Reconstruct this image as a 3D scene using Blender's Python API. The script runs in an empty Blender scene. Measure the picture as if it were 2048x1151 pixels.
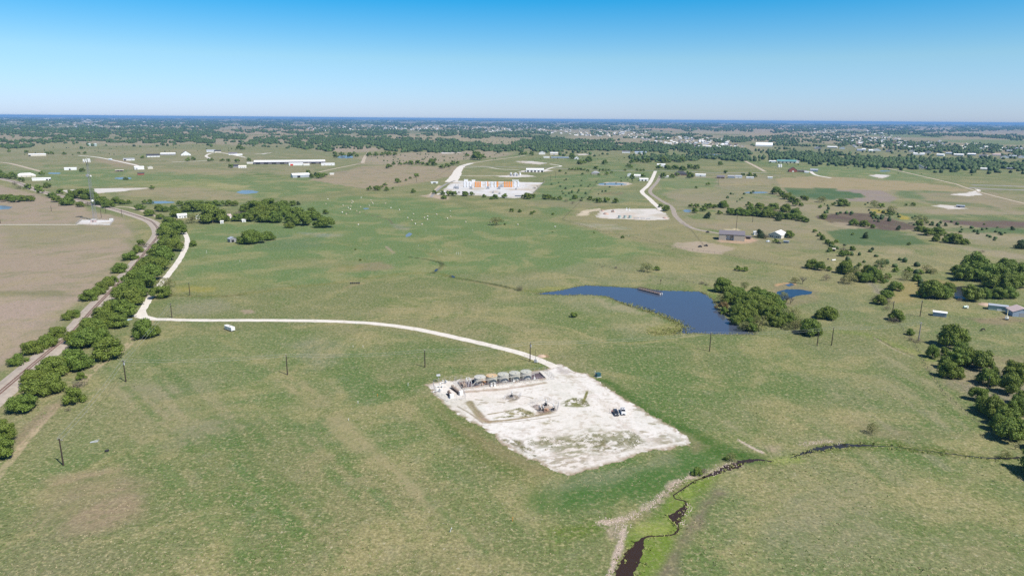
import bpy, bmesh, math, random
import numpy as np
from mathutils import Vector, Matrix

random.seed(11)
RNG = np.random.default_rng(5)
scene = bpy.context.scene
COL = scene.collection
R = math.radians

# ------------------------------------------------------------------ camera geometry (metres, camera above the origin)
PW, PH, PF = 2048.0, 1151.0, 1365.33
ALT, PITCH, ROLL = 120.0, R(13.9), R(0.45)
_c, _s = math.cos(ROLL), math.sin(ROLL)
RIGHT = Vector((_c, _s * math.sin(PITCH), _s * math.cos(PITCH)))
UP = Vector((-_s, _c * math.sin(PITCH), _c * math.cos(PITCH)))
FWD = Vector((0, math.cos(PITCH), -math.sin(PITCH)))
CAM = Vector((0, 0, ALT))


def sm(x, a, b):
    t = np.clip((x - a) / (b - a), 0, 1)
    return t * t * (3 - 2 * t)


def _hash(ix, iy):
    h = (ix.astype(np.int64) * 374761393 + iy.astype(np.int64) * 668265263) & 0xFFFFFFFF
    h = ((h ^ (h >> 13)) * 1274126177) & 0xFFFFFFFF
    return ((h ^ (h >> 16)) & 0xFFFF) / 65535.0


def vn(x, y):
    x = np.asarray(x, float); y = np.asarray(y, float)
    ix = np.floor(x); iy = np.floor(y)
    fx = x - ix; fy = y - iy
    fx = fx * fx * (3 - 2 * fx); fy = fy * fy * (3 - 2 * fy)
    a = _hash(ix, iy); b = _hash(ix + 1, iy); c = _hash(ix, iy + 1); d = _hash(ix + 1, iy + 1)
    return (a * (1 - fx) + b * fx) * (1 - fy) + (c * (1 - fx) + d * fx) * fy


def fbm(x, y, o=4):
    t = 0; a = 0.5; n = 0
    for i in range(o):
        t = t + a * vn(x * 2 ** i + 17.3 * i, y * 2 ** i - 9.1 * i); n += a; a *= 0.55
    return t / n


def TZ(x, y):
    """height of the far terrain; the near plain is level"""
    r = np.hypot(x, y)
    return sm(r, 9000, 20000) * (52 * fbm(np.asarray(x) / 5200.0 + 3, np.asarray(y) / 3800.0 + 8, 3) - 14)


def G(px, py, z=0.0):
    d = FWD + RIGHT * ((px - PW / 2) / PF) + UP * (-(py - PH / 2) / PF)
    d.z = min(d.z, -0.0026)
    p = CAM + d * ((z - ALT) / d.z)
    return Vector((p.x, p.y, z))


def GT(px, py):
    p = G(px, py)
    for _ in range(4):
        z = float(TZ(p.x, p.y)); p = G(px, py, z)
    return p


def proj(p):
    v = Vector(p) - CAM
    w = v.dot(FWD)
    return (PW / 2 + PF * v.dot(RIGHT) / w, PH / 2 - PF * v.dot(UP) / w)


def mpp(px, py):
    """metres per photo pixel across the view at a ground point"""
    return (G(px, py) - CAM).dot(FWD) / PF


def height_for(px, py, top):
    b = G(px, py); lo, hi = 0.0, 110.0
    for _ in range(40):
        m = (lo + hi) / 2
        if proj((b.x, b.y, m))[1] > top: lo = m
        else: hi = m
    return lo


KB = 0.60


def S(r, g, b, k=1.0):
    """albedo of a sunlit surface that photographs as this sRGB value"""
    f = lambda c: ((c / 255 / 12.92) if c <= 10 else ((c / 255 + 0.055) / 1.055) ** 2.4) * KB * k
    return (min(f(r), .85), min(f(g), .85), min(f(b), .85))


# ------------------------------------------------------------------ materials
MATS = {}


def mat(name, col, rough=0.8, var=0.18, scale=2.0, metal=0.0, spec=0.3, bump=0.0, coat=0.0, col2=None, lo=.45, hi=.65):
    if name in MATS: return MATS[name]
    m = bpy.data.materials.new(name); m.use_nodes = True
    nt = m.node_tree; N = nt.nodes; L = nt.links
    b = N['Principled BSDF']
    b.inputs['Roughness'].default_value = rough
    b.inputs['Metallic'].default_value = metal
    b.inputs['Specular IOR Level'].default_value = spec
    b.inputs['Coat Weight'].default_value = coat
    tc = N.new('ShaderNodeTexCoord'); no = N.new('ShaderNodeTexNoise')
    no.inputs['Scale'].default_value = scale; no.inputs['Detail'].default_value = 6
    no.inputs['Roughness'].default_value = .65
    L.new(tc.outputs['Object'], no.inputs['Vector'])
    mp = N.new('ShaderNodeMapRange')
    mp.inputs['From Min'].default_value = .25; mp.inputs['From Max'].default_value = .75
    mp.inputs['To Min'].default_value = 1 - var; mp.inputs['To Max'].default_value = 1 + var
    L.new(no.outputs['Fac'], mp.inputs['Value'])
    mx = N.new('ShaderNodeMix'); mx.data_type = 'RGBA'; mx.blend_type = 'MULTIPLY'
    mx.inputs[0].default_value = 1
    mx.inputs[6].default_value = (*col, 1)
    L.new(mp.outputs[0], mx.inputs[7])
    out = mx.outputs[2]
    if col2:
        n2 = N.new('ShaderNodeTexNoise'); n2.inputs['Scale'].default_value = scale * .37; n2.inputs['Detail'].default_value = 8
        n2.inputs['Roughness'].default_value = .7
        L.new(tc.outputs['Object'], n2.inputs['Vector'])
        r2 = N.new('ShaderNodeMapRange'); r2.inputs['From Min'].default_value = lo; r2.inputs['From Max'].default_value = hi
        L.new(n2.outputs['Fac'], r2.inputs['Value'])
        m2 = N.new('ShaderNodeMix'); m2.data_type = 'RGBA'
        L.new(r2.outputs[0], m2.inputs[0]); L.new(out, m2.inputs[6]); m2.inputs[7].default_value = (*col2, 1)
        out = m2.outputs[2]
    L.new(out, b.inputs['Base Color'])
    if bump:
        bp = N.new('ShaderNodeBump'); bp.inputs['Strength'].default_value = bump
        L.new(no.outputs['Fac'], bp.inputs['Height']); L.new(bp.outputs[0], b.inputs['Normal'])
    MATS[name] = m
    return m


def mat_land(name='grassland', bump=.5, fine=1.0):
    m = bpy.data.materials.new(name); m.use_nodes = True
    nt = m.node_tree; N = nt.nodes; L = nt.links
    b = N['Principled BSDF']; b.inputs['Roughness'].default_value = .95; b.inputs['Specular IOR Level'].default_value = .1
    at = N.new('ShaderNodeAttribute'); at.attribute_name = 'land'
    tc = N.new('ShaderNodeTexCoord')

    def noise(scale, detail, rough, off=(0, 0, 0), stretch=(1, 1, 1), dist=0):
        mp = N.new('ShaderNodeMapping'); mp.inputs['Location'].default_value = off; mp.inputs['Scale'].default_value = stretch
        L.new(tc.outputs['Object'], mp.inputs['Vector'])
        n = N.new('ShaderNodeTexNoise'); n.inputs['Scale'].default_value = scale; n.inputs['Detail'].default_value = detail
        n.inputs['Roughness'].default_value = rough; n.inputs['Distortion'].default_value = dist
        L.new(mp.outputs[0], n.inputs['Vector'])
        return n.outputs['Fac']

    def rng(v, a, c, t0=0, t1=1):
        r = N.new('ShaderNodeMapRange'); r.interpolation_type = 'SMOOTHSTEP'
        r.inputs['From Min'].default_value = a; r.inputs['From Max'].default_value = c
        r.inputs['To Min'].default_value = t0; r.inputs['To Max'].default_value = t1
        L.new(v, r.inputs['Value']); return r.outputs[0]

    def mul(a, c):
        q = N.new('ShaderNodeMath'); q.operation = 'MULTIPLY'; L.new(a, q.inputs[0])
        if isinstance(c, float): q.inputs[1].default_value = c
        else: L.new(c, q.inputs[1])
        return q.outputs[0]

    def mix(f, a, col, blend='MIX'):
        q = N.new('ShaderNodeMix'); q.data_type = 'RGBA'; q.blend_type = blend
        L.new(f, q.inputs[0]); L.new(a, q.inputs[6])
        if isinstance(col, tuple): q.inputs[7].default_value = (*col, 1)
        else: L.new(col, q.inputs[7])
        return q.outputs[2]

    M = at.outputs['Alpha']                      # how broken the cover is
    c = at.outputs['Color']
    # dry straw, lush and greyish drifts a few to tens of metres wide
    c = mix(mul(mul(rng(noise(.022, 7, .62, (3, 9, 0), dist=.6),   .47, .62), M), .58), c, S(176, 164, 116))
    c = mix(mul(mul(rng(noise(.03, 7, .62, (40, 2, 0), dist=.8), .50, .64), M), .56), c, S(106, 128, 68))
    c = mix(mul(mul(rng(noise(.11, 8, .7, (13, 52, 0)), .5, .7), M), .32), c, S(168, 162, 134))
    c = mix(mul(mul(rng(noise(.14, 8, .7, (73, 2, 0)), .52, .72), M), .40), c, S(102, 122, 62))
    # single tussocks
    t1 = noise(.6, 4, .65, (1, 1, 0), (1, 1, 1))
    c = mix(mul(mul(rng(t1, .50, .64), M), .52 * fine), c, S(196, 182, 138))
    t2 = noise(.36, 4, .62, (31, 11, 0))
    c = mix(mul(mul(rng(t2, .50, .66), M), .46 * fine), c, S(92, 112, 54))
    g = noise(1.1, 3, .7, (7, 3, 0))
    v = rng(g, .34, .66, .70, 1.32)
    q = N.new('ShaderNodeMix'); q.data_type = 'RGBA'; q.blend_type = 'MULTIPLY'
    L.new(mul(M, .85 * fine), q.inputs[0]); L.new(c, q.inputs[6]); L.new(v, q.inputs[7])
    c = q.outputs[2]
    w = noise(.8, 2, .55, (71, 33, 0))
    c = mix(mul(mul(rng(w, .65, .71), M), .5 * fine), c, S(222, 212, 184))
    L.new(c, b.inputs['Base Color'])
    bp = N.new('ShaderNodeBump'); bp.inputs['Strength'].default_value = bump; bp.inputs['Distance'].default_value = .5
    L.new(mul(t1, M), bp.inputs['Height']); L.new(bp.outputs[0], b.inputs['Normal'])
    return m


def mat_leaf(name, col, trans=.25, hue=.03, var=.45):
    m = bpy.data.materials.new(name); m.use_nodes = True
    nt = m.node_tree; N = nt.nodes; L = nt.links
    b = N['Principled BSDF']; b.inputs['Roughness'].default_value = .6; b.inputs['Specular IOR Level'].default_value = .25
    at = N.new('ShaderNodeAttribute'); at.attribute_name = 'tint'
    oi = N.new('ShaderNodeObjectInfo')
    hs = N.new('ShaderNodeHueSaturation'); hs.inputs['Color'].default_value = (*col, 1)
    r1 = N.new('ShaderNodeMapRange'); r1.inputs['To Min'].default_value = .497 - hue; r1.inputs['To Max'].default_value = .500 + hue * .3
    L.new(oi.outputs['Random'], r1.inputs['Value']); L.new(r1.outputs[0], hs.inputs['Hue'])
    sp = N.new('ShaderNodeSeparateColor'); L.new(at.outputs['Color'], sp.inputs[0])
    r2 = N.new('ShaderNodeMapRange'); r2.inputs['To Min'].default_value = 1 - var; r2.inputs['To Max'].default_value = 1 + var
    L.new(sp.outputs[0], r2.inputs['Value']); L.new(r2.outputs[0], hs.inputs['Value'])
    L.new(hs.outputs[0], b.inputs['Base Color'])
    tr = N.new('ShaderNodeBsdfTranslucent'); L.new(hs.outputs[0], tr.inputs['Color'])
    mx = N.new('ShaderNodeMixShader'); mx.inputs[0].default_value = trans
    L.new(b.outputs[0], mx.inputs[1]); L.new(tr.outputs[0], mx.inputs[2])
    L.new(mx.outputs[0], N['Material Output'].inputs['Surface'])
    MATS[name] = m
    return m


def mat_water(name, col, rough=.06, bump=.035, scale=1.2):
    m = bpy.data.materials.new(name); m.use_nodes = True
    nt = m.node_tree; N = nt.nodes; L = nt.links
    b = N['Principled BSDF']; b.inputs['Base Color'].default_value = (*col, 1)
    b.inputs['IOR'].default_value = 1.33
    tc = N.new('ShaderNodeTexCoord')
    n = N.new('ShaderNodeTexNoise'); n.inputs['Scale'].default_value = scale; n.inputs['Detail'].default_value = 3
    L.new(tc.outputs['Object'], n.inputs['Vector'])
    n2 = N.new('ShaderNodeTexNoise'); n2.inputs['Scale'].default_value = .05; n2.inputs['Detail'].default_value = 5
    mp = N.new('ShaderNodeMapping'); mp.inputs['Scale'].default_value = (.5, 2.2, 1)
    L.new(tc.outputs['Object'], mp.inputs['Vector']); L.new(mp.outputs[0], n2.inputs['Vector'])
    r = N.new('ShaderNodeMapRange'); r.inputs['From Min'].default_value = .4; r.inputs['From Max'].default_value = .7
    r.inputs['To Min'].default_value = rough; r.inputs['To Max'].default_value = rough + .07
    L.new(n2.outputs['Fac'], r.inputs['Value']); L.new(r.outputs[0], b.inputs['Roughness'])
    bp = N.new('ShaderNodeBump'); bp.inputs['Strength'].default_value = bump; bp.inputs['Distance'].default_value = .1
    L.new(n.outputs['Fac'], bp.inputs['Height']); L.new(bp.outputs[0], b.inputs['Normal'])
    MATS[name] = m
    return m


# ------------------------------------------------------------------ objects
def tag(o, label=None, cat=None, group=None, kind=None):
    if label: o['label'] = label
    if cat: o['category'] = cat
    if group: o['group'] = group
    if kind: o['kind'] = kind
    return o


def thing(name, label, cat, loc=(0, 0, 0), rz=0.0, group=None):
    o = bpy.data.objects.new(name, None); COL.objects.link(o)
    o.empty_display_size = .5
    o.location = loc; o.rotation_euler = (0, 0, rz)
    return tag(o, label, cat, group)


class MB:
    """collects faces into one mesh"""
    def __init__(s): s.v = []; s.f = []; s.m = []; s.xf = None

    def add(s, vs, fs, mi=0):
        k = len(s.v)
        if s.xf is not None: vs = [tuple(s.xf @ Vector(p)) for p in vs]
        s.v += [tuple(p) for p in vs]; s.f += [tuple(i + k for i in f) for f in fs]; s.m += [mi] * len(fs)
        return s

    def box(s, x0, y0, z0, x1, y1, z1, mi=0, top=None):
        tx, ty = top or (0, 0)
        vs = [(x0, y0, z0), (x1, y0, z0), (x1, y1, z0), (x0, y1, z0),
              (x0 + tx, y0 + ty, z1), (x1 - tx, y0 + ty, z1), (x1 - tx, y1 - ty, z1), (x0 + tx, y1 - ty, z1)]
        return s.add(vs, [(3, 2, 1, 0), (4, 5, 6, 7), (0, 1, 5, 4), (1, 2, 6, 5), (2, 3, 7, 6), (3, 0, 4, 7)], mi)

    def cyl(s, p0, p1, r0, r1=None, n=8, mi=0, cap=True):
        r1 = r0 if r1 is None else r1
        p0 = Vector(p0); p1 = Vector(p1); d = (p1 - p0)
        if d.length < 1e-6: return s
        d.normalize()
        a = d.orthogonal().normalized(); b = d.cross(a)
        vs = []
        for p, r in ((p0, r0), (p1, r1)):
            for i in range(n):
                t = 2 * math.pi * i / n
                vs.append(p + a * (r * math.cos(t)) + b * (r * math.sin(t)))
        fs = [(i, (i + 1) % n, n + (i + 1) % n, n + i) for i in range(n)]
        if cap: fs += [tuple(range(n - 1, -1, -1)), tuple(range(n, 2 * n))]
        return s.add(vs, fs, mi)

    def lathe(s, prof, c=(0, 0, 0), n=20, mi=0):
        vs = []
        for r, z in prof:
            for i in range(n):
                t = 2 * math.pi * i / n
                vs.append((c[0] + r * math.cos(t), c[1] + r * math.sin(t), c[2] + z))
        fs = []
        for k in range(len(prof) - 1):
            for i in range(n):
                fs.append((k * n + i, k * n + (i + 1) % n, (k + 1) * n + (i + 1) % n, (k + 1) * n + i))
        fs.append(tuple(range((len(prof) - 1) * n, len(prof) * n)))
        return s.add(vs, fs, mi)

    def ext(s, prof, x0, x1, mi=0):
        """profile of (y, z) extruded along x"""
        n = len(prof)
        vs = [(x0, y, z) for y, z in prof] + [(x1, y, z) for y, z in prof]
        fs = [(i, (i + 1) % n, n + (i + 1) % n, n + i) for i in range(n)]
        fs += [tuple(range(n - 1, -1, -1)), tuple(range(n, 2 * n))]
        return s.add(vs, fs, mi)

    def mesh(s, name, mats, smooth=False):
        me = bpy.data.meshes.new(name); me.from_pydata(s.v, [], s.f)
        for m in (mats if isinstance(mats, (list, tuple)) else [mats]): me.materials.append(m)
        me.polygons.foreach_set('material_index', s.m)
        bm = bmesh.new(); bm.from_mesh(me); bmesh.ops.recalc_face_normals(bm, faces=bm.faces); bm.to_mesh(me); bm.free()
        if smooth: me.polygons.foreach_set('use_smooth', [True] * len(me.polygons))
        return me

    def build(s, name, mats, parent=None, bevel=0, smooth=False):
        o = bpy.data.objects.new(name, s.mesh(name, mats, smooth)); COL.objects.link(o)
        if parent: o.parent = parent
        if bevel:
            b = o.modifiers.new('bevel', 'BEVEL'); b.width = bevel; b.segments = 2; b.limit_method = 'ANGLE'
        return o


def np_mesh(name, V, F, m, parent=None, attr=None, smooth=False):
    """V (n,3), F (k,4) or (k,3), attr: (name, (n,4)) colour per point"""
    me = bpy.data.meshes.new(name)
    n, k, c = len(V), len(F), F.shape[1]
    me.vertices.add(n); me.vertices.foreach_set('co', np.ascontiguousarray(V, np.float32).ravel())
    me.loops.add(k * c); me.loops.foreach_set('vertex_index', np.ascontiguousarray(F, np.int32).ravel())
    me.polygons.add(k); me.polygons.foreach_set('loop_start', np.arange(0, k * c, c, dtype=np.int32))
    me.update(calc_edges=True)
    me.materials.append(m)
    if smooth: me.polygons.foreach_set('use_smooth', np.ones(k, bool))
    if attr is not None:
        a = me.attributes.new(attr[0], 'FLOAT_COLOR', 'POINT')
        a.data.foreach_set('color', np.ascontiguousarray(attr[1], np.float32).ravel())
    o = bpy.data.objects.new(name, me); COL.objects.link(o)
    if parent: o.parent = parent
    return o


def copy_tree(o, parent=None):
    c = o.copy(); COL.objects.link(c)
    if parent: c.parent = parent
    for ch in o.children: copy_tree(ch, c)
    return c


ORD = ['first', 'second', 'third', 'fourth', 'fifth', 'sixth', 'seventh', 'eighth', 'ninth', 'tenth', 'eleventh', 'twelfth',
       'thirteenth', 'fourteenth', 'fifteenth', 'sixteenth', 'seventeenth', 'eighteenth', 'nineteenth', 'twentieth']


def nth(i):
    if i < 20: return ORD[i]
    n = i + 1
    return '%d%s' % (n, 'th' if 10 < n % 100 < 14 else {1: 'st', 2: 'nd', 3: 'rd'}.get(n % 10, 'th'))


def smooth_path(P, step):
    """Catmull-Rom through world points, resampled"""
    P = [Vector((p[0], p[1])) for p in P]
    P = [P[0] * 2 - P[1]] + P + [P[-1] * 2 - P[-2]]
    out = []
    for i in range(1, len(P) - 2):
        a, b, c, d = P[i - 1:i + 3]
        n = max(2, int((c - b).length / step))
        for k in range(n):
            t = k / n
            out.append(.5 * ((2 * b) + (c - a) * t + (2 * a - 5 * b + 4 * c - d) * t * t + (3 * b - a - 3 * c + d) * t ** 3))
    out.append(P[-2])
    return out


def PX(pts): return [G(*p) for p in pts]


def seg_dist(X, Y, P, closed):
    P = np.array([(p[0], p[1]) for p in P], float)
    Q = np.roll(P, -1, 0) if closed else P[1:]
    A = P if closed else P[:-1]
    D = np.full(X.shape, 1e18); ins = np.zeros(X.shape, bool)
    for (ax, ay), (bx, by) in zip(A, Q):
        dx, dy = bx - ax, by - ay; l2 = dx * dx + dy * dy + 1e-12
        t = np.clip(((X - ax) * dx + (Y - ay) * dy) / l2, 0, 1)
        D = np.minimum(D, (X - ax - t * dx) ** 2 + (Y - ay - t * dy) ** 2)
        if closed:
            cr = ((ay > Y) != (by > Y))
            ins ^= cr & (X < dx * (Y - ay) / (dy + (1e-12 if dy >= 0 else -1e-12)) + ax)
    D = np.sqrt(D)
    return np.where(ins, D, -D) if closed else D


class Land:
    """land cover of a sheet of ground: colour and how broken it is, per vertex"""
    def __init__(s, X, Y, col, mott=1.0):
        s.X, s.Y = X, Y
        s.ga = None; s.C = np.empty((len(X), 4)); s.C[:, :3] = col; s.C[:, 3] = mott

    def _apply(s, idx, w, col, mott, op, gate, gs):
        if mott is None and col[0] > col[1] + 6: mott = .55
        w = w * op
        if gate:
            gx, gy = s.X[idx] / gs, s.Y[idx] / gs
            if s.ga is not None:
                ca, sa = math.cos(s.ga), math.sin(s.ga); gx, gy = (gx * ca + gy * sa) / 1.5, (gy * ca - gx * sa) * 1.25
            w = w * sm(fbm(gx + 5, gy + 2, 4), gate, gate + .09)
        w = w[:, None]
        c = np.array((*S(*col), mott if mott is not None else -1.0))
        old = s.C[idx]
        new = old * (1 - w) + c * w
        if mott is None: new[:, 3] = old[:, 3]
        s.C[idx] = new

    def poly(s, pts, col, f=6, j=8, js=None, mott=None, op=1.0, gate=0, gs=9, world=False):
        P = pts if world else PX(pts)
        xs = [p[0] for p in P]; ys = [p[1] for p in P]; e = f + j
        idx = np.nonzero((s.X > min(xs) - e) & (s.X < max(xs) + e) & (s.Y > min(ys) - e) & (s.Y < max(ys) + e))[0]
        if not len(idx): return
        x, y = s.X[idx], s.Y[idx]
        js = js or max(4, j * 3)
        d = seg_dist(x, y, P, True) + j * 2 * (fbm(x / js, y / js, 3) - .5)
        s._apply(idx, sm(d, -f / 2, f / 2), col, mott, op, gate, gs)

    def line(s, pts, w, col, f=None, j=None, mott=None, op=1.0, gate=0, gs=9, world=False):
        P = pts if world else PX(pts)
        P = smooth_path(P, max(3, w))
        f = w * .6 if f is None else f; j = w * .3 if j is None else j
        xs = [p[0] for p in P]; ys = [p[1] for p in P]; e = w + f + j
        idx = np.nonzero((s.X > min(xs) - e) & (s.X < max(xs) + e) & (s.Y > min(ys) - e) & (s.Y < max(ys) + e))[0]
        if not len(idx): return
        x, y = s.X[idx], s.Y[idx]
        js = max(3, w * 1.5)
        d = w / 2 - seg_dist(x, y, P, False) + j * 2 * (fbm(x / js, y / js, 3) - .5)
        s._apply(idx, sm(d, -f / 2, f / 2), col, mott, op, gate, gs)
HAZE = 4.6e-5; HAZEC = (.25, .52, .90, 1); SKY = (1.0, .3, 1.5, .11, 1.0); SUN_E = 4.6; EXPO = .45
SKYT = [(0.0, (.51, .66, 1.12)), (1.0, (.42, .55, .68)), (.02, (.50, .66, 1.06)), (.079, (.47, .70, .88)), (.155, (.08, .60, .90)), (.35, (.2, .5, .74))]  # upper stops dim the unseen high sky to weaken fill in shadows

# ================================================================== GROUND
M_LAND = mat_land('grassland')


def ground_sheet():
    th_in = np.arange(-46, 46.001, .088)
    th_out = np.arange(46 + 2.2, 360 - 46 - 1, 2.2)
    th = np.radians(np.concatenate([th_in, th_out]))
    rr = [2.0]
    while rr[-1] < 110: rr.append(rr[-1] + 12)
    while rr[-1] < 46000:
        r = rr[-1]; rr.append(r + max(.45, min(r * r / (ALT * PF / 2) * 1.05, r * .05)))
    rr = np.array(rr)
    nt, nr = len(th), len(rr)
    RR, TT = np.meshgrid(rr, th, indexing='ij')
    X = (RR * np.sin(TT)).ravel(); Y = (RR * np.cos(TT)).ravel()
    Z = TZ(X, Y)
    i = np.arange(nr - 1)[:, None] * nt; j = np.arange(nt)[None, :]; j2 = (j + 1) % nt
    F = np.stack([i + j, i + nt + j, i + nt + j2, i + j2], -1).reshape(-1, 4)[:, ::-1]
    return X, Y, Z, F


X, Y, Z, F = ground_sheet()
L = Land(X, Y, S(136, 142, 92))
rad = np.hypot(X, Y)
# broad drift between lush, olive and dry over the whole plain
a = fbm(X / 260 + 4, Y / 420 + 1, 4)[:, None]; b = fbm(X / 90 + 9, Y / 130 + 7, 4)[:, None]
base = np.array(S(135, 141, 92)); dry = np.array(S(168, 158, 116)); lush = np.array(S(106, 132, 72))
w1 = sm(a, .48, .68); w2 = sm(b, .5, .68)
C = base * (1 - w1) + lush * w1
C = C * (1 - .55 * w2) + dry * .55 * w2
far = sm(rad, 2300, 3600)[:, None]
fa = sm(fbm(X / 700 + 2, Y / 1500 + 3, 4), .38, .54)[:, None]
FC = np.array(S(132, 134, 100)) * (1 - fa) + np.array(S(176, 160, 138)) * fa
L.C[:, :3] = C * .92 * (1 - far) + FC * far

pl, ln = L.poly, L.line
# --- far plains: dry fields between the woods
for pts, c in [
    ([(430, 262), (560, 256), (640, 253), (700, 256), (640, 262), (560, 268), (470, 268)], (186, 164, 142)),
    ([(500, 272), (640, 268), (700, 272), (690, 278), (560, 280)], (180, 160, 138)),
    ([(760, 272), (860, 270), (980, 276), (1100, 281), (1080, 287), (960, 284), (800, 279)], (182, 166, 138)),
    ([(640, 296), (700, 292), (780, 294), (775, 302), (700, 306), (650, 303)], (184, 164, 146)),
    ([(730, 311), (800, 306), (900, 303), (960, 302), (1024, 306), (990, 312), (930, 318), (830, 328), (735, 326)], (178, 160, 138)),
    ([(1180, 248), (1280, 250), (1300, 256), (1200, 256)], (170, 160, 120)),
    ([(1270, 252), (1380, 250), (1440, 256), (1340, 262), (1290, 258)], (196, 164, 138)),
    ([(1400, 252), (1560, 252), (1640, 262), (1560, 270), (1420, 262)], (186, 164, 146)),
    ([(1380, 262), (1480, 262), (1520, 268), (1400, 268)], (180, 164, 140)),
    ([(1500, 268), (1600, 266), (1640, 280), (1540, 284), (1480, 278)], (182, 162, 138)),
    ([(1640, 256), (1860, 256), (2060, 264), (2060, 270), (1800, 266)], (184, 166, 150)),
    ([(1700, 266), (1860, 268), (1900, 276), (1760, 274)], (122, 140, 96)),
    ([(1880, 280), (2060, 278), (2060, 290), (1940, 290)], (124, 142, 96)),
    ([(1900, 292), (2060, 292), (2060, 298), (1930, 299)], (166, 158, 128)),
    ([(0, 282), (90, 280), (160, 284), (60, 287), (0, 287)], (176, 158, 136)),
    ([(100, 268), (210, 272), (250, 278), (120, 276)], (172, 158, 134)),
    ([(270, 268), (340, 264), (420, 262), (400, 272), (300, 275)], (186, 164, 140)),
    ([(0, 296), (130, 286), (210, 290), (120, 300), (0, 306)], (158, 154, 116)),
    ([(700, 244), (760, 242), (800, 246), (760, 250), (700, 249)], (128, 146, 104)),
]: pl(pts, c, f=60, j=120, js=500, mott=.8)
# --- mid left
pl([(0, 306), (200, 292), (420, 288), (640, 302), (720, 320), (700, 345), (560, 350), (330, 330), (120, 330), (0, 326)], (140, 142, 100), f=40, j=40, mott=.8)
pl([(190, 316), (262, 322), (278, 332), (240, 334), (190, 322)], (172, 152, 126), f=15, j=10)
pl([(300, 302), (380, 296), (470, 304), (500, 318), (400, 312)], (150, 146, 104), f=20, j=10)
pl([(310, 338), (400, 336), (500, 344), (420, 350), (330, 345)], (170, 156, 118), f=20, j=20, op=.7)
pl([(0, 330), (160, 332), (420, 350), (640, 356), (700, 380), (520, 398), (330, 372), (100, 372), (40, 350)], (116, 138, 84), f=25, j=20)
pl([(240, 362), (420, 362), (500, 378), (420, 382), (280, 372)], (146, 152, 96), f=20, j=12)
pl([(280, 376), (380, 372), (470, 384), (520, 398), (420, 400), (300, 392), (220, 390)], (170, 156, 124), f=20, j=20, op=.85)
pl([(405, 368), (440, 366), (500, 372), (480, 378), (420, 376)], (172, 166, 116), f=15, j=10)
# --- brown field and its greener neighbours
pl([(618, 360), (640, 352), (730, 332), (800, 330), (905, 332), (930, 334), (910, 350), (862, 362), (800, 372), (740, 379), (690, 372)], (174, 156, 130), f=8, j=8, mott=.6)
pl([(640, 350), (720, 334), (760, 336), (740, 344), (660, 356)], (150, 138, 122), f=14, j=12, op=.5, gate=.45, gs=40)
pl([(745, 384), (800, 374), (865, 363), (915, 350), (905, 372), (880, 392), (790, 388)], (140, 142, 96), f=12, j=8)
ln([(500, 350), (620, 366), (740, 384), (860, 396), (1000, 402), (1140, 406)], 18, (148, 146, 100), f=14, j=8, op=.8)
# --- bale meadow: lush
pl([(380, 452), (470, 440), (640, 402), (700, 392), (820, 396), (960, 420), (1120, 446), (1250, 476), (1330, 500), (1160, 540), (900, 545), (640, 562), (440, 578), (345, 570), (372, 500)], (112, 137, 82), f=30, j=16, mott=.85)
pl([(520, 520), (640, 516), (740, 520), (700, 536), (560, 540)], (150, 146, 102), f=20, j=15, op=.6)
pl([(840, 470), (900, 468), (960, 500), (930, 530), (870, 520)], (152, 152, 100), f=15, j=12, op=.55, gate=.42, gs=14)
pl([(775, 445), (815, 450), (830, 460), (800, 462), (780, 455)], (150, 150, 136), f=8, j=8, op=.7, gate=.4, gs=8)
pl([(600, 465), (690, 468), (680, 474), (620, 472)], (156, 160, 148), f=8, j=6, op=.6)
pl([(440, 470), (620, 470), (650, 492), (520, 500)], (96, 124, 88), f=20, j=14, op=.5)
pl([(720, 528), (760, 522), (790, 535), (750, 542), (715, 540)], (158, 140, 112), f=8, j=6, op=.7)
pl([(680, 530), (730, 530), (720, 542), (660, 542)], (170, 150, 106), f=10, j=8, op=.6)
pl([(420, 545), (500, 540), (520, 575), (440, 590), (350, 575)], (148, 148, 92), f=20, j=12, op=.6)
pl([(350, 570), (430, 576), (420, 582), (350, 586)], (172, 160, 74), f=8, j=6, op=.6)
pl([(340, 604), (440, 598), (470, 616), (400, 632), (340, 628)], (150, 148, 118), f=14, j=10, op=.7)
# --- between the pond and the meadow
pl([(900, 552), (1060, 545), (1200, 520), (1420, 548), (1440, 560), (1300, 572), (1150, 566), (1090, 578), (1000, 580)], (150, 148, 110), f=20, j=14, op=.65)
pl([(1060, 578), (1090, 576), (1150, 568), (1110, 585)], (162, 158, 84), f=6, j=4, op=.8)
pl([(1090, 586), (1200, 588), (1260, 612), (1330, 640), (1362, 660), (1330, 672), (1260, 668), (1200, 640), (1120, 600)], (150, 150, 112), f=12, j=8, op=.7)
pl([(1180, 596), (1260, 606), (1330, 632), (1310, 640), (1220, 616)], (178, 166, 134), f=8, j=6, op=.6, gate=.42, gs=6)
pl([(1300, 655), (1362, 648), (1368, 660), (1340, 672), (1300, 674)], (126, 134, 58), f=6, j=4, op=.8)
pl([(980, 600), (1100, 606), (1200, 640), (1180, 668), (1060, 640), (960, 628)], (110, 132, 74), f=18, j=12, op=.6)
pl([(1405, 568), (1440, 580), (1425, 610), (1405, 590)], (112, 134, 64), f=5, j=3)
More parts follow.
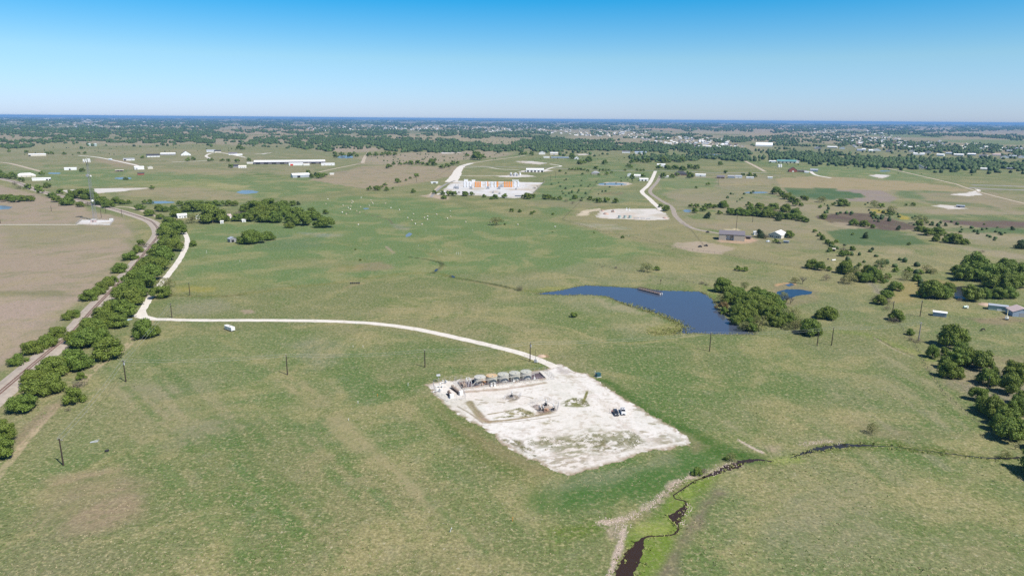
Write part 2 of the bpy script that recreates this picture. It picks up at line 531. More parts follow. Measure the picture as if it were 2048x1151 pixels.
# --- right of the far drive, dark green lots
pl([(1100, 352), (1190, 346), (1300, 346), (1300, 360), (1220, 364), (1180, 384), (1150, 420), (1100, 436), (1060, 404), (1085, 366)], (108, 132, 80), f=14, j=10)
pl([(1200, 380), (1275, 382), (1290, 402), (1180, 412), (1165, 405)], (126, 138, 96), f=10, j=8)
pl([(1195, 386), (1250, 383), (1240, 389), (1195, 391)], (158, 122, 96), f=8, j=8, op=.5, gate=.45, gs=10)
pl([(1040, 400), (1160, 402), (1240, 408), (1180, 415), (1060, 412)], (160, 148, 116), f=14, j=10, op=.7)
pl([(1130, 440), (1160, 418), (1200, 416), (1345, 420), (1420, 464), (1540, 490), (1640, 510), (1650, 546), (1500, 518), (1380, 497), (1240, 478)], (154, 147, 108), f=10, j=5, mott=.8)
pl([(1150, 446), (1230, 448), (1256, 458), (1200, 458)], (176, 170, 148), f=8, j=8, op=.7)
pl([(1336, 492), (1352, 485), (1400, 482), (1475, 496), (1440, 508), (1390, 504)], (190, 172, 150), f=5, j=4, mott=.35)
pl([(1320, 352), (1440, 354), (1440, 372), (1540, 376), (1560, 400), (1440, 412), (1360, 412), (1320, 390)], (120, 136, 90), f=12, j=10)
pl([(1436, 358), (1540, 357), (1540, 371), (1440, 372)], (172, 158, 122), f=6, j=4)
pl([(1340, 388), (1480, 390), (1560, 402), (1440, 406), (1350, 400)], (158, 150, 118), f=20, j=15, op=.7)
pl([(1355, 440), (1460, 436), (1620, 446), (1660, 500), (1560, 498), (1440, 462), (1380, 452)], (158, 148, 118), f=12, j=8, op=.8)
pl([(1390, 446), (1500, 444), (1530, 458), (1440, 460)], (180, 158, 132), f=12, j=10, op=.55, gate=.42, gs=20)
pl([(1434, 482), (1440, 475), (1500, 474), (1518, 481), (1492, 487), (1445, 486)], (204, 172, 148), f=4, j=3, mott=.4)
pl([(1448, 459), (1475, 457), (1480, 461), (1455, 462)], (222, 206, 168), f=3, j=3, mott=.3)
# --- right-hand farmland
pl([(1340, 345), (1560, 350), (1900, 372), (2070, 385), (2070, 500), (1640, 470), (1380, 450), (1330, 400)], (164, 152, 124), f=30, j=30, js=90, op=.75, gate=.37, gs=60)
pl([(1650, 320), (1740, 322), (1880, 354), (1840, 370), (1640, 360), (1600, 345)], (120, 138, 88), f=16, j=12)
pl([(1550, 356), (1640, 352), (1780, 360), (1900, 372), (1960, 384), (1800, 381), (1670, 380), (1562, 374)], (178, 160, 124), f=5, j=4, mott=.4)
pl([(1566, 376), (1660, 376), (1720, 386), (1736, 394), (1660, 400), (1590, 394)], (84, 114, 74), f=5, j=4, mott=.35)
pl([(1660, 379), (1760, 380), (1796, 396), (1780, 405), (1700, 404), (1660, 400), (1735, 395), (1720, 386)], (164, 148, 138), f=5, j=4, mott=.35)
pl([(1800, 380), (1900, 384), (1930, 398), (1840, 400), (1790, 392)], (112, 130, 88), f=12, j=10)
pl([(1830, 386), (1990, 384), (2048, 410), (1980, 420), (1860, 408)], (168, 152, 126), f=14, j=12, op=.75)
pl([(1630, 432), (1690, 424), (1745, 428), (1800, 442), (1848, 456), (1790, 462), (1720, 456), (1660, 446)], (110, 92, 84), f=5, j=4, mott=.3)
pl([(1870, 441), (1960, 438), (2060, 442), (2060, 456), (1960, 455)], (120, 100, 92), f=5, j=4, mott=.3)
pl([(1760, 424), (1850, 428), (2060, 428), (2060, 442), (1870, 440), (1800, 440)], (112, 128, 84), f=12, j=8)
pl([(1738, 418), (1775, 421), (1772, 428), (1745, 424)], (196, 172, 62), f=5, j=5, op=.8)
pl([(1788, 426), (1800, 428), (1822, 438), (1804, 438)], (196, 172, 62), f=5, j=5, op=.8)
pl([(1650, 462), (1720, 455), (1800, 462), (1866, 488), (1760, 492), (1680, 488)], (94, 118, 76), f=5, j=4, mott=.3)
pl([(1840, 456), (2060, 456), (2060, 466), (1920, 464)], (92, 118, 74), f=8, j=6)
pl([(1640, 490), (1860, 490), (2060, 500), (2060, 540), (1900, 540), (1780, 540), (1640, 520)], (152, 146, 108), f=20, j=14, op=.7)
pl([(1730, 505), (1800, 496), (1850, 504), (1780, 520)], (182, 166, 132), f=12, j=10, op=.6, gate=.42, gs=12)
pl([(1870, 483), (1990, 500), (2060, 512), (2060, 520), (1960, 510)], (178, 162, 138), f=8, j=6, op=.7)
pl([(1760, 575), (1870, 555), (1920, 565), (1850, 600), (1790, 604)], (168, 150, 96), f=10, j=8, op=.7)
pl([(1780, 625), (2060, 610), (2060, 720), (1960, 712), (1840, 680)], (118, 131, 84), f=14, j=10, op=.8)
pl([(1940, 636), (2010, 630), (2060, 642), (2010, 650), (1960, 646)], (156, 138, 112), f=7, j=6, op=.8)
pl([(1985, 715), (2060, 708), (2060, 735), (2010, 728)], (150, 138, 106), f=5, j=4, op=.7)
pl([(1870, 740), (1960, 720), (2060, 760), (2060, 870), (2000, 830), (1930, 790)], (150, 138, 120), f=10, j=8, op=.75, mott=.9)
pl([(1730, 560), (1760, 570), (1790, 596), (1770, 600), (1745, 582)], (166, 156, 138), f=6, j=5, op=.8)
pl([(1636, 690), (1760, 700), (1850, 760), (1900, 800), (1800, 840), (1660, 800)], (140, 142, 104), f=20, j=14, op=.55)
pl([(1430, 545), (1560, 560), (1720, 600), (1780, 640), (1660, 660), (1540, 560)], (140, 143, 106), f=20, j=14, op=.5)
pl([(1690, 840), (1800, 850), (1960, 870), (1900, 884), (1740, 874)], (152, 140, 108), f=10, j=8, op=.6)
pl([(0, 306), (300, 296), (640, 310), (700, 350), (400, 350), (0, 340)], (168, 156, 124), f=30, j=30, js=90, op=.6, gate=.44, gs=70)
pl([(1640, 402), (1720, 402), (1800, 406), (1780, 416), (1680, 414)], (150, 146, 104), f=6, j=5, mott=.4)
pl([(1560, 403), (1650, 412), (1640, 428), (1560, 410)], (168, 156, 128), f=6, j=5, mott=.4, op=.8)
pl([(1840, 400), (1960, 406), (2000, 416), (1860, 408)], (116, 130, 88), f=6, j=5, mott=.4, op=.85)
pl([(1840, 418), (1960, 419), (2060, 424), (2060, 430), (1860, 428)], (170, 156, 130), f=6, j=5, mott=.4, op=.8)
pl([(1640, 446), (1690, 444), (1760, 455), (1700, 458)], (182, 166, 140), f=5, j=4, mott=.4, op=.8)
pl([(1800, 468), (1900, 466), (2060, 474), (2060, 484), (1900, 478)], (172, 160, 136), f=6, j=6, mott=.5, op=.7)
pl([(1330, 356), (1430, 357), (1430, 376), (1320, 378)], (116, 138, 84), f=5, j=4, op=.7)
pl([(1560, 334), (1640, 328), (1700, 336), (1800, 350), (1760, 356), (1640, 350)], (114, 138, 84), f=8, j=6, op=.8)
# --- west of the railway: dry field
pl([(-40, 360), (60, 385), (130, 402), (200, 425), (258, 440), (280, 470), (262, 512), (236, 545), (170, 606), (90, 668), (20, 725), (-60, 790), (-400, 700), (-500, 420)], (177, 158, 138), f=12, j=8, mott=.55)
rq = random.Random(5)
for k in range(26):
    x0, y0 = rq.uniform(-60, 200), rq.uniform(455, 680)
    ln([(x0, y0), (x0 + rq.uniform(40, 90), y0 - rq.uniform(2, 8)), (x0 + rq.uniform(110, 170), y0 - rq.uniform(4, 22))], rq.uniform(2, 6), rq.choice([(146, 144, 108), (194, 174, 154), (158, 146, 122)]), f=3, j=2, op=rq.uniform(.3, .6), gate=.38, gs=14)
pl([(0, 448), (120, 445), (190, 452), (250, 456), (240, 476), (150, 490), (0, 500)], (152, 148, 112), f=18, j=12, op=.6)
pl([(-60, 585), (30, 580), (130, 582), (160, 590), (120, 598), (20, 592), (-60, 600)], (128, 130, 92), f=8, j=6, op=.7)
pl([(-40, 595), (70, 598), (150, 600), (80, 650), (0, 690), (-80, 720)], (186, 164, 150), f=14, j=10, op=.7)
pl([(250, 440), (285, 470), (270, 510), (240, 545), (225, 535), (255, 500), (262, 470)], (138, 140, 98), f=10, j=6, op=.8)
pl([(160, 600), (240, 540), (262, 520), (270, 530), (180, 618), (60, 720), (0, 780), (-30, 780), (60, 700)], (148, 146, 104), f=8, j=6, op=.8)
ln([(0, 490), (120, 480), (200, 462)], 5, (180, 164, 138), op=.6)
# --- near field, left
pl([(180, 720), (330, 660), (560, 655), (780, 690), (840, 740), (600, 780), (300, 800), (200, 860), (120, 950), (150, 830)], (120, 138, 84), f=25, j=18, op=.5)
pl([(230, 780), (420, 760), (480, 850), (360, 900), (250, 860)], (160, 152, 122), f=20, j=16, op=.65)
pl([(100, 960), (240, 940), (330, 960), (280, 1020), (140, 1060), (60, 1050)], (172, 148, 124), f=12, j=10, op=.75)
pl([(0, 1040), (120, 1020), (300, 1080), (280, 1151), (0, 1170)], (142, 138, 104), f=16, j=12, op=.5)
pl([(560, 960), (760, 880), (900, 960), (960, 1100), (800, 1180), (620, 1120)], (150, 145, 102), f=20, j=16, op=.65)
pl([(560, 820), (660, 790), (720, 900), (860, 1000), (800, 1000), (640, 930)], (160, 150, 112), f=14, j=12, op=.5, gate=.42, gs=10)
pl([(660, 690), (720, 700), (780, 820), (860, 900), (960, 960), (1080, 1060), (1040, 1070), (900, 980), (790, 900), (700, 800)], (100, 128, 72), f=10, j=9, op=.75)
pl([(470, 790), (560, 780), (700, 870), (720, 900), (580, 860)], (100, 128, 72), f=14, j=10, op=.65)
pl([(740, 775), (840, 752), (900, 742), (1000, 728), (1062, 722), (1085, 732), (960, 748), (860, 765), (800, 800), (760, 810)], (96, 124, 62), f=10, j=6, op=.85)
pl([(740, 660), (860, 672), (960, 696), (900, 720), (780, 720)], (100, 126, 68), f=14, j=10, op=.7)
pl([(560, 690), (620, 670), (700, 690), (640, 730)], (158, 152, 132), f=12, j=10, op=.4)
pl([(865, 800), (930, 846), (1010, 900), (1080, 960), (1120, 990), (1060, 985), (960, 920), (880, 850)], (118, 124, 70), f=9, j=6, op=.8)
pl([(850, 790), (900, 830), (1010, 892), (1090, 945), (1060, 945), (960, 895), (880, 835)], (150, 138, 100), f=5, j=4, op=.7)
pl([(1060, 1075), (1130, 1050), (1220, 1030), (1250, 1040), (1180, 1070), (1100, 1090)], (110, 128, 56), f=8, j=5, op=.8)
ln([(1090, 998), (1180, 982), (1280, 962), (1360, 936), (1420, 900)], 15, (80, 118, 56), f=10, j=4, op=.92, mott=.5)
ln([(1120, 975), (1240, 945), (1330, 918)], 8, (140, 144, 112), f=8, j=4, op=.6)
ln([(1205, 764), (1260, 800), (1320, 836), (1400, 874), (1450, 902), (1500, 918)], 10, (72, 108, 42), f=7, j=3, op=.95, mott=.4)
ln([(1200, 768), (1250, 806), (1310, 842), (1390, 884)], 5, (146, 140, 104), f=5, j=3, op=.7)
pl([(1370, 890), (1400, 880), (1420, 892), (1390, 904)], (152, 134, 108), f=5, j=4, op=.8)
pl([(1450, 960), (1700, 920), (2000, 930), (2060, 1000), (2060, 1170), (1380, 1170), (1400, 1060)], (134, 140, 96), f=20, j=14, op=.6)
pl([(1560, 1000), (1720, 960), (1800, 1060), (1700, 1120), (1580, 1100)], (158, 150, 124), f=18, j=14, op=.4)
pl([(1860, 1060), (2060, 1040), (2060, 1151), (1900, 1151)], (160, 150, 112), f=16, j=14, op=.45)
# --- long faint mowing and drainage streaks in the near field
rs = random.Random(33)
for k in range(34):
    x0, y0 = rs.uniform(200, 1000), rs.uniform(700, 900); L0 = rs.uniform(120, 330); sl = rs.uniform(.75, 1.15)
    ln([(x0, y0), (x0 + L0 * .5, y0 + L0 * .5 * sl + rs.uniform(-12, 12)), (x0 + L0, y0 + L0 * sl)], rs.uniform(1.5, 6), rs.choice([(100, 128, 68), (168, 158, 118), (94, 122, 64), (156, 150, 108)]), f=3, j=1.5, op=rs.uniform(.4, .7), gate=.36, gs=14)
for k in range(16):
    x0, y0 = rs.uniform(1420, 1900), rs.uniform(700, 860); L0 = rs.uniform(100, 260)
    ln([(x0, y0), (x0 + L0 * .5, y0 + L0 * .3 + rs.uniform(-8, 8)), (x0 + L0, y0 + L0 * .7)], rs.uniform(1.5, 5), rs.choice([(104, 128, 72), (168, 160, 122), (158, 152, 124)]), f=3, j=1.5, op=rs.uniform(.35, .65), gate=.36, gs=12)
# --- creek bottom: marsh, gravelly banks, worn ground
pl([(1398, 957), (1440, 944), (1424, 968), (1384, 1000), (1384, 1040), (1352, 1100), (1310, 1160), (1255, 1175), (1262, 1100), (1250, 1066), (1296, 1046), (1330, 1020), (1338, 985)], (122, 144, 60), f=5, j=3, mott=.6)
pl([(1296, 1046), (1340, 1046), (1352, 1066), (1300, 1072), (1262, 1066)], (150, 164, 78), f=4, j=3, op=.8)
pl([(1362, 958), (1400, 955), (1388, 990), (1356, 990)], (140, 160, 76), f=4, j=3, op=.7)
pl([(1400, 1000), (1440, 985), (1420, 1030), (1370, 1090), (1330, 1160), (1300, 1170), (1350, 1090)], (136, 124, 104), f=5, j=4, op=.85)
ln([(1378, 953), (1340, 975), (1322, 992), (1296, 1014), (1262, 1034), (1208, 1046)], 2.8, (206, 184, 168), f=2.2, j=2, op=.85, gate=.4, gs=2.2)
ln([(1372, 962), (1334, 990), (1300, 1022), (1262, 1042)], 3, (150, 132, 104), f=3, j=2, op=.45)
pl([(1205, 1044), (1256, 1040), (1252, 1066), (1226, 1076)], (190, 168, 152), f=3, j=2, op=.65, gate=.42, gs=2.5)
ln([(1247, 1058), (1240, 1090), (1226, 1130), (1216, 1172)], 1.8, (206, 186, 172), f=1, j=.8, op=.9, gate=.3, gs=2)
ln([(1478, 880), (1500, 892), (1524, 904)], 1.6, (214, 196, 178), f=.8, j=.4)
pl([(1536, 890), (1560, 886), (1566, 896), (1544, 900)], (186, 166, 140), f=4, j=3, op=.7)
pl([(1600, 886), (1640, 880), (1684, 880), (1680, 888), (1612, 893)], (190, 168, 142), f=4, j=3, op=.8, gate=.38, gs=4)
ln([(1470, 925), (1420, 943), (1395, 950)], 4, (170, 158, 128), f=3, j=2, op=.6)
ln([(1550, 922), (1590, 916)], 5, (150, 162, 86), f=4, j=1, op=.8)
ln([(1640, 896), (1720, 888), (1800, 890), (1880, 902), (1960, 912), (2020, 916)], 7, (104, 118, 54), f=6, j=3, op=.75)
ln([(1820, 898), (1880, 905), (1920, 908)], 5, (90, 104, 36), f=4, j=2, op=.8)
ln([(1670, 662), (1730, 668), (1790, 690), (1850, 712), (1870, 720)], 8, (130, 144, 74), f=7, j=3, op=.8)
ln([(1744, 672), (1766, 682), (1790, 696), (1830, 712)], .9, (80, 74, 58), f=.6, j=.3)
ln([(1748, 675), (1792, 700), (1826, 714)], .9, (190, 176, 150), f=.6, j=.3)
# --- drainage line, cow paths, two-track
ln([(330, 588), (380, 592), (450, 592), (520, 583), (600, 572), (650, 568), (720, 558), (800, 548), (870, 546), (905, 554)], 6, (126, 128, 66), f=5, j=2, op=.8)
ln([(340, 588), (380, 592), (450, 592), (490, 588)], 1.6, (88, 88, 54), f=1, j=.5, op=.8)
ln([(700, 560), (760, 552), (830, 546)], 2, (110, 124, 48), f=2, j=.6, op=.7)
ln([(905, 554), (960, 564), (1010, 574), (1050, 580), (1080, 584)], 5, (120, 128, 60), f=4, j=2, op=.8)
ln([(860, 505), (885, 528), (876, 540), (862, 546)], 4, (96, 112, 60), f=3, j=1.5, op=.8)
ln([(690, 425), (740, 430), (775, 438), (785, 448)], 3, (116, 110, 84), f=2, j=1, op=.8)
ln([(772, 492), (780, 500), (788, 506)], 3, (172, 156, 134), f=2, j=1, op=.8)
ln([(900, 560), (960, 566), (1010, 578), (1030, 584)], 3, (176, 156, 122), f=3, j=2, op=.5)
ln([(690, 575), (740, 562), (780, 556)], 4, (168, 148, 114), f=4, j=2, op=.6)
ln([(740, 640), (900, 630), (1030, 640), (1090, 648), (1140, 658), (1180, 674), (1220, 684), (1270, 686), (1330, 680), (1400, 668), (1440, 664)], 3.2, (162, 156, 106), f=1.6, j=.6, op=.8)
ln([(1230, 686), (1300, 692), (1400, 696)], 2, (150, 150, 108), f=2, j=.6, op=.6)
for p in ([(1418, 706), (1450, 738), (1488, 786), (1520, 850), (1542, 905), (1560, 925), (1640, 968), (1760, 1050)], [(1545, 918), (1548, 980), (1566, 1040), (1610, 1110), (1640, 1160)], [(1508, 850), (1538, 915)],
          [(1000, 958), (1035, 1000), (1046, 1050)], [(740, 830), (860, 900), (960, 960)], [(315, 690), (325, 760), (322, 850)], [(1790, 950), (1800, 1000), (1850, 1070)]):
    ln(p, .5, (92, 106, 58), f=.5, j=.35, op=.5, gate=.34, gs=6)
ln([(290, 655), (200, 735), (130, 790), (60, 868), (0, 940)], 7, (132, 136, 92), f=5, j=2, op=.5)
for k in (0, 1):
    o = k * 9
    ln([(298 + o, 640), (268 + o, 672), (240 + o, 700), (205 + o, 722), (178 + o, 742), (160 + o, 765), (128 + o, 792), (90 + o, 832), (55 + o, 872), (18 + o, 918), (-20 + o, 968)], 1.5, (204, 182, 150), f=.8, j=.5, op=.9, gate=.28, gs=7)
pl([(60, 840), (110, 800), (140, 790), (100, 830), (40, 890), (20, 880)], (158, 140, 116), f=4, j=3, op=.7)
# --- bare apron round ponds
POND = [(1024 + x / 4, 480 + y / 4) for x, y in [(195, 427), (330, 411), (420, 395), (500, 375), (590, 362), (760, 369), (1010, 385), (1200, 402), (1500, 411), (1560, 440), (1612, 480), (1650, 556), (1730, 630), (1830, 690), (1900, 735), (1945, 752), (1640, 751), (1480, 742), (1300, 747), (1358, 712), (1372, 690), (1330, 655), (1200, 600), (1100, 565), (960, 532), (890, 503), (850, 490), (800, 462), (740, 446), (680, 442), (550, 438), (400, 440), (240, 433)]]
ln([p for p in POND] + [POND[0]], 3.0, (98, 96, 56), f=2, j=.8, op=.9)
ln([(1375, 655), (1340, 636), (1290, 618), (1250, 606)], 7, (84, 88, 40), f=4, j=1.5, op=.9)
pl([(1546, 570), (1580, 566), (1640, 582), (1630, 604), (1560, 612), (1536, 600)], (150, 136, 108), f=6, j=5, op=.7)
ln([(1553, 570), (1570, 566), (1590, 568)], 3, (214, 170, 128), f=2, j=1)

ln([(865, 546), (876, 538), (884, 528), (870, 522), (850, 518), (820, 514)], 3.0, (72, 84, 46), f=1.8, j=.8, op=.9, mott=.4)
ln([(900, 552), (908, 555), (940, 560), (985, 568), (1022, 576), (1040, 580)], 3.2, (66, 72, 42), f=1.8, j=1, op=.95, mott=.4)
# worn ground where things stand
pl([(440, 655), (480, 655), (484, 662), (446, 664)], (118, 116, 92), f=2, j=1.5, op=.5)
pl([(484, 620), (505, 618), (510, 625), (488, 627)], (178, 158, 136), f=2, j=2, op=.9)
pl([(1078, 711), (1092, 708), (1098, 713), (1084, 715)], (204, 160, 132), f=1.5, j=1)
pl([(840, 392), (862, 386), (905, 395), (890, 400)], (206, 184, 164), f=8, j=6, gate=.35, gs=20)

ground = np_mesh('ground', np.stack([X, Y, Z], 1), F, M_LAND, attr=('land', L.C))
tag(ground, 'wide rolling grassland plain with dry and green fields reaching the horizon', None, None, 'structure')
for k in ('X', 'Y', 'Z', 'F', 'L', 'C', 'FC', 'rad'): del globals()[k]

# ================================================================== SHEETS ON THE GROUND
M_PAD = mat_land('caliche', bump=.25)
M_GRAVEL = mat('white_gravel', S(252, 243, 230), .95, .10, .5, bump=.1, col2=S(214, 200, 182), lo=.5, hi=.8)
M_DIRT = mat('pale_dirt', S(214, 196, 172), .95, .15, .4, col2=S(176, 164, 130), lo=.5, hi=.75)
M_ASPH = mat('worn_asphalt', S(176, 170, 164), .9, .1, .5)
M_DARKROAD = mat('grey_chip_road', S(178, 166, 152), .9, .12, .4, col2=S(196, 180, 160))


def ribbon(name, pts, w, m, z=.03, label=None, step=None, jit=.12, world=False, wfun=None):
    P = smooth_path(pts if world else PX(pts), step or max(2, w * .6))
    vs = []; fs = []
    for i, p in enumerate(P):
        t = (P[min(i + 1, len(P) - 1)] - P[max(i - 1, 0)]).normalized()
        n = Vector((-t.y, t.x))
        ww = (wfun(i / (len(P) - 1)) if wfun else w) / 2
        for k in (-1, -.33, .33, 1):
            e = ww * k * (1 + (random.uniform(-jit, jit) if abs(k) == 1 else 0))
            vs.append((p.x + n.x * e, p.y + n.y * e, z))
    for i in range(len(P) - 1):
        for k in range(3):
            q = i * 4 + k; fs.append((q, q + 1, q + 5, q + 4))
    b = MB(); b.add(vs, fs)
    o = b.build(name, m)
    return tag(o, label, None, None, 'structure')


def sheet(name, P, cell, z, paint, label, col=(255, 248, 240), mott=.22, ragged=1.0, m=None):
    """flat sheet of small cells with a ragged rim, coloured by its own land cover"""
    xs = [p[0] for p in P]; ys = [p[1] for p in P]
    gx = np.arange(min(xs) - 2, max(xs) + 2, cell); gy = np.arange(min(ys) - 2, max(ys) + 2, cell)
    XX, YY = np.meshgrid(gx, gy); x = XX.ravel(); y = YY.ravel()
    d = seg_dist(x, y, P, True) + ragged * 2 * (fbm(x / 3.0, y / 3.0, 3) - .5) + ragged * 2.2 * (fbm(x / 14.0, y / 14.0, 2) - .5)
    q = Land(x, y, S(*col), mott)
    paint(q, d)
    nx = len(gx); ok = (d > 0).reshape(XX.shape)
    i, j = np.nonzero(ok[:-1, :-1] & ok[1:, :-1] & ok[:-1, 1:] & ok[1:, 1:])
    F = np.stack([i * nx + j, i * nx + j + 1, (i + 1) * nx + j + 1, (i + 1) * nx + j], 1)
    u, inv = np.unique(F, return_inverse=True)
    V = np.stack([x[u], y[u], np.full(len(u), z)], 1)
    o = np_mesh(name, V, inv.reshape(-1, 4), m or M_PAD, attr=('land', q.C[u]))
    return tag(o, label, None, None, 'structure')


def paint_main(q, d):
    def rim(a, b, col, op, gate=0, gs=3):
        w = 1 - sm(d, a, b); q._apply(np.arange(len(d)), w, col, .5, op, gate, gs)
    pl, ln = q.poly, q.line
    A = np.arange(len(d))
    q._apply(A, sm(fbm(q.X / 18 + 3, q.Y / 18, 4), .5, .72), (244, 232, 220), .25, .6, 0, 1)
    q._apply(A, sm(fbm(q.X / 2.2 + 3, q.Y / 2.2, 3), .62, .74), (206, 190, 172), .25, .5, 0, 1)
    q.ga = R(19)
    pl([(990, 850), (1100, 850), (1260, 850), (1380, 880), (1380, 900), (1140, 950), (1000, 890)], (176, 160, 138), f=10, j=6, op=.3, gate=.52, gs=2.4)
    pl([(1050, 878), (1100, 874), (1180, 862), (1228, 868), (1250, 884), (1200, 905), (1130, 908), (1088, 896)], (124, 124, 74), f=6, j=4, op=.7, gate=.47, gs=1.9)
    q.ga = R(-52)
    pl([(1000, 878), (1040, 880), (1070, 900), (1085, 918), (1040, 905)], (126, 114, 80), f=4, j=3, op=.85, gate=.46, gs=1.7)
    pl([(1225, 865), (1262, 858), (1292, 882), (1268, 894), (1236, 888)], (124, 124, 74), f=5, j=3, op=.7, gate=.44, gs=1.8)
    q.ga = R(19)
    pl([(1200, 880), (1250, 895), (1250, 910), (1180, 905)], (132, 122, 84), f=5, j=4, op=.8, gate=.47, gs=1.8)
    pl([(1280, 862), (1330, 868), (1370, 884), (1330, 890)], (180, 164, 144), f=6, j=4, op=.6, gate=.46, gs=2.4)
    pl([(1090, 920), (1180, 905), (1180, 930), (1110, 940)], (176, 160, 138), f=5, j=4, op=.7, gate=.48, gs=2)
    pl([(1128, 803), (1146, 794), (1172, 797), (1180, 811), (1158, 815), (1130, 813)], (130, 132, 74), f=3, j=2.5, op=.95, gate=.36, gs=2)
    q.ga = None
    ln([(1166, 806), (1170, 795), (1175, 781)], 1.1, (150, 146, 84), f=.6, j=.3)
    ln([(940, 803), (952, 820), (965, 836), (978, 843)], 2.6, (176, 152, 130), f=1.5, j=.6, op=.95)
    ln([(972, 843), (1010, 840), (1060, 833), (1100, 825)], 1.6, (170, 150, 118), f=1.0, j=.5, op=.95)
    ln([(934, 806), (950, 826), (966, 842)], 1.2, (184, 164, 130), f=.8, j=.4, op=.8)
    ln([(915, 812), (940, 826), (965, 845)], .7, (170, 150, 130), f=.4, j=.2, op=.9)
    ln([(966, 846), (1020, 843), (1080, 836), (1118, 830)], .6, (178, 162, 142), f=.4, j=.2, op=.8)
    pl([(990, 836), (1016, 820), (1040, 814), (1066, 824), (1076, 830), (1030, 834)], (160, 150, 104), f=2.5, j=2, op=.9, gate=.38, gs=2.2)
    ln([(976, 828), (1000, 824), (1022, 820)], .8, (176, 160, 130), f=.6, j=.3)
    pl([(1080, 842), (1100, 838), (1116, 842), (1090, 848)], (168, 156, 118), f=2, j=2, op=.8, gate=.42, gs=2)
    pl([(1006, 800), (1014, 791), (1030, 788), (1042, 793), (1034, 800), (1016, 803)], (158, 142, 126), f=1.5, j=1.2, op=.85, gate=.3, gs=1.5)
    ln([(1040, 791), (1056, 793), (1066, 796)], .8, (180, 164, 144), f=.5, j=.2, op=.8)
    pl([(1068, 812), (1092, 805), (1108, 815), (1100, 826), (1078, 826)], (204, 182, 162), f=2, j=1.5, op=.8)
    pl([(1074, 823), (1100, 819), (1110, 825), (1082, 830)], (160, 140, 126), f=1.5, j=1, op=.8)
    pl([(1116, 734), (1146, 742), (1136, 748), (1120, 744)], (196, 184, 178), f=3, j=2, op=.7)
    pl([(1126, 752), (1142, 749), (1160, 758), (1172, 766), (1150, 764)], (196, 178, 158), f=3, j=2, op=.6, gate=.46, gs=2.5)
    ln([(925, 784), (960, 781), (1020, 776), (1090, 765)], 2.2, (190, 164, 146), f=1.4, j=.7, op=.75)
    for cx, cy in ((960, 798), (970, 804), (1004, 803), (1216, 849), (1235, 861), (1290, 862), (1306, 846), (1295, 816), (1276, 818), (1240, 775), (1262, 800)):
        ln([(cx - 8, cy), (cx + 4, cy + 1.5)], 1.0, (186, 172, 150), f=.8, j=.5, op=.8)
    for k in range(60):
        px, py = random.uniform(900, 1370), random.uniform(770, 930)
        ln([(px, py), (px + random.uniform(3, 14), py + random.uniform(-3, 5))], .6, (196, 180, 160), f=.5, j=.3, op=.5)
    ln([(1150, 760), (1200, 800), (1250, 850), (1300, 880)], 2.5, (236, 224, 214), f=1.5, op=.5)
    rim(.2, 3.2, (178, 156, 132), .9, .38, 2.5)
    rim(-.5, 1.0, (150, 134, 98), .9, .34, 2)


PADP = PX([(853, 768), (866, 790), (900, 818), (936, 842), (985, 872), (1022, 896), (1070, 922), (1112, 944), (1134, 949), (1190, 934), (1288, 908), (1352, 897), (1388, 892), (1374, 868), (1340, 848), (1290, 822), (1240, 792), (1204, 770), (1190, 757), (1176, 746), (1152, 741), (1120, 728), (1104, 727), (1094, 738), (1060, 742), (985, 750), (930, 755), (880, 761)])
sheet('gravel_pad', PADP, .42, .016, paint_main, 'white caliche well pad with weedy patches and brown edges', ragged=1.7)


def pad(pts, z, label, col=(240, 232, 224), cell=2.5, ragged=2, edge=(190, 172, 146), ew=8):
    def paint(q, d):
        A = np.arange(len(d))
        q._apply(A, sm(fbm(q.X / 30, q.Y / 40, 4), .5, .7), (222, 206, 188), .3, .8, 0, 1)
        q._apply(A, 1 - sm(d, 0, ew), edge, .5, .7, .4, 12)
    return sheet('gravel_pad', PX(pts), cell, z, paint, label, col, .25, ragged)


pad([(1188, 434), (1198, 420), (1240, 417), (1312, 417), (1336, 428), (1342, 439), (1300, 441), (1240, 438), (1200, 437)], .02, 'pale gravel pad with equipment beside the twin far drive')
pad([(1150, 428), (1168, 419), (1200, 416), (1206, 419), (1184, 424), (1176, 432), (1152, 432)], .026, 'heaped pale soil at the left end of the far pad', (230, 212, 186))
pad([(872, 389), (896, 370), (908, 361), (1010, 363), (1088, 365), (1060, 393), (1030, 397), (960, 391)], .02, 'bright white gravel yard filled with orange and white containers', (244, 240, 238), 2.5, 1.2)
pad([(984, 352), (1030, 349), (1062, 350), (1074, 353), (1040, 355), (1000, 354)], .02, 'small pale pad behind the container yard', ragged=5)
pad([(1190, 371), (1212, 364), (1250, 364), (1266, 367), (1254, 371), (1220, 372)], .02, 'pale dirt apron round a shallow grey pond', (222, 210, 196), ragged=5)
pad([(1735, 352), (1752, 348), (1776, 350), (1782, 353), (1764, 357), (1750, 354)], .02, 'small white pad in the green field far right', ragged=6)
pad([(1892, 389), (1925, 386), (1952, 381), (1966, 390), (1940, 393)], .02, 'white drilling pad beside the tree lined road far right', ragged=5)
pad([(1856, 411), (1880, 409), (1920, 412), (1938, 417), (1900, 419), (1872, 414)], .02, 'white pad in the dry field far right', ragged=4)
pad([(150, 449), (163, 439), (230, 440), (221, 450)], .03, 'white gravel square at the foot of the lattice tower', (246, 242, 240), 1.2, .3, (214, 206, 196), 2)
pad([(110, 381), (180, 377), (300, 375), (302, 377), (230, 384), (190, 388), (140, 386)], .02, 'long white gravel pad beyond the railway trees', ragged=5)
pad([(1028, 322), (1062, 322), (1100, 326), (1080, 329), (1040, 326)], .03, 'long white pad by the far roadside', ragged=9, cell=4, ew=12)
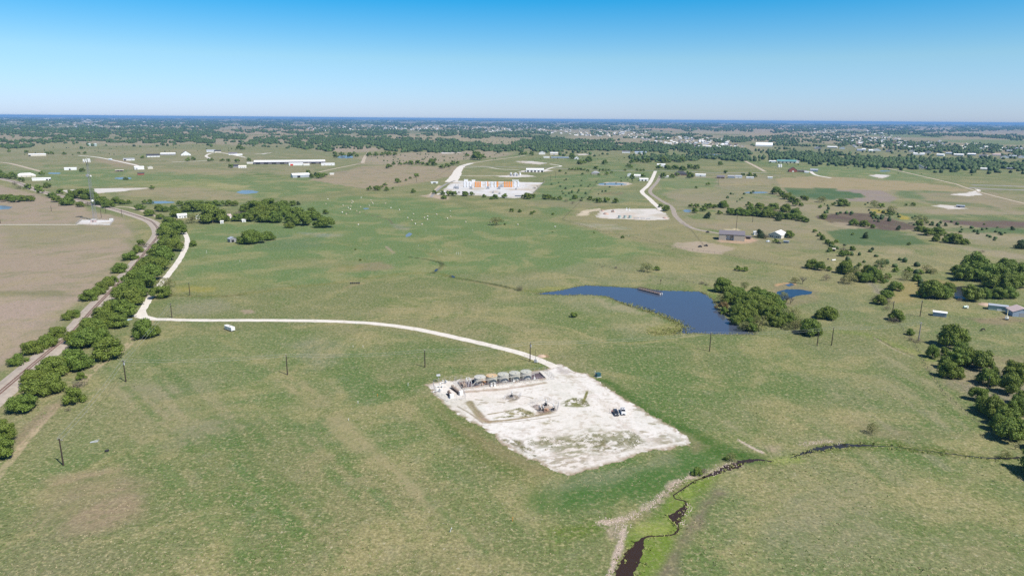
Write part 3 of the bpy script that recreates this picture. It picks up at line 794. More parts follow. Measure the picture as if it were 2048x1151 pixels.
pad([(1148, 308), (1176, 307), (1188, 309), (1160, 311)], .03, 'thin white clearing near the far woods', ragged=12, cell=6, ew=12)
pad([(510, 308), (540, 305), (548, 305), (530, 309)], .03, 'white clearing behind the long poultry shed', ragged=12, cell=6, ew=12)
pad([(1040, 341), (1090, 340), (1108, 341), (1080, 345), (1034, 344)], .03, 'white yard round the low white workshop', ragged=6, cell=3)
pad([(870, 302), (920, 301), (926, 306), (880, 308)], .03, 'white clearing at the wood edge beyond the brown field', ragged=12, cell=6, ew=12)

ribbon('gravel_road', [(292, 637), (320, 638), (400, 640), (512, 640), (620, 641), (712, 644), (780, 650), (850, 661), (940, 681), (1020, 700), (1070, 716), (1112, 734)], 5.2, M_GRAVEL, .02, 'white gravel road curving across the grass to the well pad')
ribbon('gravel_road', [(277, 634), (290, 611), (308, 583), (338, 547), (360, 517), (373, 490), (374, 476), (366, 460)], 4.6, M_GRAVEL, .024, 'white gravel lane beside the railway hedge')
b = MB(); P = PX([(264, 632), (274, 626), (283, 616), (291, 604), (297, 606), (291, 620), (296, 631), (314, 635.5), (314, 640), (290, 640)])
b.add([(p.x, p.y, .028) for p in P], [tuple(range(len(P)))])
tag(b.build('gravel_road', M_GRAVEL), 'white gravel turning place where the lane meets the pad road', None, None, 'structure')
ribbon('gravel_road', [(364, 441), (345, 440), (322, 436), (292, 424), (262, 415), (232, 413)], 5, M_DIRT, .03, 'pale dirt drive behind the farmstead trees')
ribbon('gravel_road', [(902, 364), (911, 352), (917, 340), (925, 332), (944, 326)], 15, M_GRAVEL, .03, 'wide white road leading up to the container yard', wfun=lambda t: 24 - 10 * t)
ribbon('gravel_road', [(944, 326), (985, 320), (1024, 315), (1050, 311)], 9, M_DIRT, .034, 'pale country road bending away past the brown field')
ribbon('country_road', [(925, 331.5), (1000, 333.5), (1100, 336), (1200, 340.5), (1320, 341), (1420, 345), (1535, 346)], 10, M_ASPH, .038, 'grey country road crossing the middle distance')
ribbon('gravel_road', [(920, 351), (960, 352), (1000, 351), (1072, 353)], 5, M_GRAVEL, .042, 'thin white track to the pad behind the container yard')
ribbon('gravel_road', [(926, 335), (970, 334), (1000, 338), (1040, 340)], 6, M_GRAVEL, .05, 'white track towards the low white workshop')
ribbon('gravel_road', [(1088, 341), (1105, 335), (1122, 332), (1100, 328)], 7, M_GRAVEL, .046, 'white track hooking past the low white workshop')
ribbon('gravel_road', [(1311, 342), (1304, 358), (1295, 372), (1284, 383), (1297, 396), (1312, 410), (1324, 421)], 7.5, M_GRAVEL, .03, 'left and whiter one of the twin bending drives')
ribbon('gravel_road', [(1322, 349), (1314, 364), (1300, 382), (1316, 397), (1338, 410), (1346, 418), (1350, 430), (1364, 444), (1388, 457), (1440, 467)], 6.5, M_DARKROAD, .034, 'greyer right hand drive bending down to the tan barn')
ribbon('gravel_road', [(880, 371), (868, 383), (860, 391)], 6, M_DIRT, .05, 'dirt track along the left side of the container yard')
ribbon('gravel_road', [(910, 361), (890, 369), (872, 382), (862, 394)], 5, M_ASPH, .056, 'grey strip beside the container yard fence')
ribbon('country_road', [(1765, 334), (1830, 349), (1890, 363), (1912, 368)], 6, M_DIRT, .03, 'pale road slanting past the green field far right')
ribbon('country_road', [(1944, 370), (2000, 371), (2070, 374)], 16, M_ASPH, .04, 'farther carriageway of the highway far right')
ribbon('country_road', [(1938, 375), (1990, 378), (2070, 381)], 16, M_ASPH, .044, 'nearer carriageway of the highway far right')
ribbon('country_road', [(1912, 368), (1940, 378), (1985, 391), (2070, 412)], 5, M_DIRT, .05, 'pale road along the row of trees far right')
ribbon('gravel_road', [(1945, 384), (1958, 381), (1952, 378)], 6, M_GRAVEL, .048, 'short white drive into the drilling pad')
ribbon('gravel_road', [(1620, 342), (1632, 350), (1662, 356)], 8, M_GRAVEL, .03, 'white drive past the dark farm sheds')
ribbon('gravel_road', [(-20, 323), (20, 327), (82, 343)], 9, M_DIRT, .03, 'tan track slanting across the far left pasture')
ribbon('gravel_road', [(158, 311), (198, 315), (262, 328), (276, 332)], 9, M_GRAVEL, .034, 'white track crossing the far left pasture')
ribbon('gravel_road', [(345, 324), (400, 322), (422, 319), (412, 312), (424, 306), (446, 306), (492, 315)], 8, M_GRAVEL, .03, 'white looping drive among the far left houses')
ribbon('gravel_road', [(725, 326), (730, 314), (737, 304)], 10, M_DIRT, .03, 'pale road running straight up between the far brown fields')
ribbon('gravel_road', [(638, 344), (680, 335), (716, 328)], 7, M_DIRT, .03, 'pale track past the white shed to the road')
ribbon('gravel_road', [(1490, 322), (1512, 333), (1530, 343)], 9, M_DIRT, .03, 'pale lane slanting down to the far road')
ribbon('gravel_road', [(-60, 449), (60, 449), (156, 449)], 3, M_GRAVEL, .034, 'thin white track to the foot of the lattice tower')

# ---- water
M_POND = mat_water('pond_water', (.058, .072, .105))
M_POND2 = mat_water('small_pond_water', (.026, .036, .055), .05)
M_SHAL = mat_water('shallow_water', (.15, .165, .175), .2)
M_BROWN = mat_water('brown_water', (.036, .021, .013), .16)
M_DARKW = mat_water('dark_water', (.030, .026, .022), .22)


def water(name, P, m, z, label, jit=0.0, sub=3.0, world=False):
    P = [Vector((p[0], p[1])) for p in (P if world else PX(P))]
    Q = []
    for i, p in enumerate(P):
        q = P[(i + 1) % len(P)]; n = max(1, int((q - p).length / sub))
        for k in range(n):
            t = p.lerp(q, k / n); 
            t = t + Vector((random.uniform(-jit, jit), random.uniform(-jit, jit)))
            Q.append(t)
    bm = bmesh.new()
    f = bm.faces.new([bm.verts.new((q.x, q.y, z)) for q in Q]); f.normal_update()
    if f.normal.z < 0: f.normal_flip()
    bmesh.ops.triangulate(bm, faces=bm.faces)
    me = bpy.data.meshes.new(name); bm.to_mesh(me); bm.free(); me.materials.append(m)
    o = bpy.data.objects.new(name, me); COL.objects.link(o)
    return tag(o, label, None, None, 'structure')


def ell(px, py, w, h, n=22, wob=.16, seed=1):
    r = random.Random(seed)
    k = [1 + r.uniform(-wob, wob) for _ in range(n)]
    return [(px + w / 2 * k[i] * math.cos(2 * math.pi * i / n), py + h / 2 * k[i] * math.sin(2 * math.pi * i / n)) for i in range(n)]


water('pond', POND, M_POND, .02, 'large deep blue pond with a wooded right bank', .35, 2)
water('pond', [(1536 + x / 4, 480 + y / 4) for x, y in [(70, 412), (150, 392), (260, 393), (352, 412), (345, 430), (220, 446), (188, 462), (100, 488), (50, 496), (44, 470), (66, 448)]], M_POND2, .02, 'small dark blue pond behind the pond wood', .3, 2)
water('pond', [(1570, 569), (1582, 566), (1590, 569), (1578, 573)], M_POND, .02, 'tiny pool above the small dark pond', .2, 2)
water('pond', [(1536 + x / 4, 480 + y / 4) for x, y in [(1490, 448), (1492, 375), (1560, 368), (1640, 375), (1705, 400), (1650, 432), (1570, 470), (1490, 462)]], M_DARKW, .02, 'dark pond ringed by trees on the right', .3, 2)
water('pond', ell(247, 356.5, 34, 4.2, seed=3), M_SHAL, .02, 'thin pale blue pond in the far left pasture')
water('pond', ell(495, 384, 46, 7, seed=4), M_SHAL, .02, 'pale blue stock pond below the long poultry shed')
water('pond', [(-30, 411), (10, 411), (26, 414), (18, 418), (-30, 420)], M_SHAL, .02, 'pale blue pond at the left edge beyond the dry field')
water('pond', ell(318, 404.5, 58, 5, seed=6), M_SHAL, .02, 'narrow pond behind the railway trees')
water('pond', ell(690, 314, 36, 6, seed=7), M_SHAL, .02, 'light blue pond with trees beyond the white shed')
water('pond', [(811, 470), (818, 465), (825, 467), (820, 472), (812, 474)], M_SHAL, .02, 'small bright blue puddle in the bale meadow')
water('pond', ell(732, 417, 12, 2.5, seed=8), M_SHAL, .02, 'small blue puddle among the hay bales')
water('pond', ell(1512, 385, 48, 3.6, seed=9), M_SHAL, .02, 'long pale pond in the pasture near the twin drives')
water('pond', ell(1375, 421.5, 17, 6, seed=10), M_SHAL, .02, 'pale pond beside the bend of the grey drive')
water('pond', ell(1224, 368, 60, 4.6, seed=11), M_SHAL, .05, 'shallow grey blue pond on the dirt apron')
water('pond', [(1388, 311), (1405, 307), (1450, 309), (1446, 314), (1400, 315)], M_SHAL, .03, 'dark lake showing through the far woods')
water('pond', ell(1770, 342, 22, 2.4, seed=12), M_SHAL, .02, 'slim pond in the green field far right')
water('pond', ell(108, 346.5, 26, 3, seed=13), M_SHAL, .02, 'tiny pond behind the far left farmhouse')
water('creek', [(1291, 1073), (1284, 1110), (1272, 1138), (1258, 1162), (1250, 1185), (1225, 1185), (1232, 1140), (1254, 1100), (1270, 1085), (1282, 1075)], M_BROWN, .02, 'widest brown creek pool at the bottom edge', .3, .8)
water('creek', [(1373, 1003), (1374, 1020), (1365, 1034), (1357, 1046), (1352, 1050), (1350, 1044), (1340, 1040), (1338, 1030), (1352, 1022), (1366, 1012)], M_BROWN, .02, 'brown creek pool in the green marsh', .25, .8)


def creek(pts, w, m, label, z=.024, jit=.5, wfun=None):
    return ribbon('creek', pts, w, m, z, label, step=.8, jit=jit, wfun=wfun)


creek([(1412, 953), (1392, 960), (1376, 970), (1356, 984), (1347, 990), (1352, 997), (1366, 1000), (1373, 1005)], .55, M_BROWN, 'thin winding creek thread through the marsh')
creek([(1355, 1046), (1356, 1058), (1346, 1068), (1320, 1071), (1296, 1072), (1288, 1076)], .6, M_BROWN, 'creek thread joining the two brown pools')
creek([(1405, 955), (1425, 948), (1445, 940), (1470, 930), (1490, 922), (1520, 919), (1543, 922)], 1.9, M_BROWN, 'reddish brown creek reach below the pad', wfun=lambda t: 1.0 + 2.2 * math.sin(math.pi * t) ** 2)
creek([(1580, 915), (1612, 904), (1650, 895), (1690, 891), (1730, 890), (1790, 893), (1812, 896)], 1.5, M_DARKW, 'dark creek reach under the pale bank', wfun=lambda t: .4 + 2.6 * max(0, math.sin(math.pi * min(1, t * 1.15))) ** 1.5)
creek([(1812, 896), (1880, 904), (1940, 912), (2000, 916), (2040, 914)], .7, M_DARKW, 'thin dark creek towards the right hand trees', wfun=lambda t: .25 + 1.2 * t * t)
water('creek', [(868, 541), (873, 537), (877, 538), (872, 543)], M_DARKW, .02, 'short dark pool in the ditch bend of the middle meadow', .2, 1)
water('creek', [(902, 551), (906, 550.5), (911, 554), (906, 555.5)], M_DARKW, .02, 'dark pool where the ditch heads for the pond', .2, 1)

# ---- pale stones on the eroded creek banks
def stones():
    r = random.Random(8); vs = []; fs = []
    banks = [([(1378, 953), (1340, 975), (1322, 992), (1296, 1014), (1262, 1034), (1208, 1046)], 2.4, 420), ([(1247, 1058), (1240, 1090), (1226, 1130), (1216, 1172)], 1.1, 200), ([(1205, 1044), (1250, 1046), (1240, 1066)], 4, 120), ([(1470, 925), (1420, 943), (1395, 950)], 3.5, 160),
             ([(1600, 888), (1640, 883), (1684, 884)], 3, 120), ([(1478, 880), (1524, 904)], 1.2, 60), ([(1360, 1050), (1372, 1030), (1380, 1010)], 2, 90)]
    for pts, w, n in banks:
        P = smooth_path(PX(pts), 1.5)
        for _ in range(n):
            p = r.choice(P) + Vector((r.gauss(0, w * .35), r.gauss(0, w * .35))); s = r.uniform(.10, .34); k = len(vs); t = r.random() * 6
            for a, z, q in ((0, 0, 1), (1.57, 0, .8), (3.14, 0, 1), (4.71, 0, .8)): vs.append((p.x + math.cos(a + t) * s * q, p.y + math.sin(a + t) * s * q, -.02))
            vs.append((p.x + r.uniform(-.3, .3) * s, p.y + r.uniform(-.3, .3) * s, s * r.uniform(.6, 1.0)))
            fs += [(k, k + 1, k + 4), (k + 1, k + 2, k + 4), (k + 2, k + 3, k + 4), (k + 3, k, k + 4)]
    b = MB(); b.add(vs, fs)
    tag(b.build('bank_stones', mat('pale_stone', S(226, 206, 190), .9, .2, 1)), 'pale stones scattered over the eroded creek banks', 'stones', None, 'stuff')


stones()
M_REED = mat('reed_blades', (.23, .24, .075), .8, .3, .5); M_TUFT = mat('dry_tuft_blades', (.34, .29, .17), .9, .25, .3); M_WEED = mat('weed_leaves', (.13, .18, .055), .8, .3, .3)


def clumps(name, pts, m, label, cat, s0, s1, seed=3, n=5, hk=1.0):
    r = random.Random(seed); vs = []; fs = []
    for x, y in pts:
        s = r.uniform(s0, s1)
        for _ in range(n):
            t = r.random() * 6.28; l = s * r.uniform(.35, .7); h = s * r.uniform(.35, .9) * hk; ox, oy = r.gauss(0, s * .3), r.gauss(0, s * .3); k = len(vs)
            c, d = math.cos(t), math.sin(t); le, lf_ = r.uniform(-.5, .5) * s, r.uniform(-.5, .5) * s
            vs += [(x + ox - c * l * .5, y + oy - d * l * .5, 0), (x + ox + c * l * .5, y + oy + d * l * .5, 0), (x + ox + c * l * .3 + le, y + oy + d * l * .3 + lf_, h), (x + ox - c * l * .4 + le, y + oy - d * l * .4 + lf_, h * .9)]
            fs.append((k, k + 1, k + 2, k + 3))
    b = MB(); b.add(vs, fs); me = bpy.data.meshes.new(name); me.from_pydata(b.v, [], b.f); me.materials.append(m)
    o = bpy.data.objects.new(name, me); COL.objects.link(o)
    return tag(o, label, cat, None, 'stuff')


r_ = random.Random(21)
shore = []
PP_ = PX(POND); PP_.append(PP_[0])
for a_, c_ in zip(PP_[:-1], PP_[1:]):
    for _ in range(int((c_ - a_)  .length * 1.5)):
        p = a_.lerp(c_, r_.random()); shore.append((p.x + r_.gauss(0, .7), p.y + r_.gauss(.2, .9)))
for pts, w in (([(1375, 655), (1340, 636), (1290, 618), (1250, 606)], 2.2), ([(1300, 664), (1340, 664), (1364, 656)], 3)):
    P = smooth_path(PX(pts), 1)
    for _ in range(420): p = r_.choice(P); shore.append((p.x + r_.gauss(0, w), p.y + r_.gauss(0, w)))
for pts in ([(1412, 953), (1376, 970), (1350, 990), (1373, 1003), (1360, 1040), (1352, 1066), (1300, 1072)], [(1440, 944), (1490, 925), (1543, 924)], [(1585, 918), (1650, 900), (1730, 894), (1880, 908), (2000, 919)], [(1590, 910), (1650, 891), (1730, 887), (1812, 892)], [(1302, 1076), (1294, 1110), (1284, 1140), (1266, 1165)], [(1268, 1082), (1250, 1100), (1228, 1140)], [(1336, 1022), (1334, 1034), (1350, 1052)]):
    P = smooth_path(PX(pts), 1)
    for _ in range(int(len(P) * 1.4)): p = r_.choice(P); shore.append((p.x + r_.gauss(0, .8), p.y + r_.gauss(0, .8)))
clumps('shore_reeds', shore, M_REED, 'yellow green reeds and rushes fringing pond and creek', 'reeds', .4, .9, 3, 4, .7)


def field_pts(n, thr, sc, seed):
    rg = np.random.default_rng(seed); out = []
    while len(out) < n:
        px = rg.uniform(-20, 2068, 6000); py = rg.uniform(650, 1165, 6000)
        for a_, c_ in zip(px, py):
            g = G(a_, c_)
            if float(fbm(np.array([g.x / sc + 3]), np.array([g.y / sc + seed]), 3)[0]) > thr and seg_dist(np.array([g.x]), np.array([g.y]), PADP, True)[0] < -1: out.append((g.x, g.y))
            if len(out) >= n: break
    return out


clumps('dry_tussocks', field_pts(3600, .53, 30, 4), M_TUFT, 'straw coloured dry tussocks scattered through the near grass', 'grass', .25, .55, 5, 4, .5)
clumps('weed_clumps', field_pts(2600, .54, 22, 9), M_WEED, 'low dark green weeds scattered through the near grass', 'grass', .3, .7, 6, 4, .45)

def gated(polys, sc, thr, seed):
    out = []; rg = random.Random(seed)
    for pts, n in polys:
        P = PX(pts); xs = [p.x for p in P]; ys = [p.y for p in P]; A_ = np.array([(rg.uniform(min(xs), max(xs)), rg.uniform(min(ys), max(ys))) for _ in range(n * 8)])
        ok = (seg_dist(A_[:, 0], A_[:, 1], P, True) > .2) & (fbm(A_[:, 0] / sc + seed, A_[:, 1] / sc, 3) > thr)
        out += [tuple(a) for a in A_[ok][:n]]
    return out


clumps('pad_weeds', gated([([(1040, 882), (1090, 872), (1150, 880), (1170, 892), (1120, 905), (1080, 898)], 330), ([(1150, 874), (1185, 864), (1218, 870), (1215, 896), (1180, 900)], 300), ([(1222, 866), (1262, 858), (1294, 882), (1266, 896), (1236, 890)], 420), ([(1000, 876), (1036, 880), (1072, 902), (1080, 916), (1040, 904)], 260),
                           ([(1128, 803), (1146, 794), (1172, 797), (1180, 811), (1158, 815), (1130, 813)], 420), ([(990, 836), (1016, 820), (1040, 814), (1066, 824), (1076, 830), (1030, 834)], 300), ([(1080, 842), (1100, 838), (1118, 842), (1090, 848)], 60), ([(1168, 800), (1172, 781), (1177, 782), (1172, 802)], 60)], 2.6, .5, 4),
       mat('pad_weed_leaves', (.17, .165, .075), .85, .3, .4), 'olive weeds growing through the white pad', 'weeds', .3, .6, 12, 4, .25)

# ---- railway
M_BALLAST = mat('ballast', S(204, 190, 174), .95, .14, .8, col2=S(184, 170, 154))
M_RAIL = mat('rusty_rail', S(128, 74, 62), .7, .15, 1.0)
M_SLEEP = mat('sleeper_wood', S(192, 174, 160), .9, .2, 1.0)
RAILP = smooth_path(PX([(-60, 838), (-40, 821), (0, 787), (33, 759), (67, 730), (107, 697), (145, 666), (186, 620), (219, 586), (250, 555), (290, 506), (314, 475), (317, 462), (309, 449), (295, 440), (250, 425), (200, 411), (150, 399), (75, 381), (37, 366), (0, 357), (-60, 346)]), 2.0)


def rail_ext(prof, m, name, label, flat=False):
    vs = []; fs = []; n = len(prof)
    for i, p in enumerate(RAILP):
        t = (RAILP[min(i + 1, len(RAILP) - 1)] - RAILP[max(i - 1, 0)]).normalized(); q = Vector((t.y, -t.x))
        for u, z in prof: vs.append((p.x + q.x * u, p.y + q.y * u, z))
    for i in range(len(RAILP) - 1):
        for k in range(n - 1): fs.append((i * n + k, i * n + k + 1, (i + 1) * n + k + 1, (i + 1) * n + k))
    b = MB(); b.add(vs, fs)
    return tag(b.build(name, m), label, None, None, 'structure')


rail_ext([(-6.4, .01), (-3.4, .55), (3.4, .55), (6.4, .01)], M_BALLAST, 'railway_ballast', 'pinkish gravel ballast bank of the railway')
for u in (-.75, .75):
    rail_ext([(u - .15, .556), (u - .11, .76), (u + .11, .76), (u + .15, .556)], M_RAIL, 'rail', '%s rusty rail of the single track' % ('western' if u < 0 else 'eastern'))
b = MB()
acc = 0
for i in range(len(RAILP) - 1):
    p, q = RAILP[i], RAILP[i + 1]; t = (q - p).normalized(); nrm = Vector((t.y, -t.x))
    for k in (.25, .55, .85):
        c = p.lerp(q, k); a1 = c - nrm * 1.3; a2 = c + nrm * 1.3; e = t * .12
        b.add([(a1.x - e.x, a1.y - e.y, .61), (a2.x - e.x, a2.y - e.y, .61), (a2.x + e.x, a2.y + e.y, .61), (a1.x + e.x, a1.y + e.y, .61)], [(0, 1, 2, 3)])
tag(b.build('sleepers', M_SLEEP), 'weathered sleepers under the two rails', None, None, 'structure')

# ================================================================== TREES
LEAF = {
    'g': mat_leaf('green_leaves', (.132, .190, .030), .15, .016),
    'd': mat_leaf('dark_leaves', (.050, .082, .022), .12, .01),
    'y': mat_leaf('pale_leaves', (.205, .225, .075), .3, .03),
    's': mat_leaf('brown_brush', (.165, .145, .095), .15, .03),
    'o': mat_leaf('ochre_leaves', (.200, .160, .050), .3, .02),
}
M_BARK = mat('bark', (.11, .085, .065), .9, .25, 3)
M_DEADWOOD = mat('dead_wood', (.075, .065, .06), .9, .2, 3)


def crown_mesh(kind, seed, n_lobe, n_q, flat=1.0, inner=True, q=(.034, .062), base=.03, squat=1.0, cone=False):
    """unit tree crown: width 1, height about .8 * squat"""
    r = np.random.default_rng(seed)
    lob = []
    for k in range(n_lobe):
        t = r.random()
        if cone:
            z = base + .78 * (k + .5) / n_lobe; rad = .30 * (1 - (z - base) / .95) + .05
            th = r.random() * 6.28; c = (rad * .5 * math.cos(th), rad * .5 * math.sin(th), z); R_ = rad
        else:
            low = k < n_lobe * .45
            th = k * 2.4 + r.random() * .8
            if low: rr = .27 + .05 * r.random(); z = base + .20 + .07 * r.random(); R_ = .165 + .05 * r.random()
            else:
                rr = .25 * math.sqrt((k - n_lobe * .45 + .3) / (n_lobe * .55)); z = base + .55 - .55 * rr + .08 * (r.random() - .5); R_ = .15 + .08 * r.random()
            c = (rr * math.cos(th), rr * math.sin(th), z)
        lob.append((np.array(c), R_))
    if not cone:
        k1 = r.normal(0, .10, 3); lob = [(c + k1 * (c[2] - .3) + r.normal(0, .05, 3), R_ * (1 + .4 * (r.random() - .5))) for c, R_ in lob]
        lob += [(c * np.array([1.12, 1.12, 1.04]) + r.normal(0, .06, 3), .075 + .04 * r.random()) for c, R_ in lob[::3]]
    V = []; T = []
    for c, R_ in lob:
        n = int(n_q * (R_ / .2) ** 2)
        d = r.normal(size=(n, 3)); d /= np.linalg.norm(d, axis=1)[:, None]
        d[:, 2] = np.where(d[:, 2] < -.55, -d[:, 2], d[:, 2])
        p = c + d * R_ * (.80 + .32 * r.random((n, 1))) * np.array([1, 1, .86])
        keep = np.ones(n, bool)
        for c2, R2 in lob:
            if c2 is c: continue
            keep &= np.linalg.norm((p - c2) / np.array([1, 1, .86]), axis=1) > R2 * .72
        p = p[keep]; d = d[keep]
        nn = d + r.normal(size=d.shape) * .42; nn /= np.linalg.norm(nn, axis=1)[:, None]
        a = np.cross(nn, r.normal(size=nn.shape)); a /= np.linalg.norm(a, axis=1)[:, None]; b = np.cross(nn, a)
        s = (q[0] + (q[1] - q[0]) * r.random((len(p), 1))) * .5
        a = a * s; b = b * s * (.55 + .5 * r.random((len(p), 1)))
        quad = np.stack([p - a - b * .4, p + a * .3 - b, p + a + b * .4, p - a * .3 + b], 1)
        V.append(quad.reshape(-1, 3)); t = np.clip(.5 + r.normal(size=len(p)) * .20 + (r.random() - .5) * .25, 0, 1); T.append(np.repeat(t, 4))
    V = np.concatenate(V); T = np.concatenate(T)
    Fq = np.arange(len(V)).reshape(-1, 4)
    if inner:
        bm = bmesh.new(); bmesh.ops.create_icosphere(bm, subdivisions=1, radius=1)
        iv = np.array([v.co[:] for v in bm.verts]); it = np.array([[v.index for v in f.verts] for f in bm.faces]); bm.free()
        iq = np.concatenate([it, it[:, 2:3]], 1)
        for c, R_ in lob:
            k = len(V)
            V = np.concatenate([V, c + iv * R_ * .74 * (1 + .2 * (r.random((len(iv), 1)) - .5))]); T = np.concatenate([T, np.full(len(iv), .35)])
            Fq = np.concatenate([Fq, iq + k])
    lo_, hi_ = np.percentile(V, 1, 0), np.percentile(V, 99, 0)
    V[:, :2] = (V[:, :2] - (lo_[:2] + hi_[:2]) / 2) / ((hi_[:2] - lo_[:2]).mean())
    V[:, 2] *= .8 / hi_[2]
    V[:, 2] = np.maximum(V[:, 2] * squat, .015)
    me = bpy.data.meshes.new('crown')
    faces = [tuple(f[:3]) if f[2] == f[3] else tuple(f) for f in Fq.tolist()]
    me.from_pydata(V.tolist(), [], faces)
    me.materials.append(LEAF[kind])
    at = me.attributes.new('tint', 'FLOAT_COLOR', 'POINT')
    at.data.foreach_set('color', np.stack([T, T, T, np.ones_like(T)], 1).astype(np.float32).ravel())
    return me


def trunk_mesh(seed, h=.42, spread=.26, n=5, r0=.028, m=None, twigs=0):
    r = random.Random(seed); b = MB()
    b.cyl((0, 0, -.02), (.01, 0, h * .5), r0, r0 * .75, 6)
    for i in range(n):
        t = 2 * math.pi * i / n + r.random(); s = spread * (.6 + .5 * r.random())
        e = Vector((s * math.cos(t), s * math.sin(t), h + .2 * r.random()))
        b.cyl((.01, 0, h * (.30 + .2 * r.random())), e, r0 * .6, r0 * .2, 5)
        for k in range(twigs):
            a = Vector((.01, 0, h * .45)).lerp(e, r.uniform(.35, 1)); u = Vector((r.uniform(-1, 1), r.uniform(-1, 1), r.uniform(.1, 1))).normalized() * r.uniform(.10, .22)
            b.cyl(a, a + u, r0 * .25, r0 * .08, 4)
            for j in range(2):
                w = Vector((r.uniform(-1, 1), r.uniform(-1, 1), r.uniform(-.1, 1))).normalized() * r.uniform(.06, .12)
                b.cyl(a + u * r.uniform(.4, 1), a + u + w, r0 * .12, r0 * .05, 3)
    return b.mesh('trunk', m or M_BARK)


VAR = {
    'g': [(crown_mesh('g', 100 + i, 16 + i % 6, 215), trunk_mesh(i)) for i in range(7)],
    'd': [(crown_mesh('d', 200 + i, 8, 190, base=.05, cone=True, q=(.035, .06)), trunk_mesh(20 + i, .3, .1, 3)) for i in range(2)] + [(crown_mesh('d', 210, 12, 190), trunk_mesh(23))],
    'y': [(crown_mesh('y', 300 + i, 12, 120, inner=False, q=(.03, .055)), trunk_mesh(30 + i, twigs=4, r0=.022)) for i in range(3)],
    's': [(crown_mesh('s', 400 + i, 9, 90, inner=False, base=.0, squat=.75, q=(.03, .055)), trunk_mesh(40 + i, .3, .34, 7, .016, twigs=3)) for i in range(2)],
    'o': [(crown_mesh('o', 500, 10, 110, base=.02), trunk_mesh(50))],
    'b': [(None, trunk_mesh(60 + i, .5, .34, 6, .03, M_DEADWOOD, 8)) for i in range(2)],
    'u': [(crown_mesh('g', 600 + i, 13, 190, base=-.05, squat=.95), trunk_mesh(70 + i, .25)) for i in range(3)],      # bush reaching the ground
}
CEN = {}
KIND = {'g': ('tree', 'green tree', 'tree'), 'd': ('cedar_tree', 'very dark tree', 'tree'), 'y': ('tree', 'pale sparse tree', 'tree'),
        's': ('brush', 'brownish brush', 'bush'), 'o': ('tree', 'ochre tree', 'tree'), 'b': ('dead_tree', 'bare dead tree', 'dead tree'), 'u': ('bush', 'green bush', 'bush')}
TREES = []      # (px, py, w, kind, place, group)
TIMBER = []


def plant(place, group, text, kind='g'):
    L_ = []
    for it in text.split(';'):
        it = it.strip()
        if not it: continue
        f = it.split(',')
        L_.append((float(f[0]), float(f[1]), float(f[2]), f[3] if len(f) > 3 else kind))
    TIMBER.append((place, group, L_))


plant('west of the railway beside the dry field', 'bushes west of the railway', '37,731,38;66,710,44;92,699,34;113,679,36;101,692,28;141,640,30;152,632,18;179,603,34;195,592,30;216,574,34;205,583,26;228,566,22;240,547,30;262,521,30;275,507,27;290,496,20,s;283,490,14', 'u')
plant('at the near railway hedge', 'trees of the railway hedge', '4,920,56;10,888,46;-8,905,60;-4,868,40;46,826,60;75,796,54;105,790,58;72,773,50;118,753,58;152,745,62;105,746,48;88,760,44;217,723,66;170,699,60;200,692,52;150,690,42')
plant('in the middle railway hedge', 'trees of the railway hedge', '190,669,54;216,653,54;178,673,46;236,657,38;250,638,54;228,632,50;212,641,46;266,613,54;244,605,48;278,596,44;262,588,50;290,580,52;270,571,46;304,562,50;284,553,46')
plant('at the far railway hedge', 'trees of the railway hedge', '319,543,48;300,537,42;331,523,46;312,515,40;346,505,44;328,501,38;340,486,42;354,471,38;334,471,38;341,456,34;358,460,28;326,470,24')
plant('east of the gravel lane bend', 'trees at the lane bend', '321,598,36;332,578,30,y;338,592,18,y')
plant('at the corner of lane and pad road', 'trees at the lane corner', '288,679,50;311,673,26')
plant('beside the dirt two-track below the hedge', 'bushes by the two-track', '160,776,30,s;150,810,40,u;136,823,12,s;163,760,18,u')
plant('among the white farmstead roofs at left', 'trees of the left farmstead', '352,434,22;372,424,20;388,424,30;384,447,28,y;408,422,24;426,447,48;440,444,30;452,443,18;412,444,24;360,412,14;376,413,14;395,413,16;320,438,15;330,424,18;318,423,18;346,420,16')
plant('in the back hedge of the left farmstead', 'trees of the back hedge', '405,412,15;418,412,15;431,412,15;444,412,14;457,412,15;470,412,15')
plant('in the left half of the meadow wood', 'trees of the meadow wood', '481,436,28,s;472,443,20;492,443,26;506,443,32;531,445,34;511,428,34;536,419,30;524,430,30;551,446,34;545,430,30;555,420,22;490,424,22')
plant('in the right half of the meadow wood', 'trees of the meadow wood', '568,415,20;585,412,15;597,410,8,d;570,434,32;592,437,34;583,446,26;579,456,20;606,452,38;615,440,28;628,441,30;634,456,18;652,456,32;624,425,16')
plant('left of the bale meadow', 'trees by the bale meadow', '652,428,13')
plant('beside the tumbledown grey shed', 'trees by the grey shed', '497,489,36;517,487,30;537,481,24;481,487,16,u;508,478,24')
plant('standing alone right of the lane', 'lone bushes by the lane', '386,493,17,u')
plant('behind the lattice tower along the railway', 'trees behind the lattice tower', '135,411,26;150,397,26;165,398,30;181,399,28;140,399,18;194,410,18;206,411,26;217,416,22;232,407,18;245,409,15;258,408,12;290,408,12;302,408,12;280,420,17;300,432,20;161,414,16;176,412,15,s')
plant('left of the railway at the far bend', 'trees at the far railway bend', '15,403,22;30,405,20;46,403,20;62,403,16;8,400,18;40,378,16,s;55,379,14;30,371,12,s;82,387,13;95,376,15;104,396,16;115,404,18;78,381,14;120,388,14;66,396,10,s')
plant('at the left edge beside the white roofs', 'trees at the left edge', '5,357,18;18,358,16;30,358,13;-4,352,16;42,364,12;84,351,12;24,352,12')
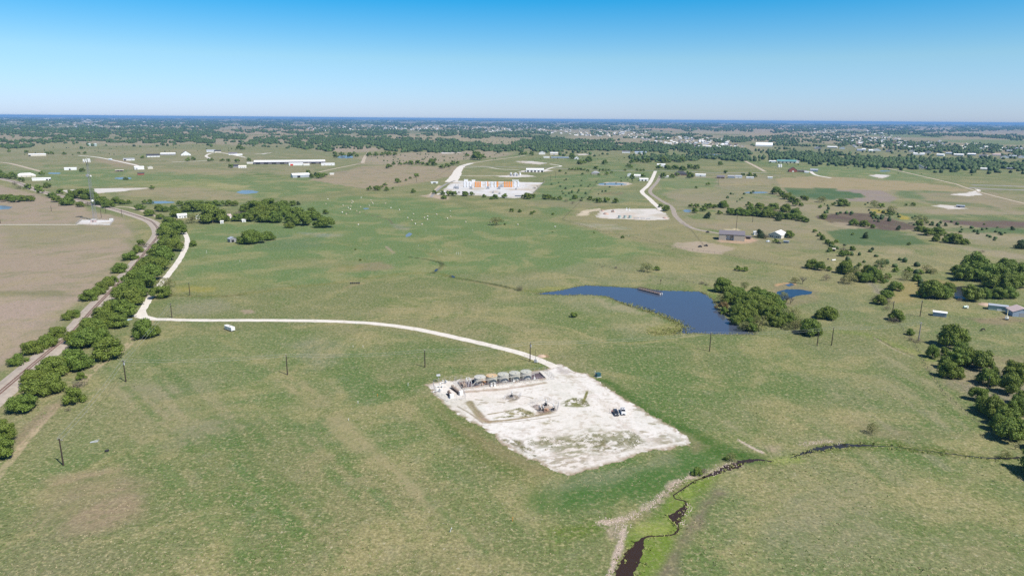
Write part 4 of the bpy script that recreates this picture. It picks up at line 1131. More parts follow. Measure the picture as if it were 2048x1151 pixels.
plant('in the far left pasture', 'lone trees of the far left pasture', '165,344,11;94,309,8;104,309,8;129,310,9;170,308,7;158,308,6;18,305,8;53,306,8;304,379,10;285,317,8;376,323,10;387,321,9;418,323,9;424,322,8;445,323,9;457,324,8;475,325,10;498,323,9;478,299,13;485,300,10;462,336,10;250,360,8;254,360,7')
plant('in the windbreak of the white shed', 'trees of the shed windbreak', '617,347,9;624,356,11;632,352,9,d;640,357,15;650,354,11;612,352,7')
plant('beside the blue pond beyond the white shed', 'trees by the blue pond', '672,316,11;687,313,10;701,315,13;714,314,9;670,309,8;682,310,9;708,309,8')
plant('in the hedge behind the brown field', 'trees of the brown field hedge', '738,313,12;751,313,12;764,312,10;778,312,11;790,312,9;770,309,8')
plant('on the near border of the brown field', 'trees bordering the brown field', '739,381,12;754,381,15;774,382,11;796,366,13;833,355,10;827,386,11;770,372,9;764,376,7;820,358,6;812,362,6;786,378,5')
plant('beyond the brown field', 'trees beyond the brown field', '778,337,13;788,330,9;800,331,9;812,330,10;822,330,12;835,329,12;845,330,9;855,332,11;868,332,13;862,326,11;884,338,12;895,335,12;905,331,12;915,328,8;955,320,22;966,318,12;948,318,12;870,322,8;934,314,10;1043,310,10;1063,311,10;1051,309,8')
plant('on the near edge of the container yard', 'trees fronting the container yard', '869,388,10;886,390,12;898,392,13;909,392,12;918,387,8,s;931,392,15;944,391,11;968,395,10,u;990,398,14,u;983,399,9,u;1009,396,12;1046,396,9;1056,398,18;1065,396,12;1069,378,6,s;1075,374,4,s;888,398,14,u')
plant('right of the container yard', 'trees right of the container yard', '1092,399,15;1101,399,12;1120,400,12;1087,393,5,d;1109,400,9;1150,398,14,u;1132,404,9,s;1145,408,8,s;1160,402,9,s')
plant('below the container yard in open pasture', 'trees of the open pasture', '993,451,24,y;1010,450,5;1023,424,9;1040,425,9;1063,429,8,y;1068,426,7,y;1106,430,6,y')
plant('in the clipped row along the country road', 'clipped row along the country road', '1139,341,7;1145,341,7;1151,341,7;1157,341,7;1163,341,7;1169,341,7;1200,342,6;1206,342,6;1212,342,6;1218,342,6;1250,342,6;1274,342,6;1281,342,6;1287,342,6')
plant('scattered by the country road', 'trees by the country road', '1145,318,15;1177,324,15;1160,329,15;1168,328,10;1209,329,12;1264,327,12;1261,337,11;1256,334,9;1274,325,8;1284,326,9;1296,326,14;1326,326,18;1336,326,12;1362,325,14;1441,331,10;1191,339,10;1223,347,7;1175,344,7;1165,350,6;1120,344,7;1132,348,5;1186,347,6')
plant('around the houses beside the twin drives', 'trees by the twin drives', '1318,339,13;1335,339,15;1350,339,15;1365,341,15;1380,338,13;1392,339,15;1381,356,15;1285,355,11;1264,356,11;1326,356,13;1344,356,11;1355,352,9;1374,350,10;1416,371,9;1392,377,6;1331,422,16;1321,415,10;1213,350,9;1198,351,7;1486,352,8;1498,354,12;1510,355,10;1451,347,8')
plant('in the short row behind the soil heaps', 'short row by the soil heaps', '1179,401,12;1198,406,14;1213,405,14;1230,406,14;1188,402,8')
plant('near the small pond by the grey drive', 'trees by the drive pond', '1382,415,11;1393,416,11;1406,423,14;1413,416,11;1421,417,14;1390,426,13;1446,416,20;1439,429,12;1414,437,13,d;1430,417,10')
plant('in the wood behind the tan barn', 'trees of the barn wood', '1462,430,18;1478,431,22;1491,432,20;1503,431,22;1516,433,22;1531,435,22;1546,436,22;1561,438,20;1575,439,20;1590,440,18;1603,443,18;1498,414,14;1500,424,18;1520,419,22;1545,421,22;1570,424,22;1590,431,20;1557,442,14,d;1612,445,13;1535,427,20')
plant('between the barn wood and the crop fields', 'trees along the crop fields', '1552,389,20;1566,393,16;1573,399,20;1584,405,18;1595,406,12;1606,398,10;1611,401,13,u;1643,405,20,y;1686,413,24,u;1640,416,8;1646,438,15,u;1665,411,7;1590,412,14;1602,413,10')
plant('among the ploughed fields at right', 'trees among the ploughed fields', '1747,434,14,u;1706,451,20,u;1728,454,20,u;1746,456,11,u;1748,416,20,y;1762,416,12,y;1783,428,24,y;1778,432,13;1826,412,10;1812,412,6;1841,449,30,y;1838,451,18,u;1836,463,16,u;1853,471,20;1846,462,14;1878,471,26;1868,466,16;1871,483,17;1893,486,18;1911,488,32;1928,489,18;1900,478,18;1891,452,7,d;2025,460,8,d;2040,498,20,d;1796,460,9,d;1730,477,13,d;1705,470,7;1818,490,8;1965,505,8,s;1968,450,5;1995,456,4;1922,455,4')
plant('round the white roofed house by the tan barn', 'trees round the white roofed house', '1521,476,20,d;1532,478,18,s;1579,476,19;1551,486,11')
plant('on the fence line below the crop fields', 'trees on the crop fence line', '1638,473,11,y;1645,480,12,u;1655,488,13,u;1662,491,12,u;1672,486,10;1684,505,14,s;1660,503,10,y;1705,501,12,u;1684,513,15;1693,511,14;1630,465,9,y')
plant('at the top of the pond wood', 'trees of the pond wood', '1447,586,36;1456,609,28;1443,621,21,o;1475,592,26;1485,614,28;1497,609,34;1466,600,24;1488,580,16,y;1524,604,30;1510,598,26')
plant('on the pond bank', 'trees of the pond wood', '1441,608,20,y;1448,628,18,u;1470,650,22;1488,664,22,y;1498,660,26;1484,645,28;1470,634,24')
plant('in the heart of the pond wood', 'trees of the pond wood', '1509,620,38;1492,633,34;1500,625,34;1522,615,36;1540,607,30;1556,622,30;1543,640,30;1560,650,26;1478,622,24;1531,624,36;1546,616,32;1551,633,30;1535,638,28;1518,634,28;1508,645,22;1546,653,26;1563,640,20')
plant('at the near end of the pond wood', 'trees of the pond wood', '1517,663,30,y;1504,664,18;1567,648,28,y;1583,644,26,y;1599,657,24,y;1578,652,24;1590,660,22,y;1560,655,22,u;1575,660,16,y;1620,672,38;1633,671,20;1606,668,14')
plant('beside the small dark blue pond', 'trees by the small dark pond', '1605,569,26,b;1581,609,20,b;1566,602,22,y;1590,567,16,y;1573,605,16,b')
plant('standing alone right of the pond wood', 'lone trees by the pond wood', '1657,640,34;1640,638,22;1650,636,22')
plant('in the right hand thicket', 'trees of the right hand thicket', '1622,538,23;1640,541,18;1658,542,13;1690,548,30;1699,569,26,y;1685,566,16,s;1708,556,22,y;1717,533,11;1717,563,24;1745,558,34;1736,548,24;1761,540,26,y;1754,566,26,u;1770,563,16,y;1652,562,15,s;1731,566,20')
plant('between thicket and ringed pond', 'trees by the ringed pond', '1812,561,22,y;1817,544,14,y;1791,544,12,y;1776,557,13,y;1833,563,20;1853,547,20,y;1866,548,15,y;1840,548,12,y;1790,582,28;1773,596,26;1760,610,28;1775,609,22,s;1750,602,16,s;1793,643,30;1786,646,18,s;1772,620,13,s;1821,671,16;1836,686,14,s;1822,682,12,s')
plant('around the ringed pond', 'trees round the ringed pond', '1861,598,44;1846,596,28;1884,598,38;1896,590,30;1944,603,40;1971,598,22;1996,598,30;2021,597,26;1926,562,38;1946,547,48;1966,564,50;1993,563,48;2021,562,46;2011,538,30;2036,577,38;2008,580,42;1981,577,36;2052,566,34;1916,550,26;1918,603,10,s')
plant('at the top of the right hand hedge', 'trees of the right hand hedge', '1900,696,52;1921,691,28;1863,717,24;1874,715,18,s;1889,712,16;1920,716,32;1918,733,40;1932,728,28;1895,757,36;1890,738,26;1915,758,24;1961,742,46;1946,736,28')
plant('in the middle of the right hand hedge', 'trees of the right hand hedge', '1974,773,44;2031,767,42;2017,790,38;1954,803,30;1966,758,18,s;1987,752,18;2006,760,16,s;1980,836,42;2000,842,34;1963,822,24;2030,832,34;2038,812,32;2052,800,26,s')
plant('at the near end of the right hand hedge', 'trees of the right hand hedge', '2014,858,46;2016,884,54;2044,876,46;1994,864,30;2030,900,14,b;2011,919,19,y;2078,962,70;2085,910,50')
plant('standing alone above the dark creek', 'lone trees above the creek', '1743,869,20,y')
plant('on the creek bank below the pad', 'bushes on the creek bank', '1393,952,24,u;1407,948,17,s;1462,924,22,y;1452,920,10,u')
plant('alone in the grass before the pond', 'lone trees before the pond', '1148,635,14')
plant('behind the big pond', 'trees behind the pond', '1294,545,26,y;1314,541,12,y;1476,542,14,y;1490,543,12,y;1404,569,10,s;1412,571,8,s;1040,582,15,s;1346,500,4,s;1205,535,5,s;1232,537,7,s')
plant('dotted over the bale meadow', 'small bushes in the meadow', '721,521,5,u;711,500,4,u;552,620,3,u;1105,465,3,u;1188,466,4,u;1245,476,7,u;360,836,0,u', 'u')

LOWC = [crown_mesh('g', 800 + i, 9, 46, q=(.09, .15)) for i in range(4)]
widths = sorted((t[2] for _, _, L_ in TIMBER for t in L_ if KIND[t[3]][0] == 'tree'), reverse=True)
WCUT = widths[285]
REST = []
SHAPE = {'trees of the railway hedge': (.90, .92), 'bushes west of the railway': (.95, .95), 'trees of the right hand hedge': (1, 1.3), 'trees of the right hand thicket': (1.05, 1.2), 'trees of the pond wood': (1.08, 1.15), 'trees round the ringed pond': (1.0, 1.1), 'lone trees above the creek': (1.1, 1.5), 'lone trees by the pond wood': (1, 1.15)}
N_INDIV = 0
for place, group, L_ in TIMBER:
    REST += [t for t in L_ if KIND[t[3]][0] == 'tree' and t[2] < WCUT]
    L_ = [t for t in L_ if t[2] > 1 and not (KIND[t[3]][0] == 'tree' and t[2] < WCUT)]
    cnt = {}
    infos = []
    for (px, py, w, k) in L_:
        wm = w * mpp(px, py)
        size = 'small' if wm < 6.5 else ('mid-sized' if wm < 11 else 'broad')
        infos.append((px, py, w, k, wm, size))
    order = sorted(range(len(infos)), key=lambda i: infos[i][0])
    rank = {}
    for i in order:
        key = (infos[i][3], infos[i][5])
        rank[i] = cnt.get(key, 0); cnt[key] = cnt.get(key, 0) + 1
    for i, (px, py, w, k, wm, size) in enumerate(infos):
        nm, phr, cat = KIND[k]
        n = cnt[(k, size)]; q = rank[i]
        if n == 1: lab = '%s %s %s' % (size, phr, place)
        elif q in (0, n - 1): lab = '%s %s %s, %s one' % (size, phr, place, 'rightmost' if q else 'leftmost')
        else: lab = '%s %s %s, %s from left' % (size, phr, place, nth(q))
        if len(lab.split()) > 16: print('LONG', lab)
        var = random.choice(VAR[k])
        base = G(px, py); dirv = Vector((base.x, base.y)).normalized()
        c = Vector((base.x, base.y)) + dirv * (wm * .30)
        grp = group if len(L_) > 1 else None
        sx = wm * random.uniform(.98, 1.1); sz = wm * random.uniform(.72, .98)
        if wm < 9: sz *= 1.2
        wf, hf = SHAPE.get(group, (1, 1)); sx *= wf; sz *= hf
        if k == 'd': sz *= 1.15
        t = thing(nm, lab, cat, (c.x, c.y, 0), random.uniform(0, 6.28), grp)
        t.scale = (sx * random.uniform(.9, 1.08), sx * random.uniform(.85, 1.05), sz)
        cm, tm = var
        if cm:
            o = bpy.data.objects.new('crown', cm); COL.objects.link(o); o.parent = t
        o = bpy.data.objects.new('trunk' if cm else 'trunk_and_branches', tm); COL.objects.link(o); o.parent = t
        N_INDIV += 1
print('individual trees and bushes', N_INDIV, 'rest', len(REST))
VV = []; FF = []; TT = []; k0 = 0
for (px, py, w, k) in REST:
    me = random.choice(LOWC); n = len(me.vertices); co = np.empty(n * 3, np.float32); me.vertices.foreach_get('co', co); co = co.reshape(-1, 3)
    ti = np.empty(n * 4, np.float32); me.attributes['tint'].data.foreach_get('color', ti); ti = ti.reshape(-1, 4)
    wm = w * mpp(px, py); base = G(px, py); c = base + Vector((base.x, base.y, 0)).normalized() * wm * .3
    th = random.uniform(0, 6.28); sz = wm * random.uniform(.85, 1.05)
    VV.append(np.stack([(co[:, 0] * math.cos(th) - co[:, 1] * math.sin(th)) * wm + c.x, (co[:, 0] * math.sin(th) + co[:, 1] * math.cos(th)) * wm + c.y, co[:, 2] * sz], 1))
    TT.append(np.clip(ti + RNG.normal(0, .12) + (.25 if k == 'y' else 0), 0, 1))
    for p in me.polygons:
        v = list(p.vertices); FF.append([v[0] + k0, v[1] + k0, v[2] + k0, (v[3] if len(v) > 3 else v[2]) + k0])
    k0 += n
FF = np.array(FF); tri = FF[:, 2] == FF[:, 3]
T3 = np.concatenate([FF[~tri][:, [0, 1, 2]], FF[~tri][:, [0, 2, 3]], FF[tri][:, :3]])
o = np_mesh('far_farmland_trees', np.concatenate(VV), T3, LEAF['g'], attr=('tint', np.concatenate(TT)))
tag(o, 'small scattered trees dotted along the far fields and roads', 'trees', None, 'stuff')

# ------------------------------------------------------------------ far woods: nobody could count these
M_WOOD = mat_leaf('far_wood_leaves', (.058, .094, .026), .1, 0, .6)


def blob_template():
    v = []; f = []
    for k, (r, z) in enumerate(((.42, .05), (.52, .38), (.36, .72))):
        for i in range(7):
            t = 2 * math.pi * (i + .5 * (k % 2)) / 7; v.append((r * math.cos(t), r * math.sin(t), z))
    v.append((0, 0, .92))
    for k in range(2):
        for i in range(7):
            a, b_, c, d = k * 7 + i, k * 7 + (i + 1) % 7, (k + 1) * 7 + (i + 1) % 7, (k + 1) * 7 + i
            f += [(a, b_, c), (a, c, d)]
    for i in range(7): f.append((14 + i, 14 + (i + 1) % 7, 21))
    return np.array(v), np.array(f)


BV, BF = blob_template()


def scatter(polys, wrange, pxmin=3.6):
    """polys: (pixel outline, count, gate) -> arrays of ground points and widths; farther trees stand for clumps"""
    out = []
    for pts, n, gate in polys:
        xs = [p[0] for p in pts]; ys = [p[1] for p in pts]
        PP = np.array(pts, float)
        m = 0; tries = 0
        while m < n and tries < 40:
            tries += 1
            x = RNG.uniform(min(xs), max(xs), 4000); y = RNG.uniform(min(ys), max(ys), 4000)
            ins = seg_dist(x, y + 14 * (fbm(x / 30 + 11, y / 9 + 3, 4) - .5), PP, True) > 0
            ins &= fbm(x / 17 + 31, y / 2.6 + 5, 3) > .36
            if gate: ins &= fbm(x / 46 + 3, y / 3.6 + 7, 3) > gate
            for a, b_ in zip(x[ins], y[ins]):
                if m >= n: break
                p = GT(a, b_); s = mpp(a, b_)
                w = RNG.uniform(*wrange); w = max(w, s * pxmin * RNG.uniform(.7, 1.3))
                out.append((p.x, p.y, p.z, w)); m += 1
    return np.array(out)


def forest(name, pts, label, hmax=15):
    n = len(pts)
    V = np.repeat(BV[None], n, 0)
    V = V * (1 + .34 * (RNG.random(V.shape) - .5))
    w = pts[:, 3][:, None]; h = np.minimum(w * RNG.uniform(.6, 1.3, w.shape), hmax * RNG.uniform(.5, 1.2, w.shape))
    th = RNG.uniform(0, 6.28, n)[:, None]
    x = V[:, :, 0] * np.cos(th) - V[:, :, 1] * np.sin(th); y = V[:, :, 0] * np.sin(th) + V[:, :, 1] * np.cos(th)
    W = np.stack([x * w + pts[:, 0][:, None], y * w + pts[:, 1][:, None], V[:, :, 2] * h + pts[:, 2][:, None]], -1).reshape(-1, 3)
    Fs = (BF[None] + (np.arange(n) * len(BV))[:, None, None]).reshape(-1, 3)
    T = np.clip(np.repeat(RNG.normal(.5, .2, n), len(BV)) + RNG.normal(0, .12, n * len(BV)), 0, 1)
    o = np_mesh(name, W, Fs, M_WOOD, attr=('tint', np.stack([T, T, T, np.ones_like(T)], 1)))
    return tag(o, label, 'woodland', None, 'stuff')


belt = scatter([
    ([(0, 274), (120, 276), (250, 277), (330, 282), (440, 285), (512, 288), (512, 272), (400, 262), (250, 260), (100, 260), (0, 262)], 2600, .36),
    ([(0, 286), (60, 286), (200, 284), (330, 285), (430, 287), (430, 283), (250, 281), (60, 282), (0, 283)], 700, 0),
    ([(0, 292), (62, 292), (62, 298), (0, 298)], 160, 0),
    ([(420, 284), (512, 288), (650, 291), (760, 292), (772, 300), (830, 305), (920, 304), (1026, 303), (1026, 290), (900, 282), (760, 273), (600, 270), (512, 268), (430, 274)], 4200, .34),
    ([(1020, 303), (1130, 303), (1240, 302), (1300, 304), (1400, 308), (1480, 314), (1505, 308), (1490, 299), (1400, 292), (1300, 286), (1180, 278), (1100, 276), (1024, 284)], 3300, .36),
    ([(1258, 318), (1300, 313), (1380, 313), (1500, 316), (1495, 322), (1400, 319), (1320, 323), (1265, 324)], 460, 0),
    ([(1536, 304), (1640, 306), (1700, 311), (1780, 316), (1860, 320), (2070, 326), (2070, 342), (1900, 340), (1820, 336), (1720, 330), (1620, 326), (1540, 319)], 2100, .30),
    ([(1760, 278), (1850, 282), (1950, 288), (2070, 298), (2070, 310), (1900, 307), (1780, 298), (1690, 290)], 1500, .36),
    ([(1500, 272), (1640, 266), (1760, 276), (1700, 292), (1600, 294), (1500, 290)], 900, .44),
    ([(588, 294), (622, 292), (670, 300), (660, 304), (620, 301)], 150, 0),
    ([(1180, 272), (1320, 276), (1500, 286), (1500, 276), (1300, 264), (1180, 262)], 900, .42),
    ([(1850, 297), (1900, 295), (1960, 298), (1960, 302), (1880, 301)], 100, 0),
    ([(2070, 300), (2600, 320), (2600, 345), (2070, 340)], 500, .3),
    ([(-560, 270), (-10, 276), (-10, 298), (-560, 290)], 500, .34),
    ([(0, 270), (512, 276), (1020, 284), (1500, 296), (1500, 322), (1020, 308), (512, 294), (0, 300)], 500, .5),
    ([(1500, 296), (1700, 296), (2070, 310), (2070, 352), (1880, 346), (1700, 336), (1500, 328)], 360, .5),
], (8, 13))
forest('wooded_belt', belt, 'dark tree belt crossing the whole plain behind the farmland')
dist = scatter([
    ([(-10, 247), (300, 250), (512, 254), (800, 256), (1024, 258), (1500, 262), (1700, 264), (1500, 252), (1024, 246), (512, 242), (0, 240)], 5600, .40),
    ([(0, 262), (250, 262), (430, 262), (700, 270), (1100, 278), (1100, 262), (700, 256), (300, 252), (0, 250)], 4600, .40),
    ([(1500, 262), (2070, 280), (2070, 262), (1500, 252)], 1300, .5),
    ([(1640, 262), (1800, 268), (2070, 282), (2070, 276), (1800, 262)], 500, .42),
    ([(-10, 244), (1024, 250), (2070, 262), (2070, 252), (1500, 246), (1024, 241), (512, 237), (-10, 235)], 8000, .30),
    ([(2070, 262), (2700, 268), (2700, 300), (2070, 284)], 700, .45),
    ([(-600, 232), (-10, 238), (-10, 262), (-600, 258)], 900, .36),
], (10, 16), 3.2)
forest('distant_woodland', dist, 'bluish far woodland fading towards the horizon', 22)
dots = scatter([
    ([(0, 300), (420, 284), (520, 292), (512, 306), (260, 312), (0, 312)], 60, 0),
    ([(735, 312), (900, 304), (1030, 306), (1000, 316), (860, 330), (735, 322)], 70, 0),
    ([(770, 268), (1100, 278), (1000, 286), (800, 280)], 90, .4),
    ([(1020, 306), (1480, 316), (1480, 324), (1240, 322), (1020, 318)], 40, 0),
    ([(1500, 316), (1700, 330), (1980, 352), (1880, 352), (1640, 334), (1500, 328)], 20, 0),
    ([(1100, 366), (1290, 350), (1180, 404), (1100, 404)], 40, 0),
    ([(1640, 395), (1740, 410), (1860, 440), (1940, 470), (1820, 450), (1650, 425)], 60, .45),
    ([(1640, 470), (1760, 500), (1900, 560), (1840, 580), (1700, 560), (1640, 510)], 40, .45),
    ([(1500, 380), (1540, 400), (1470, 412), (1380, 400)], 10, 0),
    ([(1880, 440), (2060, 470), (2060, 500), (1930, 470)], 24, 0),
], (2.5, 5), 1.6)
forest('scattered_scrub', dots, 'small scattered scrub dotted over the far fields', 5)

# ================================================================== BUILDINGS
PAL = {
    'white': mat('white_metal', (.78, .77, .75), .5, .06, .6), 'cream': mat('cream_siding', (.62, .57, .48), .7, .08, 1),
    'tan': mat('tan_metal_siding', (.42, .37, .30), .6, .07, .8), 'grey': mat('grey_roofing', (.30, .30, .31), .7, .12, 1),
    'slate': mat('slate_roofing', (.16, .145, .16), .7, .12, 1), 'dark': mat('dark_roofing', (.055, .055, .062), .8, .2, 1),
    'brown': mat('brown_roofing', (.17, .115, .085), .8, .15, 1), 'red': mat('red_barn_paint', (.30, .09, .06), .7, .15, 1),
    'galv': mat('galvanised_sheet', (.50, .52, .55), .4, .12, .7, metal=.35), 'teal': mat('teal_roofing', (.12, .27, .26), .6, .1, 1),
    'blue': mat('blue_grey_siding', (.30, .36, .44), .7, .08, 1), 'pink': mat('faded_red_roofing', (.50, .39, .37), .7, .12, 1),
    'green': mat('pale_green_siding', (.36, .44, .40), .7, .14, .8), 'stone': mat('stone_wall', (.40, .35, .29), .9, .15, 1),
    'door': mat('grey_door', (.34, .35, .37), .5, .06, 1), 'opening': mat('dark_opening', (.025, .025, .028), .9, .2, 1),
    'glass': mat('window_glass', (.03, .04, .05), .08, .1, 1, spec=.6), 'trim': mat('white_trim', (.74, .73, .71), .5, .05, 1),
    'orangered': mat('bright_red_panel', (.62, .06, .04), .5, .1, 1),
}


def building(name, label, cat, px, py, wpx, depth, h, roof='grey', wall='white', ang=0, ridge='x', pitch=.25, doors=(), wins=(), chimney=False, group=None, wm=None, hip=False, over=.35, open_front=False, local=None):
    """front base centre at a photo point; front faces the viewer turned by ang degrees"""
    g = local or G(px, py); w = wm or wpx * mpp(px, py)
    az = math.atan2(g.x, g.y)
    rz = -az + R(ang)
    back = Vector((-math.sin(rz), math.cos(rz)))
    t = thing(name, label, cat, (g.x, g.y, 0), rz, group)
    x0, x1, d = -w / 2, w / 2, depth
    b = MB(); e = .12
    span = d if ridge == 'x' else w
    rh = pitch * span / 2
    if ridge == 'x' and not hip:
        b.ext([(0, 0), (d, 0), (d, h), (d / 2, h + rh), (0, h)], x0, x1)
    elif not hip:
        v = [(x0, 0), (x1, 0), (x1, h), (0, h + rh), (x0, h)]
        n = 5; vs = [(x, 0, z) for x, z in v] + [(x, d, z) for x, z in v]
        b.add(vs, [(i, (i + 1) % n, n + (i + 1) % n, n + i) for i in range(n)] + [(4, 3, 2, 1, 0), (5, 6, 7, 8, 9)])
    else: b.box(x0, 0, 0, x1, d, h)
    b.build('wall', PAL[wall], t)
    r = MB(); o = over; th = .14
    if hip:
        k = min(w, d) / 2; lift = pitch * k
        A = [(x0 - o, -o, h), (x1 + o, -o, h), (x1 + o, d + o, h), (x0 - o, d + o, h)]
        if w >= d: B_ = [(x0 + k, d / 2, h + lift), (x1 - k, d / 2, h + lift)]
        else: B_ = [(0, k, h + lift), (0, d - k, h + lift)]
        up = [(x, y, z + .1) for x, y, z in A + B_]
        fs = [(0, 1, 5, 4), (1, 2, 5), (2, 3, 4, 5), (3, 0, 4)] if w >= d else [(0, 1, 4), (1, 2, 5, 4), (2, 3, 5), (3, 0, 4, 5)]
        r.add(up, fs); r.add([(x, y, z + .1) for x, y, z in A], [(3, 2, 1, 0)])
    elif ridge == 'x':
        s = rh / (d / 2)
        for y0, y1 in ((-o, d / 2), (d + o, d / 2)):
            z0 = h - s * o + .03; z1 = h + rh + .03
            r.ext([(y0, z0), (y1, z1), (y1, z1 + th), (y0, z0 + th)], x0 - o, x1 + o)
    else:
        s = rh / (w / 2)
        for xa, sg in ((x0 - o, 1), (x1 + o, -1)):
            z0 = h - s * o + .03; z1 = h + rh + .03
            P = [(xa, z0), (0, z1), (0, z1 + th), (xa, z0 + th)]
            vs = [(x, -o, z) for x, z in P] + [(x, d + o, z) for x, z in P]
            r.add(vs, [(i, (i + 1) % 4, 4 + (i + 1) % 4, 4 + i) for i in range(4)] + [(3, 2, 1, 0), (4, 5, 6, 7)])
    ro = r.build('roof', PAL[roof], t)
    if chimney: MB().box(w * .2, d * .45, h + rh * .4, w * .2 + .8, d * .45 + .8, h + rh + 1).build('chimney', PAL['stone'], ro)
    for (fx, fw, dh, m_) in doors:
        c = x0 + fx * w
        MB().box(c - fw / 2, -.06, .0, c + fw / 2, .05, dh).build('door', PAL[m_], t)
    for (fx, fw, zb, zt) in wins:
        c = x0 + fx * w
        wo = MB().box(c - fw / 2, -.04, zb, c + fw / 2, .05, zt).build('window', PAL['glass'], t)
        f = MB(); q = .12
        f.box(c - fw / 2 - q, -.07, zb - q, c + fw / 2 + q, .04, zb); f.box(c - fw / 2 - q, -.07, zt, c + fw / 2 + q, .04, zt + q)
        f.box(c - fw / 2 - q, -.07, zb, c - fw / 2, .04, zt); f.box(c + fw / 2, -.07, zb, c + fw / 2 + q, .04, zt)
        f.build('frame', PAL['trim'], wo)
    return t


B = building
H2 = ((.25, 1.6, .9, 2.1), (.75, 1.6, .9, 2.1))
D1 = ((.5, 1.1, 2.1, 'door'),)
# --- near and middle right
barn = B('barn', 'tan metal barn with slate roof and recessed grey door on pink ground', 'barn', 1463, 481, 49, 15, 6.2, 'slate', 'tan', 2, 'x', .42, (), ())
W_ = 2 * 24.5 * mpp(1463, 481)
w0 = MB(); rp = lambda y: 6.2 + .42 * y
for xa, xb in ((-.5, -.235), (.085, .5)): w0.ext([(0, 0), (3.6, 0), (3.6, rp(3.6) - .06), (0, 6.14)], xa * W_, xb * W_)
w0.ext([(3.6, 0), (15, 0), (15, 6.2), (7.5, rp(7.5)), (3.6, rp(3.6) - .06)], -.498 * W_, .498 * W_)
me_ = w0.mesh('wall', PAL['tan']); [c_ for c_ in barn.children if c_.name.startswith('wall')][0].data = me_
MB().box(-.19 * W_, 3.4, 0, -.06 * W_, 3.62, 4.8).build('door', PAL['galv'], barn)
MB().box(.0 * W_, 3.4, 0, .045 * W_, 3.62, 2.4).build('door', PAL['trim'], barn)
MB().box(-.235 * W_ + .2, .3, 0, -.235 * W_ + .5, .6, 6.2).build('porch_post', PAL['trim'], barn)
MB().box(.085 * W_ - .5, .3, 0, .085 * W_ - .2, .6, 6.2).build('porch_post', PAL['trim'], barn)
B('house', 'white metal roofed house right of the tan barn behind two dark trees', 'house', 1549, 476, 26, 18, 3.6, 'white', 'cream', -18, 'y', .45, D1, ((.2, 1.5, .9, 2.2), (.35, 1.5, .9, 2.2), (.65, 1.5, .9, 2.2), (.8, 1.5, .9, 2.2)))
B('shed', 'little white flat shed peeking out left of the white roofed house', 'shed', 1512, 470, 8, 6, 3, 'white', 'white', 10, 'y', .2, D1)
B('carport', 'low grey roofed carport against the right end of the tan barn', 'carport', 1496, 478, 12, 6, 2.6, 'slate', 'tan', 0, 'x', .1, ((.5, 4, 2.2, 'opening'),))
B('shed', 'small grey lean-to in front of the white roofed house', 'shed', 1572, 486, 10, 3, 2, 'galv', 'grey', -6, 'x', .1)
B('shed', 'small white shed with rounded roof alone on the right hand grass', 'shed', 1879, 633, 23, 4.0, 2.7, 'white', 'blue', 3, 'x', .18, ((.85, 1.0, 1.9, 'door'),))
B('shed', 'long pale green weathered shed beyond the right hand lawn', 'shed', 1996, 621, 32, 5.0, 3.2, 'galv', 'green', 8, 'x', .2, ((.55, 2.6, 1.5, 'trim'),))
B('house', 'blue grey house with faded red roof cut by the right edge', 'house', 2045, 634, 36, 10, 3.2, 'pink', 'blue', 24, 'y', .42, ((.45, 2.8, 2.6, 'grey'), (.75, 1.2, 2.1, 'trim')), ())
B('shed', 'tumbledown grey shed half hidden by the round trees', 'shed', 468, 484, 15, 6, 3.4, 'galv', 'grey', 24, 'y', .4, ((.35, 2.6, 2.5, 'opening'),))
B('shed', 'open wooden cattle shelter on the crop fence line', 'shelter', 1664, 502, 11, 4, 2.2, 'cream', 'brown', 0, 'x', .1, ((.35, 2.4, 1.8, 'opening'), (.75, 2.0, 1.8, 'opening')))
# --- left farmstead
B('house', 'white farmhouse between the two rounded farmstead trees', 'farmhouse', 365, 436, 17, 9, 3.2, 'white', 'white', 6, 'x', .4, D1, H2)
B('shed', 'white shed right of the pale farmstead tree', 'shed', 396, 438, 9, 6, 3, 'white', 'white', -10, 'y', .4, D1)
B('shed', 'tiny white pump house below the broad farmstead trees', 'shed', 444, 447, 6, 3.5, 2.6, 'white', 'white', 0, 'x', .4, D1)
B('shed', 'pinkish roofed barn right of the broad farmstead trees', 'barn', 456, 438, 14, 9, 3.6, 'pink', 'white', 12, 'x', .4, ((.6, 3, 2.6, 'opening'),))
B('shed', 'tiny white shed at the left foot of the meadow wood', 'shed', 488, 444, 7, 4, 2.6, 'white', 'white', 0, 'x', .3, D1)
B('shed', 'white shed roof under the back trees of the farmstead', 'shed', 416, 422, 5, 5, 3, 'white', 'white', 0, 'x', .4)
# --- far left
B('barn', 'long low white metal barn in the far left pasture', 'barn', 75, 312, 29, 18, 5, 'white', 'cream', 0, 'x', .2, ((.06, 5, 3.6, 'opening'),))
B('shed', 'white open fronted shed alone in the far left pasture', 'shed', 141, 340, 21, 12, 4.2, 'white', 'white', -4, 'x', .2, ((.45, 3, 3, 'opening'),))
B('barn', 'boxy white barn left of a dark round tree in the far left', 'barn', 279, 339, 17, 14, 5.5, 'white', 'white', 5, 'x', .25, ((.2, 4, 3.6, 'door'),))
B('shed', 'small rounded white shed right of the boxy white barn', 'shed', 301, 338, 9, 8, 4, 'white', 'cream', 0, 'y', .4)
B('house', 'hip roofed pale farmhouse at the far bend of the railway', 'farmhouse', 53, 354, 32, 16, 3.4, 'white', 'cream', 6, 'x', .5, D1, H2, hip=True)
B('shed', 'long white shed right of the hip roofed farmhouse', 'shed', 83, 361, 31, 8, 4, 'white', 'white', -6, 'x', .25, ((.8, 3, 2.4, 'opening'), (.95, 3, 2.4, 'opening')))
